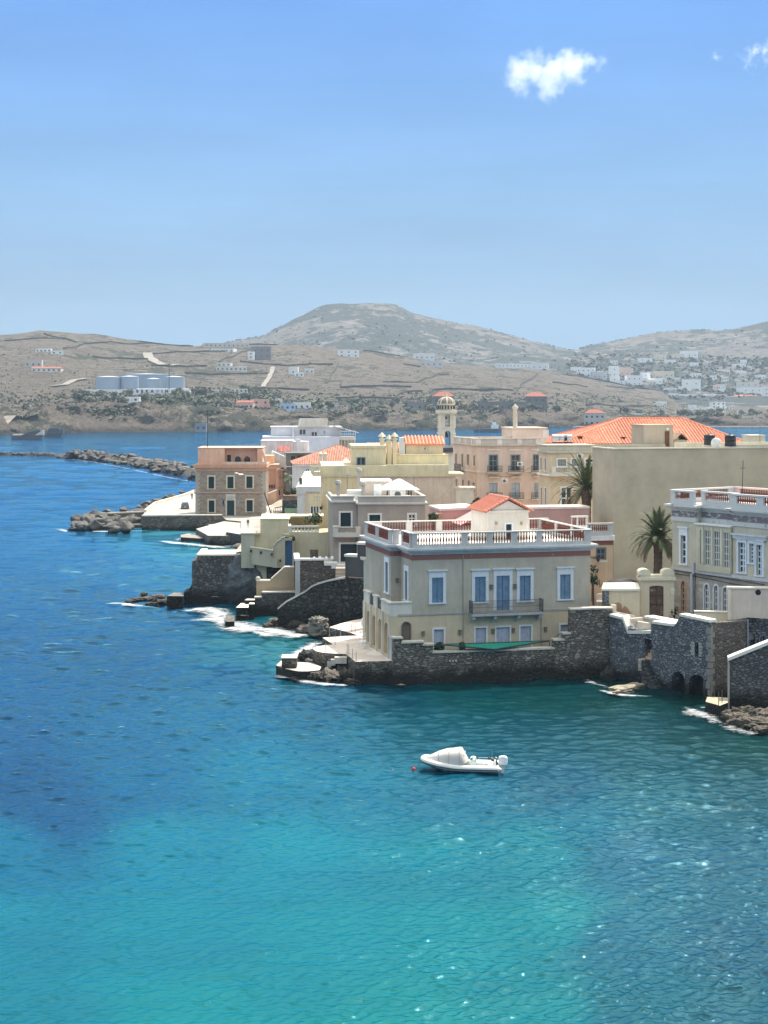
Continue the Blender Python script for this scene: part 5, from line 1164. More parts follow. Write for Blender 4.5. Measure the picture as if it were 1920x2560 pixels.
a = b.rect(zr(Z1, (1237, 1050, 1460, 1132))); mb = MB(); mb.box(a[0], a[1], -1, .5, a[2], a[2]+.55); mb.box(a[0], a[0]+.6, -1, .5, a[2]+.55, a[3]); mb.box(a[1]-.6, a[1], -1, .5, a[2]+.55, a[3]); mb.box(a[0]-.05, a[0]+.7, -1.1, .5, a[3]+.001, a[3]+.12); o = b.build(mb, 'balcony', plaster((.56, .54, .50), .2))
m = MB(); x0, x1 = a[0]+.6, a[1]-.6; 
for i in range(3):
    p, q = x0+(x1-x0)*i/3, x0+(x1-x0)*(i+1)/3; m.tube([(p, -.9, a[2]+.6), (q, -.9, a[3]-.1)], .05, 4); m.tube([(q, -.9, a[2]+.6), (p, -.9, a[3]-.1)], .05, 4); m.tube([(q, -.9, a[2]+.6), (q, -.9, a[3])], .05, 4)
m.tube([(x0, -.9, a[3]-.08), (x1, -.9, a[3]-.08)], .06, 4); m.build('railing', plain((.36, .3, .24), .8), o)
for (X, Y, w) in ((1280, 690, 26), (1487, 702, 26), (1453, 585, 22)):
    a = b.rect(zr(Z1, (X-w/2, Y+16, X+w/2, 795)), 'F', 2 if Y > 600 else 4); y0 = 2 if Y > 600 else 4; m = MB(); m.box(a[0], a[1], y0, y0+.7, zt+.3, a[3]); m.lathe(((a[0]+a[1])/2, y0+.35, a[3]), [(.3, 0), (.42, .25), (.3, .55), (.1, .6)], 8); b.build(m, 'chimney', plaster((.45, .42, .38), .4))
x, z = b.F(*Z1(1415, 770), 3); m = MB(); m.lathe((x-1.0, 3, z+.1), [(.0, 0), (.34, .02), (.34, 2.2), (0, 2.22)], 12, 'x'); m.box(x-1, x+1.2, 2.6, 3.4, zt+.3, z-.1); b.build(m, 'water_heater', plain((.75, .74, .68)))
# gazebo and AC on the roof
g = Bld('gazebo', 'white roofed gazebo on the grey house roof', 'gazebo', Z2(378, 0)[0], 197.5, 5, b.F(1000, 1240, 4)[1]+4.6-.1)
w_ = g.F(Z2(557, 0)[0], 1230)[0]; zt_ = g.F(1000, Z2(0, 740)[1])[1]; mb = MB()
for x in (0, w_/3, w_*2/3, w_): mb.box(x-.09, x+.09, -.09, .09, 0, zt_); mb.box(x-.09, x+.09, 3.2, 3.38, 0, zt_)
mb.box(0, w_, -.05, .05, zt_*.42, zt_*.5); mb.box(-.1, w_+.1, -.1, .1, zt_-.2, zt_); g.build(mb, 'frame', plain((.1, .07, .05))); mb = MB(); hip_roof(mb, -1, w_+1, -.9, 4.2, zt_, 1.25, w_/2+.8, .1); g.build(mb, 'roof', plain((.82, .81, .78), .8))
m = MB(); x, z = b.F(*Z2(445, 790), 2.5); m.box(x-1, x+1, 2.4, 3, zt+.35, z+.7); o = b.build(m, 'air_conditioner', plain((.7, .68, .62))); m = MB(); m.lathe((x, 2.38, z+.1), [(.4, 0), (.4, .01)], 14, 'y'); m.build('fan_grille', plain((.1, .1, .1)), o)
hb = Bld('service_hut', 'tan flat roofed hut with a white door panel behind the grey house roof', 'hut', Z2(142, 0)[0], 206, 4, zt+4.6-1.5)
w_ = hb.F(Z2(385, 0)[0], 1220)[0]; z1 = hb.F(930, Z2(0, 680)[1])[1]; mb = MB(); block(mb, 0, w_, 0, 5, 0, z1); hb.build(mb, 'wall', plaster((.62, .53, .44), .2)); mb = MB(); mb.box(-.2, w_+.2, -.2, 5, z1+.001, z1+.22)
for k in range(28): mb.tube([(k*w_/27, -.25, z1+.1), (k*w_/27, .2, z1+.3)], .12, 5)
hb.build(mb, 'roof', plain((.76, .74, .7), .8)); m = MB(); a = hb.rect(zr(Z2, (246, 695, 312, 795))); m.box(a[0], a[1], -.08, 0, a[2], a[3]); hb.build(m, 'door', plain((.8, .8, .78)))

# ------------------------------------------------------------------ pink building
PK = plaster((.70, .54, .44), .25); PK2 = plaster((.74, .60, .42), .25)
b = Bld('pink_building', 'pale pink neoclassical building with iron balconies and a solid parapet', 'building', Z2(1105, 0)[0], 226, 13, 4.6)
P_ = lambda X, Y: b.F(*Z2(X, Y)); W_ = P_(1625, 500)[0]; zt = P_(1350, 385)[1]; D = b.L(Z2(905, 0)[0], Z2(0, 500)[1])[0]; zs = P_(1350, 600)[1]
up = [b.rect(zr(Z2, r)) for r in ((1208, 460, 1270, 590), (1390, 460, 1455, 590), (1574, 458, 1612, 590))]; lo_ = [b.rect(zr(Z2, r)) for r in ((1203, 685, 1273, 812), (1387, 685, 1458, 812), (1574, 685, 1612, 812))]
lu = [b.rect(zr(Z2, r), 'L') for r in ((923, 442, 939, 526), (975, 447, 991, 560), (1020, 450, 1040, 540), (1074, 460, 1089, 548), (925, 655, 940, 740), (982, 660, 996, 740), (1030, 668, 1043, 757))]; la = b.rect(zr(Z2, (1067, 676, 1090, 768)), 'L')+[1]
mb = MB(); block(mb, 0, W_, 0, D, 0, zt, up+lo_, lu+[la]); b.build(mb, 'wall', PK)
mb = MB(); mb.box(-.14, W_+.1, -.14, D, zs, zs+.22); mb.box(-.1, W_, -.1, D, P_(1350, 822)[1], P_(1350, 822)[1]+.16); b.build(mb, 'string_course', plaster((.74, .62, .5), .2))
mb = MB(); z = cornice(mb, 0, W_, 0, D, zt, ((.12, .12), (.32, .16))); zp = P_(1350, 326)[1]; mb.box(-.02, W_, -.02, .3, z, zp); mb.box(-.02, .3, .301, D, z, zp); mb.box(-.14, W_+.1, -.12, .4, zp+.001, zp+.16); mb.box(-.12, .4, .41, D, zp+.001, zp+.16); mb.box(.3, W_, D-.3, D, z, zp+.1)
b.build(mb, 'parapet', plaster((.62, .54, .46), .4)); mb = MB()
for X in (1115, 1290, 1455, 1610): x = P_(X, 350)[0]; mb.box(x-.35, x+.35, -.1, .1, z, zp)
for f in (.2, .45, .7, .97): mb.box(-.1, .1, D*f-.25, D*f+.25, z, zp)
b.build(mb, 'parapet_post', plaster((.78, .72, .66), .2)); mb = MB(); mb.quad((0, 0, zt+.15), (W_, 0, zt+.15), (W_, D, zt+.15), (0, D, zt+.15)); b.build(mb, 'roof', plaster((.7, .62, .54), .2))
for h in up: window(b, 'F', 0, h, 'glass', fr=(.16, .22, .24), w=.14, bars=(2, 3), sill=False)
for h in lo_: window(b, 'F', 0, h, 'shutter', (.50, .57, .62), (.7, .62, .54), .08, sill=False)
for h in lu: window(b, 'L', 0, h, 'shutter', (.26, .25, .22), (.72, .6, .48), .1)
window(b, 'L', 0, la, 'glass', fr=(.6, .6, .56), w=.12, bars=(2, 3), arch=1)
mb = MB()
for h in up: mb.box(h[0]-.5, h[1]+.5, -.18, 0, h[3]+.75, h[3]+.95); mb.box(h[0]-.2, h[1]+.2, -.5, 0, zs-.75, zs-.62)
b.build(mb, 'hood_moulding', plaster((.78, .68, .56), .2))
for r, zz in [((1175, 545, 1297, 598), 0), ((1350, 545, 1477, 598), 0), ((1541, 545, 1612, 598), 0), ((1172, 767, 1300, 820), 1), ((1355, 767, 1477, 820), 1), ((1541, 767, 1612, 820), 1)]:
    a = b.rect(zr(Z2, r)); m = MB(); m.box(a[0], a[1], -.9, 0, a[2]-.15, a[2]); o = b.build(m, 'balcony', plaster((.66, .58, .48), .3)); rr = railing(b, (a[0], -.85, 0), (a[1], -.85, 0), a[2], a[3]-a[2], None, plain((.025, .025, .028)), r=.022); rr.parent = o
for r in ((953, 530, 1000, 585), (953, 745, 1000, 800)):
    a = b.rect(zr(Z2, r), 'L'); m = MB(); m.box(-.7, 0, a[0], a[1], a[2]-.15, a[2]); o = b.build(m, 'balcony', plaster((.4, .36, .3), .3)); rr = railing(b, (-.68, a[0], 0), (-.68, a[1], 0), a[2], a[3]-a[2], 10, plain((.025, .025, .028)), r=.03); rr.parent = o
hb = Bld('roof_room', 'pale pink rooftop room with a tall chimney on the pink building', 'hut', Z2(1400, 0)[0], 240, 10, zt+4.6+.1)
w_ = hb.F(Z2(1680, 0)[0], 1080)[0]; z1 = hb.F(1330, Z2(0, 238)[1])[1]; mb = MB(); block(mb, 0, w_, 0, 7, 0, z1); mb.box(-.15, w_+.15, -.15, 7, z1+.001, z1+.2); hb.build(mb, 'wall', plaster((.78, .62, .50), .15))
x, z = hb.F(*Z2(1428, 230)); m = MB(); m.sm = True; m.lathe((x, .6, z1), [(.38, 0), (.34, 3.0), (.5, 3.2), (.5, 3.4), (0, 3.9)], 10); hb.build(m, 'chimney', plaster((.66, .6, .48), .2))
m = MB(); a = hb.rect(zr(Z3, (100, 205, 142, 262))); m.box(a[0], a[1], -.1, 0, a[2], a[3]); hb.build(m, 'door', plaster((.8, .7, .62), .1))
for X in (165, 215, 250):
    p = at(*Z3(X, 250), 238); m = MB(); m.lathe((0, 0, 0), [(0, 0), (.3, .02), (.3, 1.2), (0, 1.22)], 10, 'x'); m.box(0, 1.2, -.3, .3, -.7, -.3); o = m.build('water_heater', plain((.78, .78, .76)), None, p); tag(o, 'white solar water heater beside the pink rooftop room', 'water heater', 'solar heaters on the pink building'); MB().box(-.05, 1.25, -1.2, -.2, -1.1, -.9).build('solar_panel', plain((.02, .025, .04), .2), o)

# ------------------------------------------------------------------ bell tower
TW = plaster((.68, .66, .57), .2)
b = Bld('bell_tower', 'cream church bell tower with a ribbed dome above the rooftops', 'tower', Z2(783, 0)[0]+1.0, 291, 2, 4.6)
T = lambda X, Y: (1060+X/12.29, 960+Y/12.29); W_ = b.F(T(958, 0)[0], 1050)[0]; z = lambda Y: b.F(1115, T(0, Y)[1])[1]
op1 = b.rect((*T(652, 910), *T(800, 1325)))+[1]; op2 = b.rect((*T(648, 1430), *T(815, 1890)))+[1]
mb = MB(); ztop = z(900)
def shell(z0, z1, ops):
    for f, off in (('F', 0), ('L', 0), ('R', W_)): wall_face(mb, f, off, 0, W_, z0, z1, ops, .45)
    n0 = len(mb.v); wall_face(mb, 'F', W_, 0, W_, z0, z1, [[o[0], o[1], o[2], o[3]] for o in ops], 0.02)
shell(0, z(1500), [op2]) if False else None
shell(0, z(1335), [op2]); shell(z(1335)+.001, ztop, [op1]); b.build(mb, 'wall', TW)
mb = MB()
for Y, o_, h in ((1335, .12, .14), (1515, .14, .2), (1000, .12, .15), (905, .2, .2), (850, .38, .5)): mb.box(-o_, W_+o_, -o_, W_+o_, z(Y)-h*.5, z(Y)+h*.5) if Y not in (1515, 1000) else [mb.box(-o_, op1[0]-.1, -o_, .0, z(Y)-h/2, z(Y)+h/2), mb.box(op1[1]+.1, W_+o_, -o_, 0, z(Y)-h/2, z(Y)+h/2), mb.box(-o_, 0, 0.001, W_+o_, z(Y)-h/2, z(Y)+h/2)]
for x0, x1 in ((-.08, .32), (W_-.32, W_+.08)): mb.box(x0, x1, -.1, 0, z(1325), z(1000)); mb.box(x0, x1, -.1, 0, z(2100), z(1515))
b.build(mb, 'cornice', plaster((.74, .71, .58), .15))
cx = cy = W_/2; zd = z(820); r_ = 1.55; zl = z(625)
mb = MB(); mb.sm = True; mb.lathe((cx, cy, zd), [(r_, 0), (r_, zl-zd)], 8); dr_ = b.build(mb, 'drum', plaster((.55, .5, .4), .3))
mb = MB()
for k in range(8):
    a0 = 2*math.pi*(k+.5)/8; m = Vector((math.cos(a0), math.sin(a0), 0)); t_ = Vector((-m.y, m.x, 0)); c0 = Vector((cx, cy, 0))+m*(r_*.93)
    for s_ in (-.33, .33):
        for q in (0, .8): mb.lathe(c0+t_*s_+Vector((0, 0, zd+.35+q)), [(.17, 0), (.17, .02)], 6)
        mb.box(c0.x+t_.x*s_-.12, c0.x+t_.x*s_+.12, c0.y+t_.y*s_-.12, c0.y+t_.y*s_+.12, zd+.3, zl-.25)
mb.build('lattice_opening', plain((.05, .045, .04)), dr_)
mb = MB(); mb.sm = True; hd = z(420)-zl; prof = [(r_*1.02*math.cos(t_), hd*math.sin(t_)) for t_ in [math.pi/2*k/8 for k in range(9)]]; mb.lathe((cx, cy, zl+.1), prof, 16); dm = b.build(mb, 'dome', plaster((.26, .22, .17), .3))
mb = MB()
for k in range(8):
    a0 = 2*math.pi*k/8; mb.tube([(cx+p[0]*1.03*math.cos(a0), cy+p[0]*1.03*math.sin(a0), zl+.1+p[1]*1.02) for p in prof], .12, 5)
mb.lathe((cx, cy, zl-.1), [(r_+.12, 0), (r_+.12, .22)], 16); mb.build('rib', plaster((.76, .72, .6), .1), dm); mb = MB(); zf = z(420); mb.lathe((cx, cy, zf), [(.4, 0), (.2, .25), (.28, .4), (.05, .7), (.04, 1.0), (0, 1.05)], 8); b.build(mb, 'finial', plaster((.5, .45, .35)))
for zz, s_ in ((z(1640), 1.0), (z(1080), .5)):
    m = MB(); m.sm = True; m.lathe((cx-.2, cy*.5, zz), [(.62*s_, 0), (.5*s_, .15*s_), (.4*s_, .7*s_), (.25*s_, 1.05*s_), (.05, 1.15*s_)], 12); b.build(m, 'bell', plain((.025, .03, .035), .4))
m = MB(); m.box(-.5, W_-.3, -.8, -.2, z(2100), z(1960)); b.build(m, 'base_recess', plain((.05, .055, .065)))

# ------------------------------------------------------------------ three window house, hip roofed house, large beige block
b = Bld('cream_house', 'cream house with three grey shuttered windows above a balustraded balcony', 'building', Z3(146, 0)[0], 214, 13, 4.6)
W_ = b.F(Z3(470, 0)[0], 1200)[0]; zt = b.F(1400, Z3(0, 372)[1])[1]; D = b.L(Z3(75, 0)[0], 1200)[0]
fo = [b.rect(zr(Z3, r)) for r in ((205, 410, 262, 455), (302, 408, 355, 455), (398, 408, 452, 455), (232, 605, 300, 752))]; lo_ = [b.rect(zr(Z3, r), 'L') for r in ((87, 398, 98, 485), (117, 400, 128, 488), (90, 605, 100, 735), (119, 608, 130, 740))]
mb = MB(); block(mb, 0, W_, 0, D, 0, zt, fo, lo_); b.build(mb, 'wall', plaster((.68, .55, .38), .25))
for i, h in enumerate(fo): window(b, 'F', 0, h, 'shutter' if i < 2 else 'glass', (.42, .42, .38), (.78, .76, .7), .2, bars=(2, 2))
for h in lo_: window(b, 'L', 0, h, 'shutter', (.4, .42, .44), (.76, .73, .68), .12)
mb = MB(); z = cornice(mb, 0, W_, 0, D, zt, ((.1, .15), (.28, .2))); zp = b.F(1400, Z3(0, 318)[1])[1]; mb.box(-.05, W_, -.05, D, z, zp); mb.box(-.2, W_, -.2, D, zp+.001, zp+.18); b.build(mb, 'parapet', plaster((.58, .54, .42), .3))
a = b.rect(zr(Z3, (150, 458, 470, 508))); m = MB(); m.box(a[0], a[1], -1.1, 0, a[2]-.1, a[2]+.15); m.box(a[0]-.1, a[1], -1.2, 0, a[2]-.3, a[2]-.101); b.build(m, 'balcony', plaster((.74, .7, .6), .2)); balustrade(b, (a[0], -1.0), (a[1], -1.0), a[2]+.15, [(.08, .6), (.68, .98)], a[3]-a[2]-.15, .12, .14, .24, plaster((.76, .73, .66), .2), plaster((.6, .56, .48)), 4)
mb = MB(); zz = b.F(*Z3(110, 525))[1]; mb.box(-.3, 1.0, -.3, D, zz, zz+.2); b.build(mb, 'ledge', plain((.78, .76, .7)))
b = Bld('hip_roofed_building', 'wide building under a large orange tiled hip roof', 'building', Z3(215, 0)[0], 246, 5, 4.6)
W_ = b.F(Z3(1500, 0)[0], 1100)[0]; zt = b.F(1600, Z3(0, 300)[1])[1]; mb = MB(); block(mb, 0, W_, 0, 20, 0, zt); b.build(mb, 'wall', plaster((.6, .5, .36), .3))
rz = b.F(1630, 1045, 10)[1]; xr0 = b.F(1555, 1045, 10)[0]; xr1 = b.F(1704, 1045, 10)[0]; mb = MB(); E = .5
P = [(-E, -E, zt), (W_+E, -E, zt), (W_+E, 20+E, zt), (-E, 20+E, zt)]; a, c = (xr0, 10, rz), (xr1, 10, rz)
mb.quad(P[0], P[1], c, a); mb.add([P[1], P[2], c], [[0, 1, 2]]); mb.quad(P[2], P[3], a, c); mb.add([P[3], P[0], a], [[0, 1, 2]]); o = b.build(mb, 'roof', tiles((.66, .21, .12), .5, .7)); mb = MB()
for p, q in ((P[0], a), (P[1], c), (a, c), (P[2], c), (P[3], a)): mb.tube([p, q], .2, 6)
n = int(W_/.5)
for k in range(n+1):
    x = -E+.1+k*(W_+2*E-.2)/n; f = min(1, (x+E)/(xr0+E)) if x < xr0 else (1 if x < xr1 else max(0, (W_+E-x)/(W_+E-xr1))); f *= .985
    if f > .03: mb.tube([(x, -E, zt+.02), (x, -E+(10+E)*f, zt+(rz-zt)*f+.02)], .085, 5, False)
mb.build('tile_ribs', plain((.70, .25, .15), .85), o)
for r in ((352, 255, 374, 298), (648, 260, 672, 282)): q = b.rect(zr(Z3, r), 'F', 1.5); m = MB(); m.box(q[0], q[1], 1.4, 2.4, zt, q[3]); m.box(q[0]-.08, q[1]+.08, 1.3, 2.5, q[3]+.001, q[3]+.12); b.build(m, 'chimney', plain((.09, .035, .025), .8))
b = Bld('beige_block', 'massive windowless beige building behind the palm tree', 'building', 1534, 176, 13, 4.6)
BG = plaster((.44, .395, .29), .18, (.33, .31, .25)); zt = b.F(1700, 1122)[1]; W_ = 42; D = b.L(1481, 1200)[0]
mb = MB(); block(mb, 0, W_, 0, D, 0, zt, roof=zt-.3); b.build(mb, 'wall', BG); mb = MB(); mb.box(-.1, W_, -.1, .35, zt+.001, zt+.14); mb.box(-.1, .35, .351, D, zt+.001, zt+.14); b.build(mb, 'coping', plaster((.66, .62, .5), .2)); mb = MB(); mb.box(.36, W_, .36, D, zt-.4, zt-.28); b.build(mb, 'roof', plaster((.66, .62, .54), .3))
mb = MB(); x0 = b.F(*Z3(1020, 300), 5)[0]; z1 = b.F(*Z3(1200, 298), 5)[1]; mb.box(x0, W_, 5, 5.4, zt-.3, z1+.1); mb.box(b.F(*Z3(450, 310), 8)[0], x0, 8, 8.4, zt-.3, b.F(*Z3(700, 308), 8)[1]); x9 = b.F(*Z3(1440, 330), -.01)[0]; mb.box(x9, W_, .001, .36, zt+.14, zt+.45); b.build(mb, 'parapet', plaster((.60, .55, .42), .3))
sb = Bld('stair_head', 'beige cubic stair head with a narrow door before the orange hip roof', 'hut', Z3(752, 0)[0]+18, 186, 13, zt+4.6-.3)
w_ = sb.F(Z3(1003, 0)[0], 1090)[0]; z1 = sb.F(1640, Z3(0, 178)[1])[1]; dh = sb.rect(zr(Z3, (943, 216, 978, 298))); dh[2] = .3; mb = MB(); block(mb, 0, w_, 0, 4, 0, z1, [dh]); mb.box(-.08, w_+.08, -.08, 4.08, z1+.001, z1+.14); sb.build(mb, 'wall', plaster((.56, .46, .34), .25)); window(sb, 'F', 0, dh, 'panel', (.2, .1, .06), (.5, .42, .3), .06, name='door', sill=False)
x, z = sb.F(*Z3(960, 201)); m = MB(); m.ball((x, -.15, z), .16); sb.build(m, 'lamp', plain((.8, .78, .7)))
def rtank(X0, Y0, X1, Y1, y, lb):
    p = at(*Z3((X0+X1)/2, Y1), y); r = (X1-X0)/2/2.765/FPX*y; h = (Y1-Y0)/2.765/FPX*y; m = MB(); m.sm = True
    m.lathe((0, 0, 0), [(r, 0), (r, h*.3), (r*.96, h*.31), (r*.96, h*.33), (r, h*.34), (r, h*.62), (r*.96, h*.63), (r, h*.66), (r, h*.86), (r*.55, h*.93), (r*.3, h*.94), (r*.3, h), (0, h)], 20); o = tag(m.build('water_tank', plain((.014, .015, .018), .35), None, p), lb, 'water tank'); m = MB(); m.box(-r*.8, r*.8, -r*.8, r*.8, -1.6, .001); m.build('stand', plaster((.5, .46, .38), .3), o)
for a in ((1216, 232, 1293, 310, 181, 'left black cylindrical water tank on the beige roof'), (1360, 234, 1438, 318, 180, 'right black cylindrical water tank on the beige roof')): rtank(*a)
p = at(*Z3(1305, 298), 179); e = MB(); e.sm = True; e.lathe((0, 0, 0), [(.0, .12), (.3, .15), (.55, .25), (.62, .34)], 16, 'y'); e.sm = False; e.tube([(0, .1, 0), (-.5, .3, -1.3)], .05, 5); e.tube([(0, .1, 0), (0, -.5, -.1)], .03, 4); tag(e.build('satellite_dish', plain((.75, .73, .68)), None, p), 'satellite dish between the two black water tanks', 'satellite dish')
sb = Bld('roof_hut', 'small pale gabled hut roof beside the stair head', 'hut', Z3(1012, 0)[0], 200, 8, zt+4.6-.3); w_ = sb.F(Z3(1105, 0)[0], 1100)[0]; z1 = sb.F(*Z3(1060, 275))[1]; mb = MB(); mb.box(.1, w_-.1, 0, 3, 0, z1); sb.build(mb, 'wall', plaster((.62, .54, .4))); mb = MB(); gable_roof(mb, 0, w_, -.2, 3.2, z1, .9); sb.build(mb, 'roof', tiles((.7, .45, .28)))
sb = Bld('roof_hut', 'pale flat roofed hut at the right end of the beige roof', 'hut', Z3(1540, 0)[0], 196, 8, zt+4.6-.3); w_ = sb.F(Z3(1640, 0)[0], 1100)[0]; z1 = sb.F(*Z3(1600, 248))[1]; mb = MB(); block(mb, 0, w_, 0, 3, 0, z1); mb.box(-.1, w_+.1, -.1, 3.1, z1+.001, z1+.1); sb.build(mb, 'wall', plaster((.7, .66, .52), .1))

def aerial(u, v, y, label, h=2.6):
    m = MB(); m.tube([(0, 0, -.6), (0, 0, h)], .04, 5)
    for k in range(4): m.tube([(-.5+.06*k, -.1+.3*k-.4, h-.15), (.5-.06*k, -.1+.3*k-.4, h-.15)], .022, 4)
    m.tube([(0, -.6, h-.15), (0, .7, h-.15)], .025, 4); tag(m.build('tv_aerial', plain((.16, .16, .17), .4), None, at(u, v, y)), label, 'aerial')
for a in ((1011, 1095, 219, 'television aerial beside the red roofed penthouse'), (1172, 1094, 232, 'television aerial behind the parapet of the pink building, left one'), (1198, 1096, 229, 'television aerial over the front corner of the pink building'), (1380, 1106, 222, 'television aerial over the left corner of the cream house'), (1035, 1240, 196, 'television aerial on the right end of the grey house roof'), (770, 1062, 398, 'thin aerial on the white villa roof'), (1900, 1112, 190, 'television aerial on the right end of the beige roof'), (868, 1236, 196, 'television aerial at the left end of the grey house roof')): aerial(*a)
for i, (u, v, y, z_) in enumerate(((1300, 1160, 224, 0), (1262, 1202, 224, 0), (1450, 1140, 212, 0))):
    m = MB(); m.box(-.42, .42, -.32, 0, -.3, .3); o = tag(m.build('air_conditioner', plain((.66, .65, .62)), None, at(u, v, y-.1)), ('white air conditioner on the pink building between two upper balcony doors', 'white air conditioner low on the pink building front', 'white air conditioner above the second window of the cream house')[i], 'air conditioner'); m = MB(); m.lathe((-.08, -.33, 0), [(.22, 0), (.22, .012)], 12, 'y'); m.build('fan_grille', plain((.12, .12, .12)), o)
def wire(p, q, sag, label):
    m = MB(); m.tube([p.lerp(q, k/12)-Vector((0, 0, sag*4*(k/12)*(1-k/12))) for k in range(13)], .022, 4); tag(m.build('cable', plain((.03, .03, .03)), None), label, 'cable')
wire(at(1063, 1262, 192), at(1137, 1200, 212), .8, 'overhead cable from the grey house to the yellow building'); wire(at(1347, 1150, 217), at(1245, 1190, 224), .9, 'overhead cable between the cream house and the pink building')
# ================================================================== the balustraded mansion
MAIN = plaster((.48, .43, .345), .22, (.2, .19, .17)); LOW = plaster((.58, .48, .33), .25); WHT = plaster((.74, .74, .73), .15); DECKW = plaster((.80, .77, .70), .15); REDB = plaster((.19, .06, .045), .1); BAND = peeling((.27, .12, .10), (.55, .54, .52), .36, 1.6)
b = Bld('mansion', 'large taupe mansion with blue shutters, white cornice and red balusters on the shore', 'building', 973, 147.4, 14.4, 2.2)
M = lambda X, Y, o=0: b.F(*Z5(X, Y), o)
W_ = M(1547, 500)[0]; xm = M(427, 500)[0]; xw = M(340, 700)[0]; zS = M(760, 688)[1]; zC = M(760, 345)[1]; zB = M(760, 312)[1]
zT = M(900, 262)[1]; zRail = M(900, 172)[1]; D1 = 4.2; D = 14.6
up = [b.rect(zr(Z5, r)) for r in ((552, 462, 622, 620), (822, 457, 890, 615), (957, 450, 1040, 668), (1103, 450, 1172, 608), (1357, 442, 1423, 597))]
lw = [b.rect(zr(Z5, r)) for r in ((564, 788, 626, 890), (826, 778, 892, 880), (957, 774, 1040, 880), (1108, 768, 1175, 872), (1360, 758, 1425, 860))]
for h in lw: h[2] = .15
ad = b.rect(zr(Z5, (359, 740, 421, 868)))+[1]; ad[2] = .05
Dw = b.L(Z5(125, 0)[0], Z5(0, 600)[1])[0]
mb = MB(); wall_face(mb, 'F', 0, 0, W_, 0, zS, lw+[ad]); 
xB = xm-1.0
# arcade side: four arched openings in the wing's left wall
arc = []
for (X0, X1, Y0, Y1) in ((252, 277, 745, 912), (213, 238, 722, 880), (177, 200, 695, 850), (143, 162, 670, 825)):
    a = b.rect(zr(Z5, (X0, Y0, X1, Y1)), 'L'); a[2] = .25; arc.append(a+[1])
wall_face(mb, 'L', 0, 0, Dw, 0, zS, arc, .5); wall_face(mb, 'R', W_, 0, D, 0, zS, []); mb.quad((W_, D, 0), (0, Dw, 0), (0, Dw, zS), (W_, D, zS)); mb.quad((0.6, .6, .02), (0.6, Dw, .02), (.6, Dw, zS-.3), (.6, .6, zS-.3))
b.build(mb, 'lower_wall', LOW)
for h in arc:
    m = MB(); fbox(m, 'L', 0, h[0], h[1], -.58, -.5, h[2], h[3]); b.build(m, 'arch_door', plaster((.55, .40, .26), .2))
mb = MB()
lw_rect = [0]+sorted(sum([[h[0]-.25, h[1]+.25] for h in arc], []))+[Dw]
for q0, q1 in zip(lw_rect[::2], lw_rect[1::2]): mb.box(-.12, 0.01, q0, q1, 0, zS+.2) if q1 > q0 else None
b.build(mb, 'arcade_pilaster', plaster((.60, .56, .46), .2))
# upper walls
lB = [b.rect(zr(Z5, (262, 365, 280, 555)), 'L', xB)]; lA = [b.rect(zr(Z5, (385, 420, 402, 605)), 'L', xm)]
mb = MB(); wall_face(mb, 'F', 0, xm, W_, zS+.001, zC, up); wall_face(mb, 'L', xm, 0, D1, zS, zC, lA); wall_face(mb, 'F', D1, xB, xm, zS, zC, []); wall_face(mb, 'L', xB, D1, D, zS, zC, lB); wall_face(mb, 'R', W_, 0, D, zS, zC, []); mb.quad((W_, D, zS), (xB, D, zS), (xB, D, zC), (W_, D, zC)); b.build(mb, 'upper_wall', MAIN)
mb = MB(); t_ = .04
for (x0, x1, y0, y1) in ((xm-t_, W_+t_, -t_, D1), (xB-t_, W_+t_, D1+.001, D+t_)): mb.box(x0, x1, y0, y1, zC+.001, zB)
b.build(mb, 'painted_band', BAND)
def mould(x0, x1, y0, y1, z):
    for o_, h in ((.08, .14), (.2, .16), (.45, .16), (.62, .2)): mb.box(x0-o_, x1+o_, y0-o_, y1+o_, z, z+h); z += h+.0007
    return z
mb = MB(); k = (zT-zB)/.66
z = mould(xm, W_, 0, D1-.7, zB+.001); mould(xB, W_+.003, D1, D, zB+.002); b.build(mb, 'cornice', plaster((.60, .61, .61), .25))
mb = MB(); mb.box(xm-.05, W_+.05, -.08, .02, zS-.02, zS+.16); mb.box(xw, xm-.05, -.08, 0.02, zS-.02, zS+.16); b.build(mb, 'string_course', plaster((.40, .38, .35), .3))
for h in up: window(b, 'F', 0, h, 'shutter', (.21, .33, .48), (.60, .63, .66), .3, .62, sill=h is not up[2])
for h in lw: window(b, 'F', 0, h, 'panel', (.38, .41, .48), (.64, .64, .63), .17, .17, False)
window(b, 'F', 0, ad, 'panel', (.16, .12, .09), (.4, .35, .26), .1, name='door', arch=1, sill=False)
window(b, 'L', xB, lB[0], 'shutter', (.3, .36, .45), (.74, .76, .78), .35, .5); window(b, 'L', xm, lA[0], 'shutter', (.3, .36, .45), (.74, .76, .78), .35, .5)
# balcony with iron railing on brackets
a = b.rect(zr(Z5, (785, 680, 1232, 692))); mb = MB(); mb.box(a[0], a[1], -1.05, 0, a[2], a[3]+.04)
for X in (800, 935, 1083, 1216): x = M(X, 700)[0]; mb.wallpoly([(x-.16, a[2]-.002), (x+.16, a[2]-.002), (x+.14, a[2]-.62), (x-.14, a[2]-.62)], -.35, 0); mb.box(x-.15, x+.15, -.9, -.36, a[2]-.3, a[2]-.003)
o = b.build(mb, 'balcony', plaster((.42, .42, .42), .3)); IR = plain((.035, .045, .06), .6); rr = railing(b, (a[0]+.05, -1, 0), (a[1]-.05, -1, 0), a[3]+.04, 1.25, 62, IR, r=.014); rr.parent = o
for x in (a[0]+.05, a[1]-.05): rr = railing(b, (x, -1, 0), (x, 0, 0), a[3]+.04, 1.25, 9, IR, r=.014); rr.parent = o
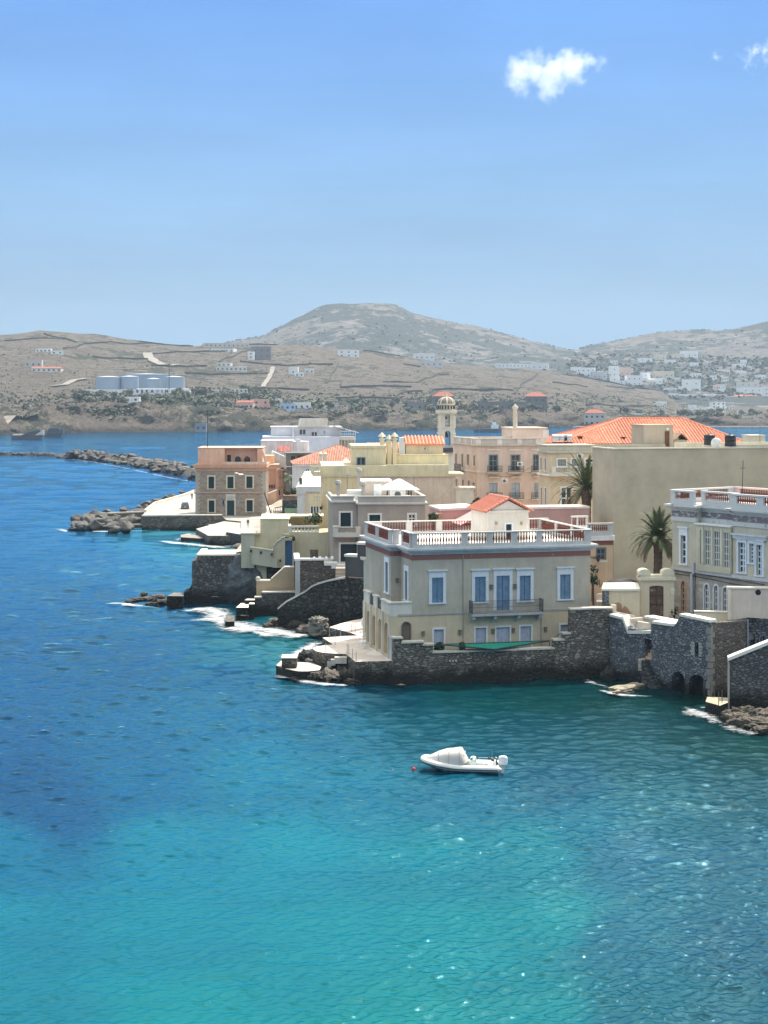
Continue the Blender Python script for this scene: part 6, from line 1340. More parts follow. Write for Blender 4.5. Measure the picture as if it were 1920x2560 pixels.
# parapet balustrades
zt = z; hB = zRail-zt
def span(X0, X1, n=0): return ((M(X0, 215, -.2)[0]-xm)/(W_-xm), (M(X1, 215, -.2)[0]-xm)/(W_-xm))
PM = plaster((.52, .51, .49), .25)  # greyed balustrade paint: shade of the outward side is in the colour
balustrade(b, (xm, -.12), (W_, -.12), zt, [span(460, 740), span(778, 898), span(933, 1055), span(1088, 1212), span(1244, 1513)], hB, .34, .11, .34, PM, REDB, 3.6, r=.085)
balustrade(b, (xm, D1-.7), (xm, .12), zt, [(.1, .9)], hB, .34, .11, .3, PM, REDB, 3.6, r=.085)
balustrade(b, (xB, D), (xB, D1), zt, [(.1, .45), (.55, .95)], hB, .34, .11, .3, PM, REDB, 3.6, r=.085)
balustrade(b, (xB+.2, D1), (xm-.2, D1), zt, [], hB, .34, .11, .3, PM, REDB, 3.6)
balustrade(b, (W_, .12), (W_, D-.2), zt, [(.04, .3), (.34, .62), (.66, .96)], hB, .34, .11, .3, PM, REDB, 3.6, r=.085)
XR = M(890, 130, D)[0]; PR = plaster((.70, .66, .60), .2)  # PR: paler copy for the rear runs, their light kept in the paint
balustrade(b, (xB, D), (XR, D), zt, [(.13, .33), (.38, .58), (.63, .9)], hB, .34, .11, .3, PR, REDB, 3.4, r=.085)
XR2 = M(1160, 130, D)[0]; balustrade(b, (XR2, D), (W_+1.0, D), zt, [(.03, .9)], hB, .34, .11, .3, PR, REDB, 3.6, r=.085)
mb = MB(); mb.box(xm+.1, W_-.1, .1, D-.1, zt-.2, zt+.04); mb.box(xB+.1, xm+.099, D1+.1, D-.1, zt-.2, zt+.04); b.build(mb, 'roof_terrace', DECKW)
# wing terrace with parapet and piers
zW = b.F(*Z5(340, 625))[1]; mb = MB(); mb.box(0, xm, 0.25, Dw, zS+.02, zS+.12); b.build(mb, 'wing_terrace', plaster((.6, .52, .44), .3))
mb = MB(); mb.box(.0, xm, 0, .3, zS+.001, zW); mb.box(-.08, xm, -.1, .36, zW+.001, zW+.14)
WP = plaster((.66, .62, .54), .2); b.build(mb, 'parapet', WP)
for (q0, q1) in ((.37, 3.2), (4.9, 6.3), (8.0, Dw)): mb = MB(); mb.box(0, .3, q0, q1, zS+.001, zW); mb.box(-.1, .38, q0, q1, zW+.001, zW+.14); b.build(mb, 'parapet', WP)
rr = railing(b, (.15, 3.2, 0), (.15, 4.9, 0), zS+.1, 1.1, 10, IR); rr = railing(b, (.15, 6.3, 0), (.15, 8.0, 0), zS+.1, 1.1, 10, IR)
# wall lanterns
for X, Y in ((497, 815), (727, 807), (935, 800), (1063, 795), (1265, 788), (925, 522), (1073, 518), (332, 482)):
    x, zz = M(X, Y, 0 if X > 340 else D1); y0 = 0 if X > 340 else D1; m = MB(); m.box(x-.12, x+.12, y0-.2, y0-.001, zz-.2, zz+.2); m.box(x-.16, x+.16, y0-.24, y0-.001, zz+.201, zz+.25); b.build(m, 'wall_lantern', plain((.16, .12, .08)))
mb = MB(); x = M(748, 500)[0]; mb.tube([(x, -.07, .2), (x, -.07, zB-.1)], .05, 6); x = M(1238, 720)[0]; mb.tube([(x, -.07, .2), (x, -.07, zS-.1)], .05, 6); b.build(mb, 'drainpipe', plaster((.36, .34, .29), .2))
# stair house on the roof
sx, _ = M(1220 and 900, 60, 6.0)
hb = Bld('roof_pavilion', 'small cream pediment pavilion with a red tiled roof on the mansion roof terrace', 'hut', Z2(1193, 0)[0], 155.6, 14.4, zt+2.2+.04)
w_ = hb.F(Z2(1531, 0)[0], 1300)[0]; ze = hb.F(*Z2(1360, 925))[1]; zp = hb.F(*Z2(1360, 835))[1]; dh = hb.rect(zr(Z2, (1343, 1030, 1390, 1092))); dh[2] = .02
mb = MB(); D3 = 5.6; block(mb, 0, w_, 0, D3, 0, ze, [dh]); mb.wallpoly([(0, ze+.001), (w_, ze+.001), (w_/2, zp)], 0.001, D3); mb.box(-.12, w_+.12, -.12, .1, ze-.1, ze+.12); hb.build(mb, 'wall', plaster((.78, .70, .60), .15))
mb = MB(); gable_roof(mb, -.3, w_+.3, -.3, D3+.3, ze+.02, zp-ze+.25); rf = hb.build(mb, 'roof', tiles((.74, .31, .21), .42, .5)); mb = MB(); mb.tube([(w_/2, -.45, zp+.3), (w_/2, D3+.3, zp+.3)], .13, 6)
for s_ in (-1, 1):
    for k in range(9): f = k/8.5; mb.tube([(w_/2+s_*(w_/2+.4)*f, -.46, zp+.3-(zp-ze+.25)*f), (w_/2+s_*(w_/2+.4)*f, -.1, zp+.33-(zp-ze+.25)*f)], .1, 5)
for k in range(14): y = -.3+k*(D3+.4)/13; mb.tube([(-.45, y, ze+.06), (w_/2, y, zp+.32)], .08, 5); mb.tube([(w_+.45, y, ze+.06), (w_/2, y, zp+.32)], .08, 5)
mb.build('tile_ribs', plain((.70, .28, .19), .85), rf); window(hb, 'F', 0, dh, 'panel', (.02, .03, .045), (.76, .78, .8), .16, name='door', sill=False)
for X in (1262, 1470): x, zz = hb.F(*Z2(X, 1022)); m = MB(); m.box(x-.1, x+.1, -.18, -.001, zz-.15, zz+.15); hb.build(m, 'wall_lantern', plain((.4, .32, .2)))
# pink ruined roof structures behind
pb = Bld('pink_outbuilding', 'low pink building with flaking paint behind the mansion', 'building', Z2(800, 0)[0], 173, 10, 4.6)
w_ = pb.F(Z2(1110, 0)[0], 1290)[0]; zl = pb.F(*Z2(800, 920))[1]; zr_ = pb.F(*Z2(1110, 905))[1]; mb = MB(); mb.wallpoly([(0, 0), (w_, 0), (w_, zr_), (0, zl)], 0, 6); pb.build(mb, 'wall', peeling((.62, .33, .28), (.30, .21, .19), .42, .55)); mb = MB(); mb.wallpoly([(-.1, zl+.001), (w_, zr_+.001), (w_, zr_+.25), (-.1, zl+.25)], -.15, 6.1); pb.build(mb, 'coping', plaster((.76, .62, .55), .3))
x, zz = pb.F(*Z2(785, 940), -.5); mb = MB(); mb.box(x-.5, x+.4, -.6, .2, 0, zz); pb.build(mb, 'pier', plaster((.5, .3, .22), .4))
x0, z0 = pb.F(*Z2(925, 1022), -3); x1, z1 = pb.F(*Z2(1110, 975), -3); mb = MB(); gable_roof(mb, x0, x1+2.2, -5.5, -.8, z0, z1-z0+.6); pb.build(mb, 'roof', peeling((.66, .34, .32), (.75, .6, .55), .3, 1.2)); mb = MB(); mb.box(x0+.3, x1+2, -5.3, -.9, 0, z0-.12); pb.build(mb, 'shed_wall', plaster((.6, .45, .4), .3))
w2 = Bld('pink_wall', 'dull pink wall right of the roof pavilion', 'wall', Z2(1530, 0)[0], 176, 10, 4.6); a = w2.F(Z2(1620, 0)[0], 1290)[0]; zz = w2.F(*Z2(1570, 905))[1]; mb = MB(); mb.box(0, a+6, 0, 3, 0, zz); w2.build(mb, 'wall', plaster((.50, .30, .26), .3)); mb = MB(); mb.box(-.1, a+6, -.1, 3.1, zz+.001, zz+.25); w2.build(mb, 'coping', plaster((.76, .64, .56), .2))
bush(Z2(740, 0)[0], Z2(0, 1020)[1], 172, .6, .7, 21, 'shrub between the grey house and the pink outbuilding', (.06, .08, .035))
bush(Z2(1105, 0)[0], Z2(0, 905)[1], 188, .75, .8, 22, 'dark round shrub above the pink outbuilding', (.03, .05, .022))
# right annexe
b = Bld('annexe', 'peach annexe with red band and balustrade between the mansion and the beige block', 'building', 1474, 163, 13, 4.6)
A = lambda X, Y: b.F(*Z3(X, Y)); W_ = A(586, 1000)[0]; zc = A(500, 970)[1]; zb = A(500, 1003)[1]; zt = A(500, 938)[1]; wh = [b.rect(zr(Z3, (478, 1028, 532, 1103)))]
mb = MB(); block(mb, 0, W_, 0, 8, 0, zb, wh); b.build(mb, 'wall', plaster((.66, .50, .35), .3)); window(b, 'F', 0, wh[0], 'glass', fr=(.16, .17, .18), w=.14, bars=(2, 2), sill=False); m = MB(); fbox(m, 'F', 0, wh[0][0]-.25, wh[0][1]+.25, -.02, .05, wh[0][2]-.25, wh[0][2]-.13); b.build(m, 'sill', WHT)
mb = MB(); mb.box(-.02, W_+.05, -.05, 8, zb+.001, zc); b.build(mb, 'painted_band', BAND); mb = MB(); mb.box(-.3, W_+.1, -.35, 8, zc+.001, zt); b.build(mb, 'cornice', WHT); zq = A(500, 850)[1]; balustrade(b, (-.2, 0), (W_, 0), zt, [(.02, .06), (.15, .8)], zq-zt, .5, .18, .3, PM, REDB, 4.5, r=.08)
balustrade(b, (-.2, 5), (W_-1.0, 5), zt+.4, [(.02, .3), (.4, .9)], zq-zt, .3, .18, .3, PR, REDB, 4, r=.08)
a = b.rect(zr(Z3, (470, 1130, 530, 1290))); m = MB(); m.box(a[0], a[1], -.06, 0, 0, a[3]); b.build(m, 'door', plaster((.60, .44, .30), .2)); x, zz = A(455, 1085); m = MB(); m.tube([(x-.8, 0, zz), (x+.8, -.4, zz), (x-.5, -.8, zz-.1), (x+.6, -.3, zz+.25)], .04, 4); m.lathe((x+.3, -.5, zz-.5), [(.05, 0), (.16, .1), (.18, .4), (.05, .55)], 6); b.build(m, 'lantern', plain((.03, .03, .03)))
for k, (X, Y) in enumerate(((445, 1260), (452, 1285))): bush(*Z3(X, Y+30), 154.5+k*.6, .8, 1.3, 30+k, ['dark potted shrub', 'lower dark potted shrub'][k]+' between the mansion and the annexe', (.025, .045, .02), 200, .16)
# garden furniture glimpsed there
p = at(*Z5(1612, 615), 153.6); mb = MB(); 
for k in range(9): a0 = math.pi*k/8; mb.tube([(-.4+.1*k, 0, .1), (-.4+.1*k, 0, .55+.25*math.sin(a0))], .02, 4)
mb.tube([(.42*math.cos(math.pi*k/8), 0, .55+.28*math.sin(math.pi*k/8)) for k in range(9)], .03, 5); mb.box(-.42, .42, -.45, 0, .05, .12)
for x in (-.38, .38): mb.tube([(x, -.4, -.4), (x, -.4, .1)], .025, 4)
tag(mb.build('garden_chair', plain((.8, .8, .78)), None, p), 'white metal garden chair with a round back beside the mansion', 'chair')

# ================================================================== sea wall of the mansion
SW = stone((.30, .275, .235), (.10, .09, .075), 1.9, 2.6, .6, 2.2, .18); SWR = stone((.27, .295, .32), (.09, .10, .115), 2.3, 2.1, .6, 1.6, .2); COP = plaster((.58, .54, .46), .35)
b = Bld('sea_wall', 'long stepped stone sea wall along the front of the mansion', 'wall', 985, 145.4, 11.6, 0)
M = lambda X, Y, o=0: b.F(*Z5(X, Y), o)
prof = [(310, 848), (365, 848), (365, 876), (500, 872), (500, 890), (560, 888), (560, 938), (1320, 912), (1320, 860), (1380, 858), (1380, 820), (1420, 818), (1425, 668), (1560, 662), (1680, 660)]
P = [M(*q) for q in prof]; xr = M(1652, 900)[0]+.6; P[-1] = (xr, P[-1][1]); mb = MB(); mb.wallpoly([(P[0][0], -1.5)]+P+[(xr, -1.5)], 0, .75); b.build(mb, 'wall', SW)
mb = MB()
for (a, c) in zip(P, P[1:]):
    if abs(a[0]-c[0]) > .3: mb.wallpoly([(a[0]-.08, a[1]+.001), (c[0]+.08, c[1]+.001), (c[0]+.08, c[1]+.16), (a[0]-.08, a[1]+.16)], -.1, .85)
b.build(mb, 'coping', COP); mb = MB(); mb.box(P[0][0], P[0][0]+.5, .751, 2.4, 0, P[0][1]); b.build(mb, 'pier', plaster((.5, .5, .46), .3))
mb = MB()
for X, Y, w, h in ((415, 1085, 40, 50), (300, 1080, 20, 40), (760, 1100, 24, 16), (1030, 1095, 20, 18)):
    x, z = M(X, Y); mb.box(x-w/60, x+w/60, -.03, .1, -.3, z)
b.build(mb, 'drain_opening', plain((.008, .008, .008), .9)); mb = MB(); x, z = M(683, 985)
for k in range(3): mb.tube([(x-.3+k*.3, -.25, z), (x-.3+k*.3, .1, z)], .06, 6)
b.build(mb, 'outlet_pipe', plain((.7, .7, .66)))
# green shade cloth
sp = [gz(*Z5(610, 884), 3.9), gz(*Z5(1300, 860), 4.6), gz(*Z5(945, 915), 3.75)]; sp = [M_ for M_ in sp]
b_ = Vector((0, 0, 0)); N = 14; vs_, fs = [], []
A0, A1, A2 = at(*Z5(610, 884), 146.9), at(*Z5(1290, 861), 150.3), at(*Z5(945, 914), 146.3)
for i in range(N+1):
    for j in range(N+1-i):
        f, g = i/N, j/N; p = A0*(1-f-g)+A1*f+A2*g; p.z -= .5*f*g*4*(1-f-g)*1.2; vs_.append(tuple(p))
idx = {}; c_ = 0
for i in range(N+1):
    for j in range(N+1-i): idx[i, j] = c_; c_ += 1
for i in range(N):
    for j in range(N-i):
        fs.append([idx[i, j], idx[i+1, j], idx[i, j+1]])
        if j < N-i-1: fs.append([idx[i+1, j], idx[i+1, j+1], idx[i, j+1]])
m = MB(); m.add(vs_, fs); sail = tag(m.build('shade_sail', plain((.02, .24, .17), .8, .1)), 'green triangular shade sail stretched in front of the mansion', 'shade sail'); m = MB(); m.tube([A0, A1, A2, A0], .07, 4); m.build('border', plain((.012, .03, .03)), sail); m = MB(); m.tube([A1, at(*Z5(1388, 795), 151)], .03, 4); m.tube([A1, at(*Z5(1295, 905), 150.3)], .035, 5); m.build('rope', plain((.03, .03, .03)), sail)
for X, Y, r in ((605, 925, .55), (740, 915, .4)):
    p = at(*Z5(X, Y+8), 147.2); m = leaf_ball(160, .16, r, r*1.3, int(X)); o = m.build('potted_plant', leafm((.03, .06, .03), 2), None, p); tag(o, 'dark green potted plant on the ledge under the shade sail, '+('the left one' if X < 700 else 'the right one'), 'plant'); MB().lathe((0, 0, -.3), [(.18, 0), (.26, .35)], 10).build('pot', plaster((.4, .2, .12)), o)

# ================================================================== bathing deck on the left
PV = paving((.70, .59, .50), .55)
slab('bathing_deck', [(888,1654),(866,1635),(845,1634),(823,1633),(805,1631),(791,1628),(784,1624),(782,1621),(785,1618),(791,1616),(812,1613),(833,1611),(806,1594),(860,1590),(895,1589),(880,1583),(823,1568),(850,1559),(877,1552),(905,1547),(925,1545),(1000,1600),(990,1652)], 2.2, -1.5, SW, PV, 'pale paved bathing terrace beside the arcade of the mansion', None, 'terrace')
slab('bathing_platform', [(690,1663),(714,1672),(746,1678),(770,1678),(799,1675),(803,1667),(790,1661),(779,1657),(760,1656),(742,1655),(704,1651)], 1.0, -1.5, SW, PV, 'low paved bathing platform at the tip of the rocks', None, 'terrace')
a = gz(704, 1671, 1.0); c = gz(741, 1671, 1.0); mb = MB(); mb.box(0, c.x-a.x, 0, 2.0, 0, .95); o = tag(mb.build('stone_block', SW, None, a), 'square stone bench block with white top on the low bathing platform', 'stone block'); mb = MB(); mb.box(-.05, c.x-a.x+.05, -.05, 2.05, .951, 1.03); mb.build('slab', COP, o)
for i, (X0, X1, Y) in enumerate(((652, 705, 700), (693, 748, 672), (738, 795, 648), (785, 940, 622))):
    z = 1.1+i*.3; a = gz(*Z8(X0, Y), z); c = gz(*Z8(X1, Y), z); mb = MB(); mb.box(0, c.x-a.x, 0, .7, -.6, 0); tag(mb.build('step', COP, None, a), ('lowest white', 'second white', 'third white', 'topmost and widest white')[i]+' stone step up to the bathing terrace', 'step')
for i, (X, Y, hh, z) in enumerate([(135, 655, 95, 1.0), (550, 500, 70, 2.2), (672, 552, 105, 2.2), (720, 408, 150, 2.2), (793, 460, 115, 2.2), (860, 355, 105, 2.2), (945, 572, 120, 2.2), (966, 580, 120, 2.2), (1011, 630, 120, 2.2), (1058, 668, 120, 2.2), (1002, 298, 100, 2.2), (1045, 340, 120, 2.2), (1526, 655, 130, 2.2)]):
    p = gz(*Z8(X, Y), z); hh = hh/5.027/FPX*p.y; mb = MB(); mb.tube([(0, 0, -.02), (0, 0, hh)], .035, 6); mb.lathe((0, 0, 0), [(.09, 0), (.09, .03)], 8); tag(mb.build('deck_post', plain((.35, .33, .3), .5), None, p), 'thin metal post standing on the bathing terrace', 'post', 'thin metal posts on the bathing terraces')
for i, (X, Y, top) in enumerate(((1140, 300, 128), (1172, 350, 160))):
    p = gz(*Z8(X, Y), 2.2); hh = (Y-top)/5.027/FPX*p.y; mb = MB(); mb.tube([(0, 0, 0), (0, 0, hh)], .03, 6); mb.lathe((0, 0, 0), [(.3, 0), (.3, .08)], 10); e = tag(mb.build('parasol', plain((.6, .6, .58)), None, p), ('left', 'right')[i]+' closed white parasol beside the arcade', 'parasol')
    m = MB(); n = 10
    prof = [(.05, hh+.05), (.13, hh-.1), (.17, hh*.7), (.21, hh*.5), (.13, hh*.38)]
    for q in range(len(prof)-1):
        for k in range(n):
            P = lambda q, k: (prof[q][0]*(1 if k % 2 else .55)*math.cos(2*math.pi*k/n), prof[q][0]*(1 if k % 2 else .55)*math.sin(2*math.pi*k/n), prof[q][1])
            m.quad(P(q, k), P(q, (k+1) % n), P(q+1, (k+1) % n), P(q+1, k))
    m.build('canopy', plain((.78, .77, .74), .8), e)
p = gz(*Z8(1140, 505), 2.2); mb = MB(); mb.lathe((0, 0, .68), [(.4, 0), (.4, .05)], 14); mb.tube([(0, 0, 0), (0, 0, .68)], .04, 6); mb.lathe((0, 0, 0), [(.25, 0), (.25, .03)], 10); tag(mb.build('table', plain((.8, .8, .78)), None, p), 'small round white table on the bathing terrace by the arcade', 'table')
p = gz(*Z8(1140, 478), 2.2); mb = MB()
for x in (-.3, .3):
    mb.tube([(x, 0, 0), (x, 0, 1.3)], .03, 5)
mb.tube([(-.3, 0, .4), (.3, 0, .4)], .02, 4); mb.tube([(-.3, 0, .9), (.3, 0, .9)], .02, 4); mb.tube([(-.3, 0, 1.3), (.3, 0, 1.3)], .03, 4); tag(mb.build('ladder_frame', plain((.75, .75, .74)), None, p), 'white metal rail frame at the edge of the bathing terrace', 'rail frame')

# rocks by the deck: displaced lumps
def rock(px, z, size, seed, label, mat=None, group=None, freq=1.0, ang=.0, nm='rock', y=None):
    p = at(px[0], px[1], y) if y else gz(px[0], px[1], z); bm = bmesh.new(); bmesh.ops.create_icosphere(bm, subdivisions=5, radius=1)
    for v in bm.verts:
        d = v.co.copy(); n = noise.fractal(d*1.3*freq+Vector((seed*3.1, 0, 0)), .9, 2.1, 6); st = noise.noise(Vector((d.x*1.5, d.y*1.5, d.z*9+seed)))*.05
        cube = max(abs(d.x), abs(d.y), abs(d.z)); v.co = d*(1+(1/cube-1)*.42)*(1+.32*n+st)
    me = bpy.data.meshes.new(nm); bm.to_mesh(me); bm.free(); me.materials.append(mat or RD); o = bpy.data.objects.new(nm, me); COL.objects.link(o); o.location = p; o.scale = size; o.rotation_euler = (0, ang, seed)
    return tag(o, label, 'rock', group)
RB = rockm((.19, .16, .125), .9, 1.2); RG = rockm((.34, .31, .26), .35, 1.3)
rock(Z8(575, 225), 0, (1.12, 1.0, .98), 1.35, 'square weathered rock stack before the dark retaining wall', RG, None, 2.6, y=171.5)
for i, (X, Y, s_, m_) in enumerate([(330, 235, (2.6, 2, 1.6), RD), (480, 300, (3.6, 2.2, 1.7), RB), (600, 330, (2.6, 2, 1.5), RB), (40, 200, (2.3, 1.5, 1.5), RB), (-60, 225, (1.5, 1.2, .7), RB), (670, 345, (1.6, 1.4, 1.3), RD), (250, 250, (1.3, 1, .8), RD)]):
    rock(Z8(X, Y), .3, tuple(q*.46 for q in s_), 2+i*.77, 'dark wet rock in the surf below the rock stack', m_, 'dark rocks below the rock stack', 1.6)
for i, (X, Y, s_, m_, lb) in enumerate([(480, 640, (1.9, 1.3, 1.6), RD, 'dark rock left of the curved terrace wall'), (305, 680, (.6, .6, .8), RD, 'small dark pointed rock behind the low platform'), (700, 780, (3.2, 1.6, 1.5), RD, 'long dark sloping rock in front of the white steps'), (740, 880, (2.6, 1.4, 1.3), RB, 'brown rounded rock in front, lowest by the corner'), (900, 810, (1.5, 1.2, 1.5), RG, 'pale speckled rock against the terrace corner'), (560, 870, (1.6, 1.1, 1.0), RB, 'brown rock under the low platform'), (430, 850, (2.0, 1.2, .8), RD, 'flat dark rock under the low platform'), (620, 740, (1.5, .9, 1.2), RG, 'pale rock beside the white steps'), (470, 690, (.9, .6, .8), RG, 'pale slab leaning on the low platform')]):
    rock(Z8(X, Y), .35, tuple(q*.5 for q in s_), 20+i*1.3, lb, m_, None, 1.5, .2)
for i, (X, Y, s_, m_) in enumerate([(1010, 960, (.7, .5, .5), RD), (860, 905, (.8, .6, .6), RD), (650, 905, (.7, .5, .5), RD), (520, 905, (.6, .4, .35), RB), (960, 900, (.5, .5, .9), RB), (380, 640, (.5, .4, .6), RD), (440, 600, (.7, .5, .5), RD), (820, 760, (.7, .5, .9), RD), (590, 800, (.8, .5, .7), RD), (300, 905, (.5, .35, .25), RD)]):
    rock(Z8(X, Y), .15, s_, 120+i*1.9, 'small jagged dark rock at the foot of the bathing terraces', m_, 'small jagged rocks at the bathing terraces', 2.2, .3)
foam([Z8(*q) for q in ((40, 830), (150, 885), (300, 900), (430, 920), (560, 960), (700, 980), (850, 985), (960, 975), (1100, 990))], 1.3, label='foam round the bathing platform rocks'); foam([Z8(*q) for q in ((0, 640), (120, 620), (300, 600), (420, 630))], 1.8, label='foam washing behind the bathing platform'); foam([Z8(*q) for q in ((880, 930), (930, 890), (985, 930))], 1.2, z=.5, label='splash in the corner of the terrace')
foam([Z8(*q) for q in ((1450, 995), (1560, 985), (1680, 985), (1800, 975))], 1.1, label='foam at the left foot of the mansion sea wall')

# ================================================================== dark retaining wall with falling coping (middle)
DK = stone((.085, .085, .08), (.03, .03, .03), 1.5, 1.5, .5, 3.2, .3); 
b = Bld('retaining_wall', 'dark rubble retaining wall with a pale sloping coping running down to the surf', 'wall', 693, 182, -27, 0)
M = lambda X, Y, o=0: b.F(*Z7(X, Y), o); co = [(500, 775), (600, 692), (700, 640), (830, 568), (900, 512), (980, 478), (1080, 448), (1180, 428), (1292, 410)]
P = [M(*q) for q in co]; xr = M(1560, 600)[0]; zz = M(1400, 400)[1]; mb = MB(); mb.wallpoly([(P[0][0]-.2, -1.5)]+P+[(xr, P[-1][1]), (xr, -1.5)], 0, 1.2); b.build(mb, 'wall', DK)
mb = MB(); mb.mi = 0
for a, c in zip(P, P[1:]): mb.wallpoly([(a[0], a[1]+.001), (c[0], c[1]+.001), (c[0], c[1]+.22), (a[0], a[1]+.22)], -.12, 1.3)
b.build(mb, 'coping', plaster((.62, .60, .52), .5)); M5 = lambda X, Y: b.F(*Z5(X, Y))
st_ = [(1292, 410), (1292, 150), (1432, 140), (1432, 5)]; q = [M(*s_) for s_ in st_]; q2 = [M5(83, 255), M5(158, 252), M5(158, 205), M5(248, 205)]; DG = plaster((.085, .085, .09), .3, (.05, .05, .05))
mb = MB(); mb.wallpoly([(q[0][0], P[-1][1]+.23), (q[0][0], q[1][1]), (q2[0][0], q[2][1]), (q2[0][0], q2[0][1]), (q2[2][0], q2[1][1]), (q2[2][0], q2[2][1]), (q2[3][0], q2[2][1]), (q2[3][0], P[-1][1]+.23)], .05, 1.1); b.build(mb, 'upper_wall', DG)
mb = MB()
for a0, a1, z_ in ((q[0][0], q2[0][0], q[1][1]), (q2[0][0]+.01, q2[2][0], q2[0][1]), (q2[2][0]+.01, q2[3][0], q2[2][1])): mb.box(a0-.1, a1, -.05, 1.2, z_+.001, z_+.28)
b.build(mb, 'cap', plaster((.72, .69, .6), .2))
# greenish side wall with tall parapet by the mansion (left of it)
w2 = Bld('side_wall', 'pale greenish garden wall with white sloping coping left of the mansion', 'wall', Z5(145, 0)[0], 167, 50, 2.2)
M = lambda X, Y: w2.F(*Z5(X, Y)); a = M(145, 350); c = M(250, 400); mb = MB(); mb.wallpoly([(0, 0), (c[0]-a[0]+2, 0), (c[0]-a[0]+2, c[1]-.8), (0, a[1])], 0, .5); w2.build(mb, 'wall', plaster((.44, .47, .42), .3)); mb = MB(); mb.wallpoly([(-.1, a[1]+.001), (c[0]-a[0]+2, c[1]-.799), (c[0]-a[0]+2, c[1]-.5), (-.1, a[1]+.3)], -.15, .9); w2.build(mb, 'coping', LIME)

# ================================================================== stair and stone terraces (middle left)
OCH = plaster((.46, .35, .22), .2); ST2 = stone((.20, .165, .14), (.08, .07, .06), 2.2, 2.2, .5, 1.6); YG = plaster((.46, .44, .31), .2)
b = Bld('stair_wall', 'smooth ochre stair wall with thin white edge stepping down to the sea', 'wall', Z7(242, 0)[0], 194, 3, 0)
M = lambda X, Y, o=0: b.F(*Z7(X, Y), o); pr = [(242, 445), (405, 445), (415, 428), (575, 285), (690, 285), (694, 580), (300, 582), (300, 640), (242, 640)]; P = [M(*q) for q in pr]
mb = MB(); mb.wallpoly(P, 0, 1.2); b.build(mb, 'wall', OCH); mb = MB()
for a, c in zip(P[:5], P[1:5]): mb.wallpoly([(a[0], a[1]+.001), (c[0], c[1]+.001), (c[0], c[1]+.16), (a[0], a[1]+.16)], -.06, 1.26) if c[0]-a[0] > .2 else None
b.build(mb, 'coping', COP); x, z = M(255, 440); m = MB(); m.ball((x+.05, .5, z+.25), .32, 8); b.build(m, 'finial', COP)
b = Bld('stone_wall', 'grey rubble wall under the ochre stair wall', 'wall', Z7(222, 0)[0], 192.5, 2, 0)
M = lambda X, Y, o=0: b.F(*Z7(X, Y), o); P = [M(*q) for q in ((222, 640), (308, 640), (314, 582), (715, 578), (900, 560))]; mb = MB(); mb.wallpoly([(P[0][0], -1.5)]+P+[(P[-1][0], -1.5)], 0, 1.1); b.build(mb, 'wall', stone((.15, .145, .14), (.07, .068, .065), 2.2, 2.0, .5, 1.8)); mb = MB()
for i in (0, 2): mb.wallpoly([(P[i][0]-.05, P[i][1]+.001), (P[i+1][0], P[i+1][1]+.001), (P[i+1][0], P[i+1][1]+.16), (P[i][0]-.05, P[i][1]+.16)], -.08, 1.15)
b.build(mb, 'coping', COP)
b = Bld('terrace_block', 'brown stone terrace block with bright white coping before the grey house', 'wall', Z7(700, 0)[0], 190.5, 4, 0)
M = lambda X, Y, o=0: b.F(*Z7(X, Y), o); P = [M(*q) for q in ((700, 195), (1040, 190), (1045, 255), (1140, 265), (1140, 290), (1290, 290))]; mb = MB(); mb.wallpoly([(P[0][0], 0)]+P+[(P[-1][0], 0)], 0, .6); b.build(mb, 'wall', ST2)
z0 = P[0][1]; mb = MB(); mb.box(-.1, P[1][0], -.1, .7, z0+.001, z0+.24); mb.box(-.1, .6, .701, 7, z0+.001, z0+.24); mb.box(P[2][0], P[2][0]+1.6, -.1, .7, P[2][1]+.001, P[2][1]+.4); mb.box(P[4][0]-.1, P[5][0]+.2, -.1, .7, P[4][1]+.001, P[4][1]+.45); b.build(mb, 'coping', plaster((.82, .81, .77), .1))
mb = MB(); mb.box(0, .62, -.12, 0, 0, z0); b.build(mb, 'pilaster', plaster((.5, .48, .46), .3)); mb = MB(); mb.box(.6, 9, .6, 8, z0-1.5, z0-.5); mb.box(9.1, 16, .6, 8, P[3][1]-1, P[3][1]-.4); b.build(mb, 'terrace', paving((.5, .46, .42), .5)); mb = MB(); mb.box(2, P[1][0]-.5, 7, 7.5, z0-.5, z0+.6); b.build(mb, 'back_wall', ST2)
m = MB()
for k in range(4): m.ball((2.4+k*.75, 1.3+.4*(k % 2), z0+.1), (.2, .2, .26), 8)
o = b.build(m, 'urn', plain((.8, .8, .78), .7))
b = Bld('stone_stair', 'small pale stone steps between the terrace block and the dark wall', 'stairs', Z7(1180, 0)[0], 187.5, 0, 0); M = lambda X, Y, o=0: b.F(*Z7(X, Y), o); P = M(1180, 290); mb = MB()
for k in range(7): mb.box(0, 5.6, -k*.32, -k*.32+.32 if k else 3, 3, P[1]-k*.42)
b.build(mb, 'step', plaster((.4, .34, .27), .3))
# dock lumps left of it
for i, (px, z, h) in enumerate([(((103, 665), (222, 665), (222, 648), (130, 648)), 2.1, 0), (((0, 752), (150, 752), (150, 700), (60, 700)), 1.6, 0), (((152, 712), (220, 712), (220, 694), (160, 694)), 1.9, 0)]):
    slab('dock_ledge', [Z7(*q) for q in px], z, -1.5, DK, LIME, ('upper', 'lowest and widest', 'middle')[i]+' pale topped stone ledge under the stair wall', None, 'ledge')
slab('dock_ledge', [Z4(408, 975), Z4(485, 975), Z4(485, 925), Z4(415, 915)], .8, -1.5, DK, stone((.22, .2, .18)), 'square stone landing block in the surf', None, 'ledge')

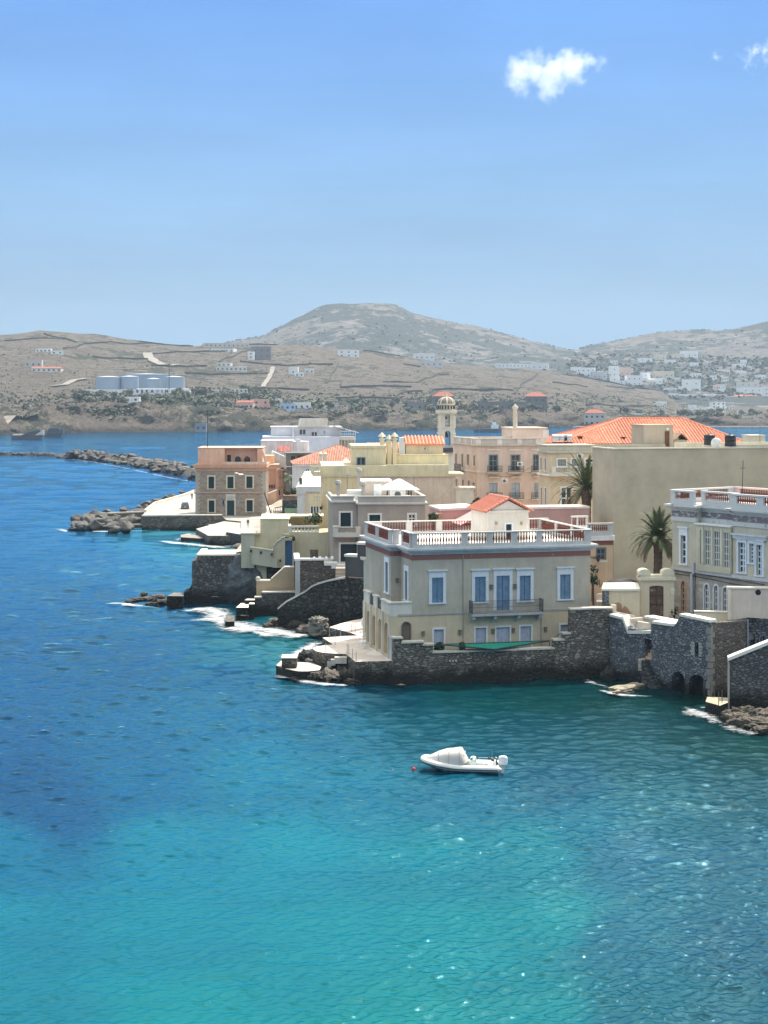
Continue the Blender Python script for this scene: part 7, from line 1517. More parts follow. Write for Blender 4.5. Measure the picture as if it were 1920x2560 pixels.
# left big rubble bastion
b = Bld('bastion', 'large square rubble bastion with pale coping standing in the surf', 'wall', Z4(180, 0)[0], 203.5, 2, 0)
M = lambda X, Y, o=0: b.F(*Z4(X, Y), o); xr = M(545, 500)[0]; zt = M(360, 430)[1]; x2 = M(650, 560)[0]
BS = stone((.20, .20, .195), (.07, .07, .07), 1.9, 1.7, .55, 2.6, .25); mb = MB(); mb.wallpoly([(-.75, -1.5), (xr, -1.5), (xr, zt), (0, zt), (-.1, M(0, 470)[1]), (-.75, M(0, 475)[1])], 0, 8); mb.wallpoly([(xr+.001, -1.5), (x2+12, -1.5), (x2+12, zt-2.5), (xr+.001, zt-2.0)], .5, 6); b.build(mb, 'wall', BS)
mb = MB(); mb.box(-.15, xr, -.12, .7, zt+.001, zt+.22); mb.box(-.15, .7, .701, 8, zt+.001, zt+.22); b.build(mb, 'coping', PALE); mb = MB(); mb.box(.7, xr, .7, 7.9, zt-.3, zt+.05); b.build(mb, 'floor', plaster((.6, .5, .4), .3))
mb = MB(); P = [M(62, 860), M(62, 735), M(100, 725), (-.76, M(0, 665)[1])]; mb.wallpoly([(P[0][0], -1.5), (-.76, -1.5), P[3], P[2], (P[0][0], P[1][1])], 0.2, 4); b.build(mb, 'buttress', stone((.1, .1, .1), (.04, .04, .04), 1.6, 1.7, .5, 3))
slab('dock', [Z4(-75, 762), Z4(62, 765), Z4(62, 735), Z4(-20, 735)], 1.5, -1.5, DK, paving((.2, .18, .16), .4), 'dark stone landing at the left foot of the bastion', None, 'dock')
for i, (u, v, s_) in enumerate([(395, 1497, (1.8, 1.4, .9)), (372, 1500, (1.6, 1.2, .7)), (350, 1500, (1.8, 1.2, .55)), (325, 1503, (1.5, 1, .35)), (408, 1506, (1.4, 1, .6)), (360, 1490, (.8, .7, .8)), (380, 1512, (1.3, .8, .5))]):
    rock((u, v), .2, tuple(q*.62 for q in s_), 50+i*1.7, 'low dark tidal rock off the left end of the bastion landing', RB, 'tidal rocks off the bastion landing', 1.5)
foam([(230,1512,.6),(270,1511),(320,1512),(360,1518),(400,1520,.7)], 1.6, label='foam over the low tidal rocks')
foam([Z4(*q) for q in ((0, 880, .5)[:2], (100, 885), (200, 875), (300, 870), (380, 890), (420, 930), (400, 1000))], 4.4, label='breaking wave against the bastion'); foam([Z4(*q) for q in ((240, 850), (330, 820), (400, 850))], 1.6, z=1.0, label='spray at the foot of the bastion')
foam([Z4(*q) for q in ((300, 940), (430, 975), (520, 1000), (600, 1000), (700, 1030), (850, 1045), (1000, 1070), (1100, 1100), (1190, 1125))], 5.2, label='wide band of surf below the stair wall'); foam([Z4(*q) for q in ((300, 1030), (450, 1040), (620, 1050), (780, 1090), (950, 1110))], 2.4, label='outer wash of the surf band'); foam([Z4(*q) for q in ((520, 965), (570, 960), (620, 985))], 1.5, z=.7, label='splash by the landing block')
foam([Z4(*q) for q in ((1180, 1130), (1120, 1160), (1060, 1200), (960, 1260), (760, 1290))], 2.0, label='thin foam between the rock stack and the platform')
# cliff face under yellow house
rock(Z4(640, 640), 0, (3.6, 2.2, 4.4), 3.3, 'bluish grey cliff face under the small yellow house', rockm((.13, .145, .15), 2.6, .8), None, 1.1, .35, 'cliff', 205)
mb = MB(); mb.prism([(-15.5, 203), (-6, 203), (-4, 212), (-17, 212)], -1.5, 5.6); tag(mb.build('stone_wall', DK), 'shadowed stone footing under the small yellow house', 'wall')

# ------------------------------------------------------------------ small yellow house with balustraded terrace
b = Bld('yellow_house', 'small pale yellow house with arched stair, blue door and white balustraded terrace', 'building', Z4(540, 0)[0], 202.5, 2, 4.2)
M = lambda X, Y, o=0: b.F(*Z4(X, Y), o); Y1 = plaster((.64, .56, .37), .22); Y2 = plaster((.46, .45, .34), .3)  # Y2 is the house yellow darkened and greened, shade painted in
a = b.rect(zr(Z4, (540, 250, 652, 500))); mb = MB(); block(mb, a[0], a[1], 0, 5, a[2]-.5, a[3]); mb.box(a[0]-.1, a[1]+.8, -.1, .5, a[3]+.001, a[3]+.14); b.build(mb, 'left_wall', Y2)
c = b.rect(zr(Z4, (652, 250, 1310, 500)), 'F', .6); zt = M(900, 128, .6)[1]; x7 = M(700, 200, .6)[0]; xb0 = M(930, 200, .6)[0]; zb = M(1050, 238, .6)[1]
mb = MB(); mb.box(c[0], x7, .6, 3, -2.5, M(700, 252, .6)[1]); mb.box(x7+.001, xb0, .6, 4, -2.5, zt); mb.box(xb0+.001, c[1]+.2, .6, 8, -2.5, zb); mb.box(xb0, c[1]-1.5, 7.4, 8, zb, zt); b.build(mb, 'wall', Y1)
mb = MB(); mb.box(x7-.1, c[1]-1.4, 4.5, 8.2, zt+.001, zt+.2); mb.box(x7, xb0+.2, .5, 4.4, zt+.001, zt+.14); b.build(mb, 'coping', plaster((.74, .66, .48), .2)); zr1 = M(1050, 182, .6)[1]
balustrade(b, (xb0, .75), (c[1]-2.0, .75), zb, [(.14, .95)], zr1-zb, .12, .2, .3, plaster((.70, .68, .58), .15), plain((.80, .79, .72)), 2.3, r=.14); balustrade(b, (xb0+.1, 4.4), (xb0+.1, .9), zb, [], zr1-zb, .12, .2, .3, plaster((.74, .72, .62), .15), plain((.8, .79, .72)), 2)
m = leaf_ball(300, .16, 1.2, .9, 77); o = m.build('shrub', leafm((.05, .075, .03), 2), None, at(*Z4(1140, 175), 206)); tag(o, 'low dark plants behind the white balustrade of the small yellow house', 'shrub')
# front parapet with lamps (sloping), lower skirt
pp = [M(622, 362, -.8), M(800, 390, -.8), M(842, 452, -.8), M(842, 530, -.8), M(630, 500, -.8)]; P = [pp[0], pp[1], (pp[1][0], M(800, 448, -.8)[1]), pp[2], pp[3], pp[4]]; mb = MB(); mb.wallpoly(P, -.8, .6); b.build(mb, 'stair_parapet', Y2)
mb = MB(); mb.wallpoly([(P[0][0]-.1, P[0][1]+.001), (P[1][0]+.1, P[1][1]+.001), (P[1][0]+.1, P[1][1]+.16), (P[0][0]-.1, P[0][1]+.16)], -.9, -.4); b.build(mb, 'parapet_coping', plaster((.74, .70, .55), .2))
for X, Y in ((622, 390), (705, 402), (795, 418), (865, 470)): x, z = M(X, Y, -.8); m = MB(); m.box(x-.14, x+.14, -1.0, -.801, z-.16, z+.16); b.build(m, 'wall_lamp', plain((.04, .035, .03)))
# arched door piece
P = [M(800, 530, -.4), M(800, 385, -.4), M(815, 345, -.4), M(838, 315, -.4), M(868, 300, -.4), M(872, 285, -.4), M(905, 278, -.4), M(975, 282, -.4), M(978, 530, -.4)]; dh = b.rect(zr(Z4, (905, 303, 966, 524)), 'F', -.4)
mb = MB(); xs = dh[0]; mb.wallpoly([(min(p[0], xs), p[1]) for p in P[:7]]+[(xs, P[6][1]), (xs, P[0][1])], -.4, .6); mb.box(dh[1], P[-1][0], -.4, .6, P[0][1], P[7][1]); mb.box(xs+.001, dh[1]-.001, -.4, .6, dh[3], P[7][1]); b.build(mb, 'arch_wall', plaster((.52, .47, .33), .25))
mb = MB(); mb.tube([(p[0], -.45, p[1]+.08) for p in P[1:7]], .1, 6); b.build(mb, 'arch_moulding', plaster((.68, .66, .55), .2)); window(b, 'F', -.1, dh, 'panel', (.045, .11, .2), (.45, .44, .34), .03, name='door', sill=False, depth=.1)
m = MB(); x, z = M(945, 270, -.6); m.lathe((x+.5, -.7, z-.6), [(.06, 0), (.2, .15), (.22, .5), (.05, .7)], 6); m.tube([(x, -.4, z), (x+.5, -.7, z+.1)], .04, 4); b.build(m, 'lantern', plain((.03, .03, .03)))
x0, z0 = M(875, 282, -.4); x1, z1 = M(940, 250, -.4); mb = MB(); mb.box(x0, x1, -.4, .6, z0+.1, z1); b.build(mb, 'door_pediment', plaster((.48, .43, .3), .25))
# ================================================================== right side: blue grey stone wall house, court, gate
b = Bld('stone_house_wall', 'tall bluish rubble wall with sea arches, a small window and a stair doorway', 'wall', 1776, 138.7, -55, 0)
# face runs from the left end to the corner: local x from -t to 0 along the -55 degree direction
M = lambda X, Y, o=0: b.F(*Z6(X, Y), o); T0 = M(350, 1500)[0]
hs = []
for r, ar in (((1052, 1345, 1086, 1462), 0), ((862, 1590, 968, 1735), 1), ((1002, 1615, 1148, 1830), 1.0), ((634, 1318, 694, 1490), .25)):
    q = b.rect(zr(Z6, r)); hs.append(q+([ar] if ar else []))
for h in hs[1:3]: h[2] = -1.4
zmin = min(M(350, 1130)[1], M(480, 1255)[1], M(700, 1250)[1]); zl = M(640, 1255)[1]; zfull = min(M(880, 1210)[1], M(1180, 1180)[1])-.5
mb = MB(); wall_face(mb, 'F', 0, T0, 0, -1.5, zl, hs, 1.1)
tp = [(350, 1130), (455, 1158), (500, 1275), (690, 1275)]; tp = [M(*q) for q in tp]; mb.wallpoly([(T0, zl+.001), (tp[3][0], zl+.001)]+tp[::-1][:0]+[(tp[3][0], max(zl+.05, tp[3][1])), (tp[2][0], max(zl+.05, tp[2][1])), (tp[1][0], tp[1][1]), (T0, tp[0][1])], 0, .7)
tq = [M(700, 1190), M(882, 1215), M(930, 1130), M(1180, 1182)]; mb.wallpoly([(tp[3][0]+.001, zl+.001), (0, zl+.001), (0, tq[3][1]), tq[2], tq[1], (tp[3][0]+.001, tq[0][1])], 0, .7)
b.build(mb, 'wall', SWR); mb = MB()
def seg(a, c, w=.24, y0=-.1, y1=.85): mb.wallpoly([(a[0], a[1]+.001), (c[0], c[1]+.001), (c[0], c[1]+w), (a[0], a[1]+w)], y0, y1)
seg(tp[0], tp[1]); seg(tp[1], tp[2], .45); seg(tp[2], tp[3], .3); seg(tq[0], tq[1]); seg(tq[2], tq[3]); b.build(mb, 'coping', plaster((.82, .78, .68), .12))
mb = MB()
for h in hs[:1]:
    for k in range(5):
        z = h[2]+(h[3]-h[2])*k/5
        for x0, x1 in ((h[0]-.42-.12*(k % 2), h[0]), (h[1], h[1]+.35+.12*(k % 2))): mb.box(x0, x1, -.05, .1, z+.03, z+(h[3]-h[2])/5-.02)
b.build(mb, 'window_quoin', plaster((.36, .38, .36), .4)); m = MB(); h = hs[0]; m.box(h[0], h[1], .4, .5, h[2], h[3]); b.build(m, 'shutter', plain((.035, .03, .04), .7))
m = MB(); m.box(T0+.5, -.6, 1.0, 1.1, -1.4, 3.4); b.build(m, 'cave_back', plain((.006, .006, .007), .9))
mb = MB(); 
for k in range(14):
    z = k*.62+.3; w = .5 if k % 2 else .28
    if z < tq[3][1]-.5: mb.box(-w, .04, -.06, .2, z, z+.52)
b.build(mb, 'quoin', plaster((.26, .25, .23), .5))
# stairs through the doorway and down outside
h = hs[3]; mb = MB(); n = 8
for k in range(n): mb.box(h[0]+.02, h[1]-.02, .1+k*.3, .1+(k+1)*.3, h[2]-.2, h[2]+(k+1)*.27)
b.build(mb, 'inner_step', plaster((.55, .36, .25), .2)); m = MB(); m.box(h[0]-.3, h[1]+.5, 2.7, 2.8, h[2], h[3]+1); m.box(h[1], h[1]+.1, .7, 2.7, h[2], h[3]+.4); b.build(m, 'inner_wall', plaster((.68, .36, .23), .15))
mb = MB(); n = 9; s0 = M(655, 1490)[0]; s1 = M(765, 1670)[0]; z0 = M(690, 1495)[1]
for k in range(n): x = s0+(s1-s0)*k/n; zz = z0-k*z0/n; mb.box(x, x+(s1-s0)/n*1.5, -.7, -.002, -1.4, zz)
b.build(mb, 'outer_step', stone((.12, .125, .13), (.05, .05, .05), 2.2, 2)); mb = MB(); xs = M(630, 1500)[0]; mb.wallpoly([(s0-.35, z0-1.0), (s0-.02, z0-1.0), (s0-.02, z0-.1), (s0-.35, z0+.1)], -.8, -.003); b.build(mb, 'step_side', rockm((.5, .46, .38), .7, 1.6))  # step side paled: its sunlight sits in the rock colour
# inner parapet of the court stair (cream)
m = MB(); q = [M(555, 1150), M(718, 1185), M(718, 1262), M(565, 1245)]; m.wallpoly([(p[0]+.3, p[1]) for p in q], 1.6, 1.9); m.box(tp[1][0]+.2, tp[1][0]+.5, .7, 2.2, zl-.5, tp[1][1]+.1); b.build(m, 'stair_parapet', plaster((.76, .66, .54), .15)); m = MB(); a, c = M(555, 1150), M(882, 1212); m.wallpoly([(a[0]+.3, a[1]), (c[0], c[1]), (c[0], c[1]+.22), (a[0]+.3, a[1]+.22)], .86, 2.1); b.build(m, 'stair_coping', plaster((.82, .79, .7), .1))
mb = MB()
for k in range(4): mb.box(tp[1][0]+.55, tp[3][0]-.3, 1.0+k*.1, 1.6, zl-.6, zl+.1+k*.35-.6)
b.build(mb, 'landing_step', plaster((.8, .7, .58), .15))
# brown return face
c2 = Bld('stone_return_wall', 'brown rubble return wall with pale corner stones, turning away from the bluish wall', 'wall', 1776, 138.72, 32, 0, x=None)
M2 = lambda X, Y, o=0: c2.F(*Z6(X, Y), o); w_ = M2(1492, 1200)[0]; zt = M2(1340, 1172)[1]; mb = MB(); mb.wallpoly([(.05, -1.5), (w_, -1.5), (w_, zt-.1), (.05, zt)], 0, 1); c2.build(mb, 'wall', stone((.20, .17, .145), (.11, .1, .09), 2.2, 2.0, .45, 1.2))
mb = MB()
for k in range(16):
    z = k*.55+.6; w = .5 if k % 2 else .28
    if z < zt-.6: mb.box(0.05, w, -.05, .1, z, z+.46)
c2.build(mb, 'quoin', plaster((.27, .25, .22), .5)); m = MB(); m.tube([(w_-.1, -.1, 3.5), (w_-.1, -.1, zt)], .07, 6); c2.build(m, 'drainpipe', plain((.25, .3, .36)))
# cream wall with a round black hole above it
c3 = Bld('cream_wall', 'plain cream wall with a small round black hole at the right edge', 'wall', Z6(1330, 0)[0], 142.2, -6, 4); M3 = lambda X, Y, o=0: c3.F(*Z6(X, Y), o); w_ = M3(1760, 1000)[0]; z1 = M3(1500, 903)[1]; zb = M3(1345, 1170)[1]
mb = MB(); mb.wallpoly([(0, zb), (M3(1490, 1140)[0], M3(1490, 1140)[1]), (w_, zb+.2), (w_, z1), (0, z1)], 0, .6); c3.build(mb, 'wall', plaster((.66, .56, .47), .25)); mb = MB(); mb.box(-.1, w_, -.1, .7, z1+.001, z1+.16); c3.build(mb, 'coping', plaster((.74, .68, .56), .2)); x, z = M3(1577, 933); m = MB(); m.lathe((x, -.01, z), [(.26, 0), (.26, .012)], 16, 'y'); c3.build(m, 'hole', plain((.01, .01, .01), .9)); m = MB(); m.box(0.001, .25, -.12, 0, zb, z1-.05); c3.build(m, 'edge_pilaster', plaster((.74, .66, .5), .15))
c4 = Bld('low_cream_wall', 'low sunlit cream parapet beside the arched windows', 'wall', Z6(1050, 0)[0], 144.4, -10, 4); M4 = lambda X, Y: c4.F(*Z6(X, Y)); w_ = M4(1330, 1120)[0]; a = M4(1065, 1105)[1]; zb = M4(1060, 1140)[1]; mb = MB(); mb.wallpoly([(0, zb-1.2), (w_, zb-1.5), (w_, a+.1), (0, a)], 0, .4); c4.build(mb, 'wall', plaster((.78, .69, .5), .15)); mb = MB(); mb.box(-.05, w_, -.06, .45, a+.101, a+.22); c4.build(mb, 'coping', LIME)
# court floor and gate
mb = MB(); cp_ = [gz(1528, 1549, 5.2), gz(1700, 1575, 5.2), gz(1860, 1590, 5.2)]; mb.prism([(22.6, 151), (26.4, 145.6), (30.2, 141.2), (36, 144.5), (44, 150), (44, 175), (20, 175)], 4.61, 5.3); tag(mb.build('ground', paving((.30, .27, .24), .4)), 'paved court before the wooden gate', None, None, 'structure')
b = Bld('gate_wall', 'cream gate wall with scrolled top and an old brown wooden double door', 'gate', Z9(720, 0)[0], 152.4, 1, 5.3)
M = lambda X, Y, o=0: b.F(*Z9(X, Y), o); w_ = M(1218, 400)[0]; zc = M(900, 180)[1]; zt = M(950, 105)[1]; dh = b.rect(zr(Z9, (850, 262, 1062, 742)))+[.25]; dh[2] = .04; mb = MB(); block(mb, 0, w_, 0, 1.2, 0, zc, [dh], depth=.35); GW = peeling((.60, .52, .38), (.42, .42, .40), .30, .8); b.build(mb, 'wall', GW)
mb = MB(); mb.box(-.22, w_+.1, -.24, 1.3, zc+.001, zc+.3); mb.box(.02, w_, -.02, 1.2, zc+.301, zt); b.build(mb, 'cornice', plaster((.68, .62, .46), .25)); mb = MB()
for c in (M(780, 90)[0], M(1130, 90)[0]):
    mb.wallpoly([(c-.62, zt+.001)]+[(c-.62*math.cos(t_), zt+.6*math.sin(t_)**.6) for t_ in [math.pi*k/10 for k in range(1, 10)]]+[(c+.62, zt+.001)], -.05, 1.2)
b.build(mb, 'scroll', plaster((.72, .67, .5), .2)); 
for i, (x0, x1) in enumerate(((dh[0]+.03, (dh[0]+dh[1])/2-.02), ((dh[0]+dh[1])/2+.02, dh[1]-.03))):
    m = MB(); m.box(x0, x1, .2, .28, .05, dh[3]-.1)
    for k in range(5): m.box(x0+.1, x1-.1, .16, .199, .15+k*.62, .15+k*.62+.5)
    o = b.build(m, 'door_leaf', peeling((.12, .075, .055), (.28, .24, .2), .4, 2.2)); m = MB(); m.box(x0, x1, .12, .158, 1.35, 1.42); m.box(x0, x1, .12, .158, 2.25, 2.32); m.build('iron_bar', plain((.02, .02, .02)), o)
l = Bld('court_wall', 'cream court wall with a pale flaring coping and a patch of bare brown plaster', 'wall', Z9(178, 0)[0], 151.6, 2, 5.3); ML = lambda X, Y, o=0: l.F(*Z9(X, Y), o); w_ = ML(705, 500)[0]; zt = ML(450, 330)[1]; mb = MB(); mb.box(ML(240, 500)[0], w_, 0, .6, -.3, zt); l.build(mb, 'wall', plaster((.68, .58, .42), .3)); xx = ML(240, 500)[0]
mb = MB(); mb.prism([(xx-.7, -.25), (w_, -.25), (w_, .95), (xx-.3, .95)], zt+.001, lambda x, y: zt+.2+.45*max(0, (y+.25)/1.2)); l.build(mb, 'coping', plaster((.82, .80, .66), .1)); mb = MB(); mb.box(ML(178, 500)[0], ML(240, 500)[0]+.001, -.3, 1, -4.5, zt-.05); l.build(mb, 'pier', SWR)
mb = MB(); P = [ML(*q) for q in ((328, 520), (400, 508), (440, 540), (445, 610), (480, 560), (520, 580), (560, 640), (585, 670), (580, 700), (330, 660))]; mb.wallpoly(P, -.012, .01); l.build(mb, 'bare_patch', plaster((.42, .24, .15), .3)); mb = MB(); a = l.rect(zr(Z9, (255, 525, 328, 665))); mb.box(a[0], a[1], -1.2, 0, a[2]-.3, a[3]); l.build(mb, 'pillar', plaster((.76, .68, .5), .2))
mb = MB(); a = ML(270, 665, -1.3); c = ML(635, 738, -1.3); mb.wallpoly([(a[0], a[1]-.6), (c[0], c[1]-.6), (c[0], c[1]), (a[0], a[1])], -1.3, -.9); mb.wallpoly([(a[0], a[1]+.001), (c[0], c[1]+.001), (c[0], c[1]+.2), (a[0], a[1]+.2)], -1.4, -.8); l.build(mb, 'low_parapet', plaster((.80, .76, .64), .15))
ot = Bld('gate_wall_side', '', '', 0, 0, 0, 0) if False else None
m = MB(); m.tube([(0, 0, 0), (.1, 0, 1.0), (-.3, 0, 1.1), (-.35, 0, .4)], .03, 5); m.box(-.2, .15, -.15, .1, 1.1, 1.7); p = at(*Z9(1195, 560), 151.2); tag(m.build('meter_box', plain((.5, .48, .42)), None, p), 'grey electric meter box with a bent cable between gate and corner house', 'meter box')
m = leaf_ball(90, .16, .7, .6, 5); o = m.build('potted_plant', leafm((.02, .03, .03), 3), None, gz(*Z9(1180, 742), 5.3)); tag(o, 'dark agave in a pot by the corner of the court', 'plant')
m = MB(); m.sm = True; m.ball((0, 0, 0), (1.9, 1.9, .8), 14); p = at(*Z9(455, 268), 158); tag(m.build('dome', plain((.03, .03, .035), .7), None, p), 'dark domed canopy top seen over the court wall', 'canopy'); mb = MB(); mb.box(-.1, .1, -.1, .1, -6, 0); mb.build('post', plain((.05, .05, .05)), bpy.data.objects['dome'])

# ------------------------------------------------------------------ corner mansion on the right
b = Bld('corner_mansion', 'weathered neoclassical mansion with glazed bay, arched lower windows and red balusters at the right edge', 'building', 1681, 157, -55, 5.3)
M = lambda X, Y, o=0: b.F(*ZR(X, Y), o); UP = plaster((.56, .52, .41), .4, (.26, .27, .27)); LS = ashlar((.44, .41, .36), (.36, .33, .29), .9, .36); MW = WHT
W_ = 17; x1 = M(585, 900)[0]; x2 = M(1140, 1000)[0]; zs = M(900, 1400)[1]; zc = M(400, 600)[1]; zcor = M(350, 400)[1]; zt = M(400, 150)[1]; rec = .9
lw_ = []
for r in ((372, 1495, 442, 1990), (715, 1545, 790, 1990), (858, 1565, 925, 1990), (990, 1590, 1062, 1990)): q = b.rect(zr(ZR, r)); q[2] = .25; lw_.append(q+[1.6])
uw = [b.rect(zr(ZR, (372, 820, 448, 1240))), b.rect(zr(ZR, (1222, 925, 1322, 1368))), b.rect(zr(ZR, (1385, 940, 1460, 1230))), b.rect(zr(ZR, (1490, 960, 1578, 1415)))]
mb = MB(); block(mb, 0, W_, 0, 9, 0, zs, lw_); b.build(mb, 'lower_wall', LS)
mb = MB(); wall_face(mb, 'F', 0, 0, x1, zs+.001, zcor, [uw[0]]); wall_face(mb, 'F', 0, x2, W_, zs, zcor, uw[1:]); wall_face(mb, 'F', rec, x1, x2, zs, zcor, []); wall_face(mb, 'L', 0, 0, 9, zs, zcor, []); wall_face(mb, 'L', x2, 0, rec, zs, zcor, []); wall_face(mb, 'R', x1, 0, rec, zs, zcor, []); wall_face(mb, 'R', W_, 0, 9, zs, zcor, []); b.build(mb, 'upper_wall', UP)
PB = peeling((.56, .57, .56), (.22, .19, .18), .40, 1.1)
mb = MB(); zf0, zf1 = M(400, 540)[1], M(400, 460)[1]
for (q0, q1, y0) in ((-.06, x1+.03, -.06), (x1+.031, x2-.031, rec-.06), (x2-.03, W_, -.06)): mb.box(q0, q1, y0, y0+.2, zf0, zf1)
b.build(mb, 'frieze', peeling((.20, .18, .20), (.52, .5, .48), .45, 1.6)); mb = MB()
for (q0, q1, y0) in ((0, x1, 0), (x1+.04, x2-.04, rec), (x2, W_, 0)):
    for o_, z_, h in ((.1, zf0-.5, .45), (.14, zf1+.02, .2), (.4, zcor-.12, .18), (.62, zcor+.07, .2)): mb.box(q0-o_ if y0 == 0 else q0, q1+(o_ if y0 == 0 else 0), y0-o_, y0+.3, z_, z_+h)
mb.box(-.6, 0, .301, 9, zcor+.07, zcor+.26); b.build(mb, 'cornice', PB)
hb_ = zt-zcor-.28; zz = zcor+.28; PMW = peeling((.56, .57, .56), (.3, .28, .26), .32, 1.3)
fx = lambda a0, a1, c0, c1: ((M(a0, 220)[0]-c0)/(c1-c0), (M(a1, 220)[0]-c0)/(c1-c0))
balustrade(b, (0, -.1), (x1, -.1), zz, [(.2, .82)], hb_, hb_*.36, .18, .34, PMW, REDB, 4.5, r=.085); balustrade(b, (x1+.1, rec+.0), (x2-.1, rec+.0), zz, [(.1, .78), (.86, 1.0)], hb_, hb_*.36, .18, .34, PMW, REDB, 4, r=.085)
balustrade(b, (x2, -.1), (W_, -.1), zz, [(.08, .36), (.46, .7), (.78, .95)], hb_, hb_*.36, .18, .34, PMW, REDB, 4.5, r=.085); balustrade(b, (0, 9), (0, .1), zz, [(.1, .45), (.55, .9)], hb_, hb_*.36, .18, .34, PMW, REDB, 4.5, r=.085)
balustrade(b, (0, 9.2), (W_, 9.2), zz, [(.05, .45), (.5, .95)], hb_, hb_*.36, .18, .34, plaster((.74, .56, .5), .2), REDB, 4.5, r=.085); mb = MB(); mb.box(.1, W_-.1, rec+.2, 9, zz-.3, zz+.02); b.build(mb, 'roof', plaster((.7, .58, .52), .3))
mb = MB(); mb.box(-.12, W_, -.14, .1, zs-.12, zs+.2); b.build(mb, 'string_course', plaster((.55, .56, .58), .3)); window(b, 'F', 0, uw[0], 'glass', (.05, .07, .11), (.70, .74, .78), .22, .75, bars=(1, 4), depth=.3, proud=.1)
for h in uw[1:]: window(b, 'F', 0, h, 'glass', (.05, .07, .11), (.62, .69, .76), .2, .35, bars=(2, 5), depth=.3, proud=.08)
a0 = uw[1][0]-.6; a1 = uw[3][1]+.6; zl = max(h[3] for h in uw[1:])+.4; mb = MB(); mb.box(a0, a1, -.22, 0, zl, zl+.3); mb.box(a0-.15, a1+.15, -.36, 0, zl+.301, zl+.45); b.build(mb, 'lintel', plaster((.60, .64, .68), .3))
for i, h in enumerate(lw_): window(b, 'F', 0, h, 'glass', (.06, .07, .09), (.62, .64, .66) if i else (.48, .32, .22), .12, bars=(2, 5), arch=1.6, depth=.25, proud=.05)
# glazed bay
zb0, zb1 = zs+.25, M(870, 640)[1]-.25; bw = [b.rect(zr(ZR, r), 'F', -.25) for r in ((650, 738, 672, 1240), (716, 748, 806, 1262), (856, 762, 944, 1285), (998, 778, 1086, 1305))]
mb = MB(); block(mb, x1+.25, x2-.1, -.25, rec-.001, zs+.21, zb1, bw, depth=.3); b.build(mb, 'bay', plaster((.56, .53, .40), .25)); mb = MB(); mb.box(x1+.15, x2, -.4, rec-.01, zb1+.001, zb1+.14); b.build(mb, 'bay_roof', plaster((.82, .82, .79), .1))
for i, h in enumerate(bw):
    o = window(b, 'F', -.25, h, 'glass', fr=(.55, .57, .55), w=.0, sill=False, bars=(1 if i == 0 else 3, 5), depth=.22)
mb = MB()
for h, g in zip(bw, bw[1:]): x = (h[1]+g[0])/2; mb.box(x-.12, x+.12, -.36, -.249, zs+1.0, zb1-.2)
b.build(mb, 'bay_mullion', plaster((.62, .6, .5), .2)); mb = MB(); PI_ = [M(575, 1225), M(575, 1380), M(548, 1400), M(548, 1960)]; mb.tube([(p[0], -.2, p[1]) for p in PI_], .14, 8); b.build(mb, 'drainpipe', plaster((.50, .52, .56), .2))
mb = MB(); ca = [M(285, 1330), M(500, 1365), M(690, 1395), M(900, 1430), M(1150, 1470), M(1400, 1510), M(1630, 1550)]; mb.tube([(p[0], -.2, p[1]) for p in ca], .05, 5); ca = [M(275, 1950), M(270, 1500), M(290, 1385), M(600, 1425), M(900, 1480), M(1130, 1530), M(1440, 1580)]; mb.tube([(p[0], -.18, p[1]) for p in ca], .045, 5)
ca = [M(600, 1400), M(592, 1700), M(600, 1960)]; mb.tube([(p[0], -.16, p[1]) for p in ca], .04, 5); b.build(mb, 'cable', plain((.012, .012, .02))); p = at(*ZR(1275, 105), 150); m = MB(); m.tube([(0, 0, -1), (.1, 0, 2.6)], .035, 5); m.tube([(-.2, 0, 1.8), (.35, 0, 1.9)], .025, 4); tag(m.build('antenna', plain((.05, .05, .05)), None, p), 'thin antenna on the corner mansion roof', 'antenna')

# ------------------------------------------------------------------ rightmost stone wall, dock, rocks
b = Bld('harbour_wall', 'dark rubble wall with a steeply sloping white coping at the right edge', 'wall', 1824, 134.6, -10, 0); M = lambda X, Y, o=0: b.F(*Z6(X, Y), o); P0 = M(1345, 1500); P1 = M(1700, 1345); mb = MB(); mb.wallpoly([(0, -1.5), (P1[0]+6, -1.5), (P1[0]+6, P1[1]+2), P1, (0, P0[1])], 0, 1.0); b.build(mb, 'wall', stone((.20, .20, .20), (.08, .08, .08), 2.3, 2.0, .5, 2.0, .18))
mb = MB(); mb.wallpoly([(-.15, P0[1]+.001), (P1[0]+6, P1[1]+2.6), (P1[0]+6, P1[1]+2.9), (-.15, P0[1]+.3)], -.2, 1.0); b.build(mb, 'coping', peeling((.74, .71, .64), (.45, .42, .38), .3, 2)); mb = MB(); mb.box(-.14, -.001, -.05, .9, -1.4, P0[1]-.15); b.build(mb, 'corner_strip', plaster((.42, .40, .36), .4))
b = Bld('back_house', 'bluish rubble house front with arched door and window under white coping at the right edge', 'building', Z6(1492, 0)[0], 143.5, 4, 2); M = lambda X, Y, o=0: b.F(*Z6(X, Y), o); w_ = M(1800, 1200)[0]; zt = M(1560, 1130)[1]; oh = [b.rect(zr(Z6, (1510, 1272, 1552, 1420)))+[1], b.rect(zr(Z6, (1592, 1290, 1640, 1400)))+[1]]
mb = MB(); block(mb, 0, w_, 0, 3, 0, zt, oh, depth=.35); b.build(mb, 'wall', SWR); window(b, 'F', 0, oh[0], 'panel', (.02, .035, .06), (.2, .22, .25), .08, name='door', arch=1, sill=False, depth=.3); window(b, 'F', 0, oh[1], 'glass', fr=(.2, .24, .3), w=.08, bars=(2, 2), arch=1, depth=.3)
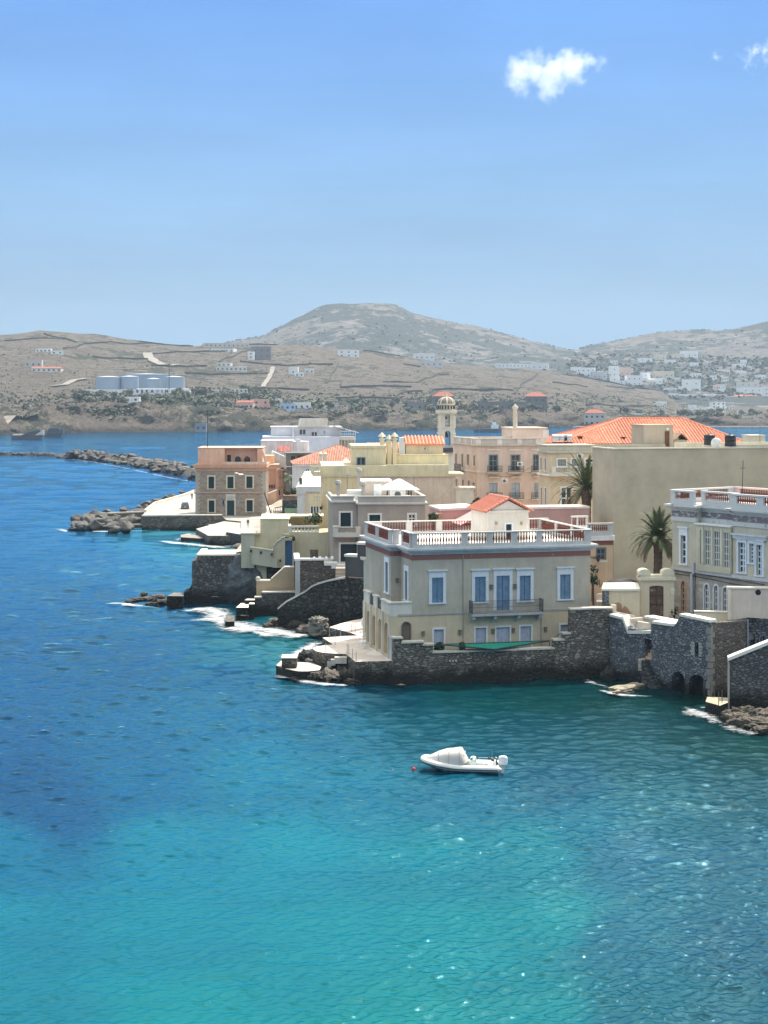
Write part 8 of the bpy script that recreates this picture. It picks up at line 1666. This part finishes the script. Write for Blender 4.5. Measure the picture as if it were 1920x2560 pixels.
mb = MB(); P = [M(1490, 1140), M(1490, 1012), M(1540, 1015), M(1545, 1075), M(1640, 1085), M(1650, 1045), M(1760, 1045), M(1760, 1150)]; mb.wallpoly([(p[0], max(zt+.001, p[1])) for p in P], -.15, 1.4); b.build(mb, 'coping', plaster((.76, .76, .74), .2))
slab('dock', [(1764,1754),(1800,1764),(1820,1756),(1820,1744),(1768,1742)], 1.0, -1.5, stone((.07, .07, .068), (.03, .03, .03), 1.6, 1.6, .5, 1.5), paving((.46, .40, .28), .4), 'small concrete bathing dock beside the rightmost wall', None, 'dock')
for i, (X, Y) in enumerate(((1212, 1800), (1250, 1870), (1278, 1850), (1180, 1780))):
    p = gz(*Z6(X, Y), 1.0); m = MB(); m.tube([(0, 0, 0), (0, 0, 1.1)], .035, 5); tag(m.build('rail_post', plain((.12, .1, .08)), None, p), 'thin dark rail post on the small bathing dock', 'post', 'rail posts of the small dock')
rock(Z6(500, 1745), .0, (2.9, .9, .5), 70.1, 'long flat pale rock shelf in front of the sea arches', rockm((.42, .37, .27), .25, 1.4), None, 1.3, .06); rock(Z6(330, 1690), .2, (.6, .5, 1.5), 71.3, 'dark rock pillar at the left foot of the bluish wall', RD, None, 1.2, y=148.3)
for i, (u, v, s_) in enumerate([(1845, 1806, (1.9, 1.3, 1.0)), (1890, 1815, (2.3, 1.5, .9)), (1925, 1800, (2.2, 1.4, 1.2)), (1825, 1795, (1.2, .9, .8)), (1865, 1795, (1.8, 1.2, 1.2)), (1905, 1826, (1.3, .8, .5)), (1960, 1815, (2.5, 1.6, 1.0))]):
    rock((u, v), .2, tuple(q*.72 for q in s_), 80+i*1.1, 'jagged dark rock under the wall at the right edge', rockm((.12, .1, .075), .5, 1.6), 'jagged rocks at the right edge', 1.8)
foam([(1480,1722,.5),(1520,1735),(1560,1742),(1620,1745),(1650,1738,.7)], .8, label='foam round the flat rock shelf'); foam([(1420,1705,.4),(1470,1698,.6),(1500,1715,.8),(1510,1735,.6)], 1.6, label='broken wash left of the rock shelf'); foam([(1700,1765,.5),(1750,1785),(1790,1800,.8),(1830,1815,.7),(1870,1832,.9),(1930,1848)], 2.2, label='surf on the jagged rocks at the right edge'); foam([(1730,1770,.6),(1765,1778),(1790,1782)], 1.3, z=.4, label='splash at the small dock'); foam([(1250,1722,.45),(1300,1716,.5),(1340,1720,.4)], .9, label='broken wash below the mansion sea wall')

# ------------------------------------------------------------------ palms
def palm(px, y, zb, zc, cr, seed, label, lean=0.0, dry=14, tr=.5, clip=None):
    rnd = random.Random(seed); x = (px-960)/FPX*y; e = empty('palm_tree', (x, y, zb), 0, label, 'palm tree'); H = zc-zb
    mb = MB(); mb.sm = True; pts, rs = [], []
    for k in range(26): f = k/25; pts.append((lean*f*f, .1*math.sin(f*5), H*f)); rs.append(tr*(1.05-.25*f+(.22 if f > .8 else 0)*(f-.8)*5)*(1+.09*(k % 2)))
    mb.tube(pts, rs, 14); mb.build('trunk', rockm((.15, .115, .085), .01, 2.4, (.1, .08, .06)), e)
    def frond(mb, az, el, ln, droop, w, n=15, ll=.62):
        p = Vector((lean, 0, H)); d = Vector((math.cos(az)*math.cos(el), math.sin(az)*math.cos(el), math.sin(el))); pts = [p.copy()]
        for k in range(n): d = (d+Vector((0, 0, -droop*(k+2)/n))).normalized(); p = p+d*ln/n; pts.append(p.copy())
        mb.tube(pts, [.05*(1-.8*k/n) for k in range(n+1)], 3, False)
        for k in range(2, n+1):
            a = pts[k]; t = (pts[k]-pts[k-1]).normalized(); s_ = t.cross(Vector((0, 0, 1))); s_ = s_.normalized() if s_.length > .05 else Vector((1, 0, 0)); up = s_.cross(t); L_ = ll*(math.sin(math.pi*min(1, (k/n)*.86+.12))**.6)
            for q in range(2):
                a2 = a-t*(ln/n)*q*.5
                for sg in (-1, 1):
                    v_ = (s_*sg+t*.75+up*rnd.uniform(.05, .4)).normalized(); tip = a2+v_*L_*rnd.uniform(.85, 1.1)+Vector((0, 0, -L_*.22)); mb.add([a2-t*w, a2+t*w, tip], [[0, 1, 2]])
    g = MB(); 
    for k in range(46):
        f = k/45; el = R(84-78*f**.9+rnd.uniform(-6, 6)); frond(g, k*2.399+rnd.uniform(-.15, .15), el, cr*rnd.uniform(.88, 1.1), .10+.12*f, .085)
    g.build('crown', leafm((.085, .11, .05), .7), e); g = MB()
    for k in range(dry): frond(g, k*2.399*1.3+rnd.uniform(-.3, .3), R(rnd.uniform(-35, 8)), cr*rnd.uniform(.7, .98), .26, .06)
    g.build('dry_fronds', leafm((.27, .19, .105), .7), e); g = MB()
    for k in range(12): a = k*.52; g.tube([(lean, 0, H), (lean+.5*math.cos(a), .5*math.sin(a), H+.45), (lean+.9*math.cos(a), .9*math.sin(a), H-.1)], [.05, .05, .02], 4)
    g.build('flower_stalks', plain((.42, .28, .12), .8), e); return e
palm(1645, 161.0, 4.6, zat(1350, 161), 3.4, 3, 'full palm tree in front of the beige building, behind the wooden gate', .0, 22, .5)
palm(1466, 190, 4.6, zat(1226, 190), 5.0, 9, 'taller palm tree partly hidden by the left corner of the beige building', .0, 30, .62)

# ------------------------------------------------------------------ inflatable boat
p = gz(1166, 1927); L_ = 6.3; YB = R(180-7); be = empty('inflatable_boat', (gz(1250, 1929).x-.1, gz(1259, 1929).y, 0), YB, 'white rigid inflatable boat with a cream canopy over the bow and an outboard motor', 'boat')
TB = plain((.70, .68, .64), .45, .4, .05); DKs = plain((.02, .025, .03), .5)
def tubepath(off=0, dz=0):
    P = []
    for k in range(27):
        t_ = k/26*2-1; a = abs(t_)
        if a > .42: x = 4.0-(a-.42)/.58*4.0; y = 1.02
        else: g = a/.42; x = 4.0+2.1*math.sqrt(max(0, 1-g**2.1)); y = 1.02*min(1, g**.75)
        z = .42+.46*max(0, (x-3.0)/3.1)**1.6; y += off; P.append((x+off*(.8 if x > 4 else 0), y*(1 if t_ > 0 else -1), z+dz))
    return P
P = tubepath(); mb = MB(); mb.sm = True; rr_ = [.25]*27
for i in (0, 26): rr_[i] = .12
mb.tube([(-.3, P[0][1], P[0][2])]+P[:]+[(-.3, P[-1][1], P[-1][2])], [.05]+[.25]*27+[.05], 14); mb.build('tube', TB, be)
mb = MB(); mb.tube(tubepath(.23, -.05), .05, 6); mb.build('rubbing_strake', DKs, be)
mb = MB(); secs = []
for k in range(12):
    x = 5.9*k/11; f = k/11; w = .95*(1 if f < .6 else math.sqrt(max(.0, 1-((f-.6)/.4)**2))); kz = -.28+.75*max(0, (f-.62)/.38)**1.8; tz = .28+.5*max(0, (x-3)/3)**1.6; secs.append([(x, -w, tz), (x, -w*.75, min(tz, kz+.22)), (x, 0, kz), (x, w*.75, min(tz, kz+.22)), (x, w, tz)])
vs_ = [q for s_ in secs for q in s_]; mb.add(vs_, [[i*5+j, i*5+j+1, (i+1)*5+j+1, (i+1)*5+j] for i in range(11) for j in range(4)]+[[0, 1, 2, 3, 4]]); mb.build('hull', plain((.10, .20, .19), .35), be)
mb = MB(); mb.box(0, 4.4, -.8, .8, .16, .26); mb.box(-.02, .12, -.82, .82, .1, .62); mb.build('floor', plain((.45, .58, .54), .6), be)
# canopy: lofted cloth with hoops
prof = [(5.85, .98, .10), (5.4, 1.22, .52), (4.8, 1.5, .80), (4.2, 1.7, .96), (3.95, 1.72, 1.0), (3.6, 1.76, 1.03), (3.1, 1.86, 1.05), (2.95, 1.80, 1.06), (2.8, 1.35, 1.06)]
prof = prof[:-1]; vs_, fs = [], []; n = 18
for i, (x, h, w) in enumerate(prof):
    zb = .62+.36*max(0, (x-3.0)/3.1)**1.6
    for k in range(n+1):
        a = math.pi*k/n; q = abs(math.cos(a))**.72*(1 if math.cos(a) > 0 else -1); s_ = math.sin(a)**.62; sag = .03*math.sin(k*2.4+i*1.7)
        vs_.append((x+sag, w*q*1.0, zb+(h-zb)*s_+sag*.7*s_))
fs = [[i*(n+1)+k, i*(n+1)+k+1, (i+1)*(n+1)+k+1, (i+1)*(n+1)+k] for i in range(len(prof)-1) for k in range(n)]
mb = MB(); mb.sm = True; mb.add(vs_, fs); CV = plaster((.60, .56, .50), .1); o = mb.build('canopy', CV, be)
mb = MB(); a = vs_[-(n+1):]; mb.sm = True
back = [(2.62-.0*abs(v[1]), v[1]*1.0, max(.6, v[2]-.02)) for v in a]; mb.add([(v[0], v[1], v[2]) for v in a]+[(v[0]-.42*(v[2]-.6), v[1]*.98, .6+(v[2]-.6)*.25) for v in a], [[k, k+1, n+2+k, n+1+k] for k in range(n)]); mb.build('canopy_flap', plaster((.5, .46, .42), .1), o)
mb = MB(); mb.tube([(4.95, -.86, .86), (4.5, -.98, 1.12), (3.9, -1.05, 1.28), (3.5, -1.08, 1.2), (3.2, -1.09, .95), (3.05, -1.08, .68)], .018, 4); 
for i in (2, 4, 6): mb.tube([Vector(v)*1.003 for v in vs_[i*(n+1):(i+1)*(n+1)]], .022, 4)
mb.build('seam', plain((.3, .28, .26)), o)
mb = MB(); mb.tube([(2.9, -.7, .3), (2.75, -.66, 1.45), (2.75, .66, 1.45), (2.9, .7, .3)], .03, 6); mb.build('hoop', plain((.6, .6, .6), .3), be)
mb = MB(); mb.wallpoly([(1.85, .26), (2.35, .26), (2.25, .95), (2.0, 1.02), (1.85, 1.0)], -.42, .42); cs = mb.build('console', plain((.60, .70, .68), .4), be); m = MB(); m.lathe((1.82, 0, .95), [(.2, 0), (.2, .03)], 14, 'x'); m.build('steering_wheel', DKs, cs); m = MB(); m.wallpoly([(2.1, 1.0), (2.3, .96), (2.12, 1.2), (2.08, 1.2)], -.38, .38); m.build('windscreen', glass((.05, .07, .08)), cs)
mb = MB(); mb.sm = True; mb.ball((2.05, -.05, 1.02), (.26, .34, .16), 12); mb.build('console_cover', plain((.74, .75, .73), .7), be)
mb = MB(); mb.box(.9, 1.7, -.5, .5, .26, .68); st2 = mb.build('seat', plain((.70, .69, .66), .6), be); m = MB(); m.box(.88, 1.72, -.52, .52, .681, .78); m.build('cushion', plain((.76, .75, .72), .7), st2)
mb = MB(); mb.box(.2, .85, -.75, .75, .26, .74); mb.wallpoly([(.2, .741), (.45, .741), (.32, 1.0), (.2, 1.0)], -.72, .72); mb.build('stern_bench', plain((.74, .73, .70), .6), be)
mb = MB(); mb.tube([(1.7, -.8, .5), (1.65, -.8, .9), (.5, -.8, .93), (.35, -.8, .5)], .022, 5); mb.tube([(1.7, .8, .5), (1.65, .8, .9), (.5, .8, .93), (.35, .8, .5)], .022, 5); mb.tube([(.55, .1, .9), (.5, .1, 1.75)], .015, 4); mb.build('grab_rail', plain((.65, .66, .66), .3, metal=.6), be)
for i, (x, y) in enumerate(((.75, -.25), (.45, .25))):
    m = MB(); m.sm = True; m.ball((x, y, .98), (.16, .14, .12), 10); m.build('fender', DKs, be)
mo = MB(); mo.sm = False; mo.wallpoly([(-.72, .70), (-.70, 1.12), (-.55, 1.25), (-.12, 1.24), (.0, 1.14), (.0, .72), (-.16, .62), (-.6, .60)], -.25, .25); e_ = mo.build('outboard_motor', plain((.76, .76, .75), .35), be); bv = e_.modifiers.new('soft', 'BEVEL'); bv.width = .07; bv.segments = 3
m = MB(); m.wallpoly([(-.5, .62), (-.12, .62), (-.2, -.4), (-.42, -.4)], -.1, .1); m.box(-.22, .02, -.2, .2, .45, .7); m.build('motor_leg', plain((.6, .6, .6), .4), e_); m = MB(); m.box(-.62, -.22, -.258, -.251, .86, .89); m.build('stripe', DKs, e_)
m = MB(); m.tube([(.12, -.1, .6), (.25, -.1, 1.0), (.3, -.05, 1.15)], [.09, .11, .03], 6); m.tube([(.12, .15, .6), (.2, .15, .95), (.28, .15, 1.1)], [.09, .1, .03], 6); m.build('motor_straps', DKs, e_)
m = MB(); m.tube([(6.22, 0, .95), (6.3, .05, .78), (6.22, -.1, .72)], .05, 5); m.box(5.9, 6.25, -.12, .12, .84, .9); m.build('bow_fitting', DKs, be)
for x in (.2, 1.4, 1.75, .35): m = MB(); m.box(x, x+.1, -1.28, -1.2, .46, .56); m.build('handle', DKs, be)
q = gz(1034, 1925, .05); m = MB(); m.sm = True; m.ball((0, 0, .06), .15, 12); m.sm = False; m.lathe((0, 0, .2), [(.03, 0), (.03, .08)], 6); tag(m.build('mooring_buoy', plain((.55, .03, .02), .4), None, q), 'small red mooring buoy off the bow of the boat', 'buoy')
be.scale = (.9, .9, .9)
bow = Vector(be.location)+Vector((math.cos(YB)*5.6, math.sin(YB)*5.6, .75)); mid = (bow+q)/2+Vector((0, 0, -.12)); m = MB(); m.tube([bow, mid, q+Vector((0, 0, .2))], .022, 5); tag(m.build('mooring_line', plain((.05, .05, .05)), None), 'dark mooring line from the boat bow to the red buoy', 'rope')
q = gz(982, 1926, .0); m = MB(); m.ball((0, 0, .02), .07, 8); tag(m.build('float', plain((.5, .2, .1)), None, q), 'tiny orange float left of the red mooring buoy', 'float')

# ------------------------------------------------------------------ car, people, gull
def person(u, v, z, h, yaw, top, legs, label, stride=.12):
    p = gz(u, v, z); k = h/1.75; bm = bmesh.new(); sk = bm.verts.layers.skin.verify()
    V = {}
    def a(n_, x, y, z_, r, par=None):
        w = bm.verts.new((x*k, y*k, z_*k)); w[sk].radius = (r*k, r*k); V[n_] = w
        if par: bm.edges.new((V[par], w))
    a('pel', 0, 0, .95, .15); a('bel', 0, 0, 1.1, .13, 'pel'); a('che', 0, .01, 1.33, .155, 'bel'); a('nec', 0, 0, 1.5, .06, 'che'); a('hea', 0, -.01, 1.6, .09, 'nec'); a('top', 0, -.01, 1.69, .075, 'hea')
    for s_, nm in ((-1, 'l'), (1, 'r')):
        a(nm+'s', .19*s_, 0, 1.42, .06, 'che'); a(nm+'e', .25*s_, .03*s_, 1.15, .045, nm+'s'); a(nm+'w', .25*s_, -.08*s_-.03, .92, .035, nm+'e'); a(nm+'h', .25*s_, -.09*s_-.05, .83, .04, nm+'w')
        a(nm+'t', .1*s_, 0, .88, .1, 'pel'); a(nm+'k', .1*s_, -stride*s_-.02, .48, .068, nm+'t'); a(nm+'a', .1*s_, -stride*s_*1.4, .08, .045, nm+'k'); a(nm+'f', .11*s_, -stride*s_*1.4-.14, .03, .04, nm+'a')
    V['pel'][sk].use_root = True; me = bpy.data.meshes.new('person'); bm.to_mesh(me); bm.free()
    t = NT('clothed_figure'); s1 = t.n('SeparateXYZ'); t.l(t.coord('Object'), s1.inputs[0]); f = t.math('DIVIDE', s1.outputs[2], 1.75*k)
    c = t.ramp(f, [(0, (.05, .04, .04)), (.05, legs), (.54, top), (.852, (.42, .25, .17)), (.93, (.03, .02, .015))]); c.node.color_ramp.interpolation = 'CONSTANT'; me.materials.append(t.base(c, .8, .2))
    o = bpy.data.objects.new('person', me); COL.objects.link(o); o.location = p; o.rotation_euler = (0, 0, R(yaw)); o.modifiers.new('skin', 'SKIN'); sb_ = o.modifiers.new('smooth', 'SUBSURF'); sb_.levels = sb_.render_levels = 1
    return tag(o, label, 'person')
person(620, 1319, 2.2, 1.7, 200, (.03, .025, .04), (.42, .40, .38), 'person in a dark top and pale trousers walking on the quay'); person(480, 1249, 2.2, 1.7, 20, (.05, .05, .06), (.04, .04, .05), 'person in dark clothes at the back of the paved quay, left of the customs building', .05)
person(487, 1235, 2.2, 1.65, 100, (.3, .1, .08), (.05, .05, .08), 'person in a reddish top standing at the far parapet', .04)
p = gz(463, 1273, 2.2); e = empty('car', p, R(8), 'dark silver car parked on the quay left of the customs building', 'car'); CP = plain((.10, .10, .12), .25, .6); mb = MB(); mb.prism([(-.88, -.0), (.88, 0), (.88, 4.2), (-.88, 4.2)], .3, .85); mb.add([(-.86, .05, .85), (.86, .05, .85), (.86, 4.15, .85), (-.86, 4.15, .85), (-.66, .6, 1.45), (.66, .6, 1.45), (.66, 2.9, 1.48), (-.66, 2.9, 1.48)], [[4, 5, 6, 7], [0, 1, 5, 4], [1, 2, 6, 5], [2, 3, 7, 6], [3, 0, 4, 7]]); o = mb.build('body', CP, e); bv = o.modifiers.new('soft', 'BEVEL'); bv.width = .08; bv.segments = 2
m = MB(); m.add([(-.72, .13, .95), (.72, .13, .95), (.6, .5, 1.4), (-.6, .5, 1.4)], [[0, 1, 2, 3]]); m.build('rear_window', glass(), e)
m = MB(); m.add([(-.82, .5, .95), (-.82, 3.3, .95), (-.7, 2.7, 1.4), (-.68, .8, 1.4)], [[0, 1, 2, 3]]); m.build('side_window', glass(), e); 
for x in (-.8, .8):
    for y in (.75, 3.4): m = MB(); m.lathe((x-.1, y, .32), [(.32, 0), (.32, .2)], 14, 'x'); m.build('wheel', DKs, e)
for x in (-.7, .7): m = MB(); m.box(x-.14, x+.14, -.03, .02, .6, .75); m.build('tail_light', plain((.4, .02, .02), .3), e)
m = MB(); m.box(-.26, .26, -.03, -.001, .45, .57); m.build('number_plate', plain((.75, .75, .72)), e)
p = at(599, 1186, 300); m = MB()
for s_ in (-1, 1): m.add([(0, -.12, 0), (s_*.45, -.18, .18), (s_*.95, .05, .02), (s_*.45, .1, .16), (0, .15, .03)], [[0, 1, 3, 4], [1, 2, 3]])
m.ball((0, 0, 0), (.09, .3, .08), 8); o = tag(m.build('gull', plain((.78, .78, .78)), None, p), 'white gull gliding in front of the brown stone customs building', 'bird'); o.rotation_euler = (R(20), R(12), R(30)); o.scale = (1.3, 1.3, 1.3)
for X, Y in ((447, 524), (524, 524)):
    p = at(*Z1(X, Y+8), 331); m = MB(); m.sm = True; m.lathe((0, 0, 0), [(.5, 0), (.62, .1), (.62, 1.25), (.5, 1.5), (.2, 1.6), (.2, 1.7), (0, 1.7)], 14); tag(m.build('water_tank', plain((.015, .017, .02), .4), None, p), ('left' if X == 447 else 'right')+' small black water tank on the salmon attic of the customs building', 'water tank')
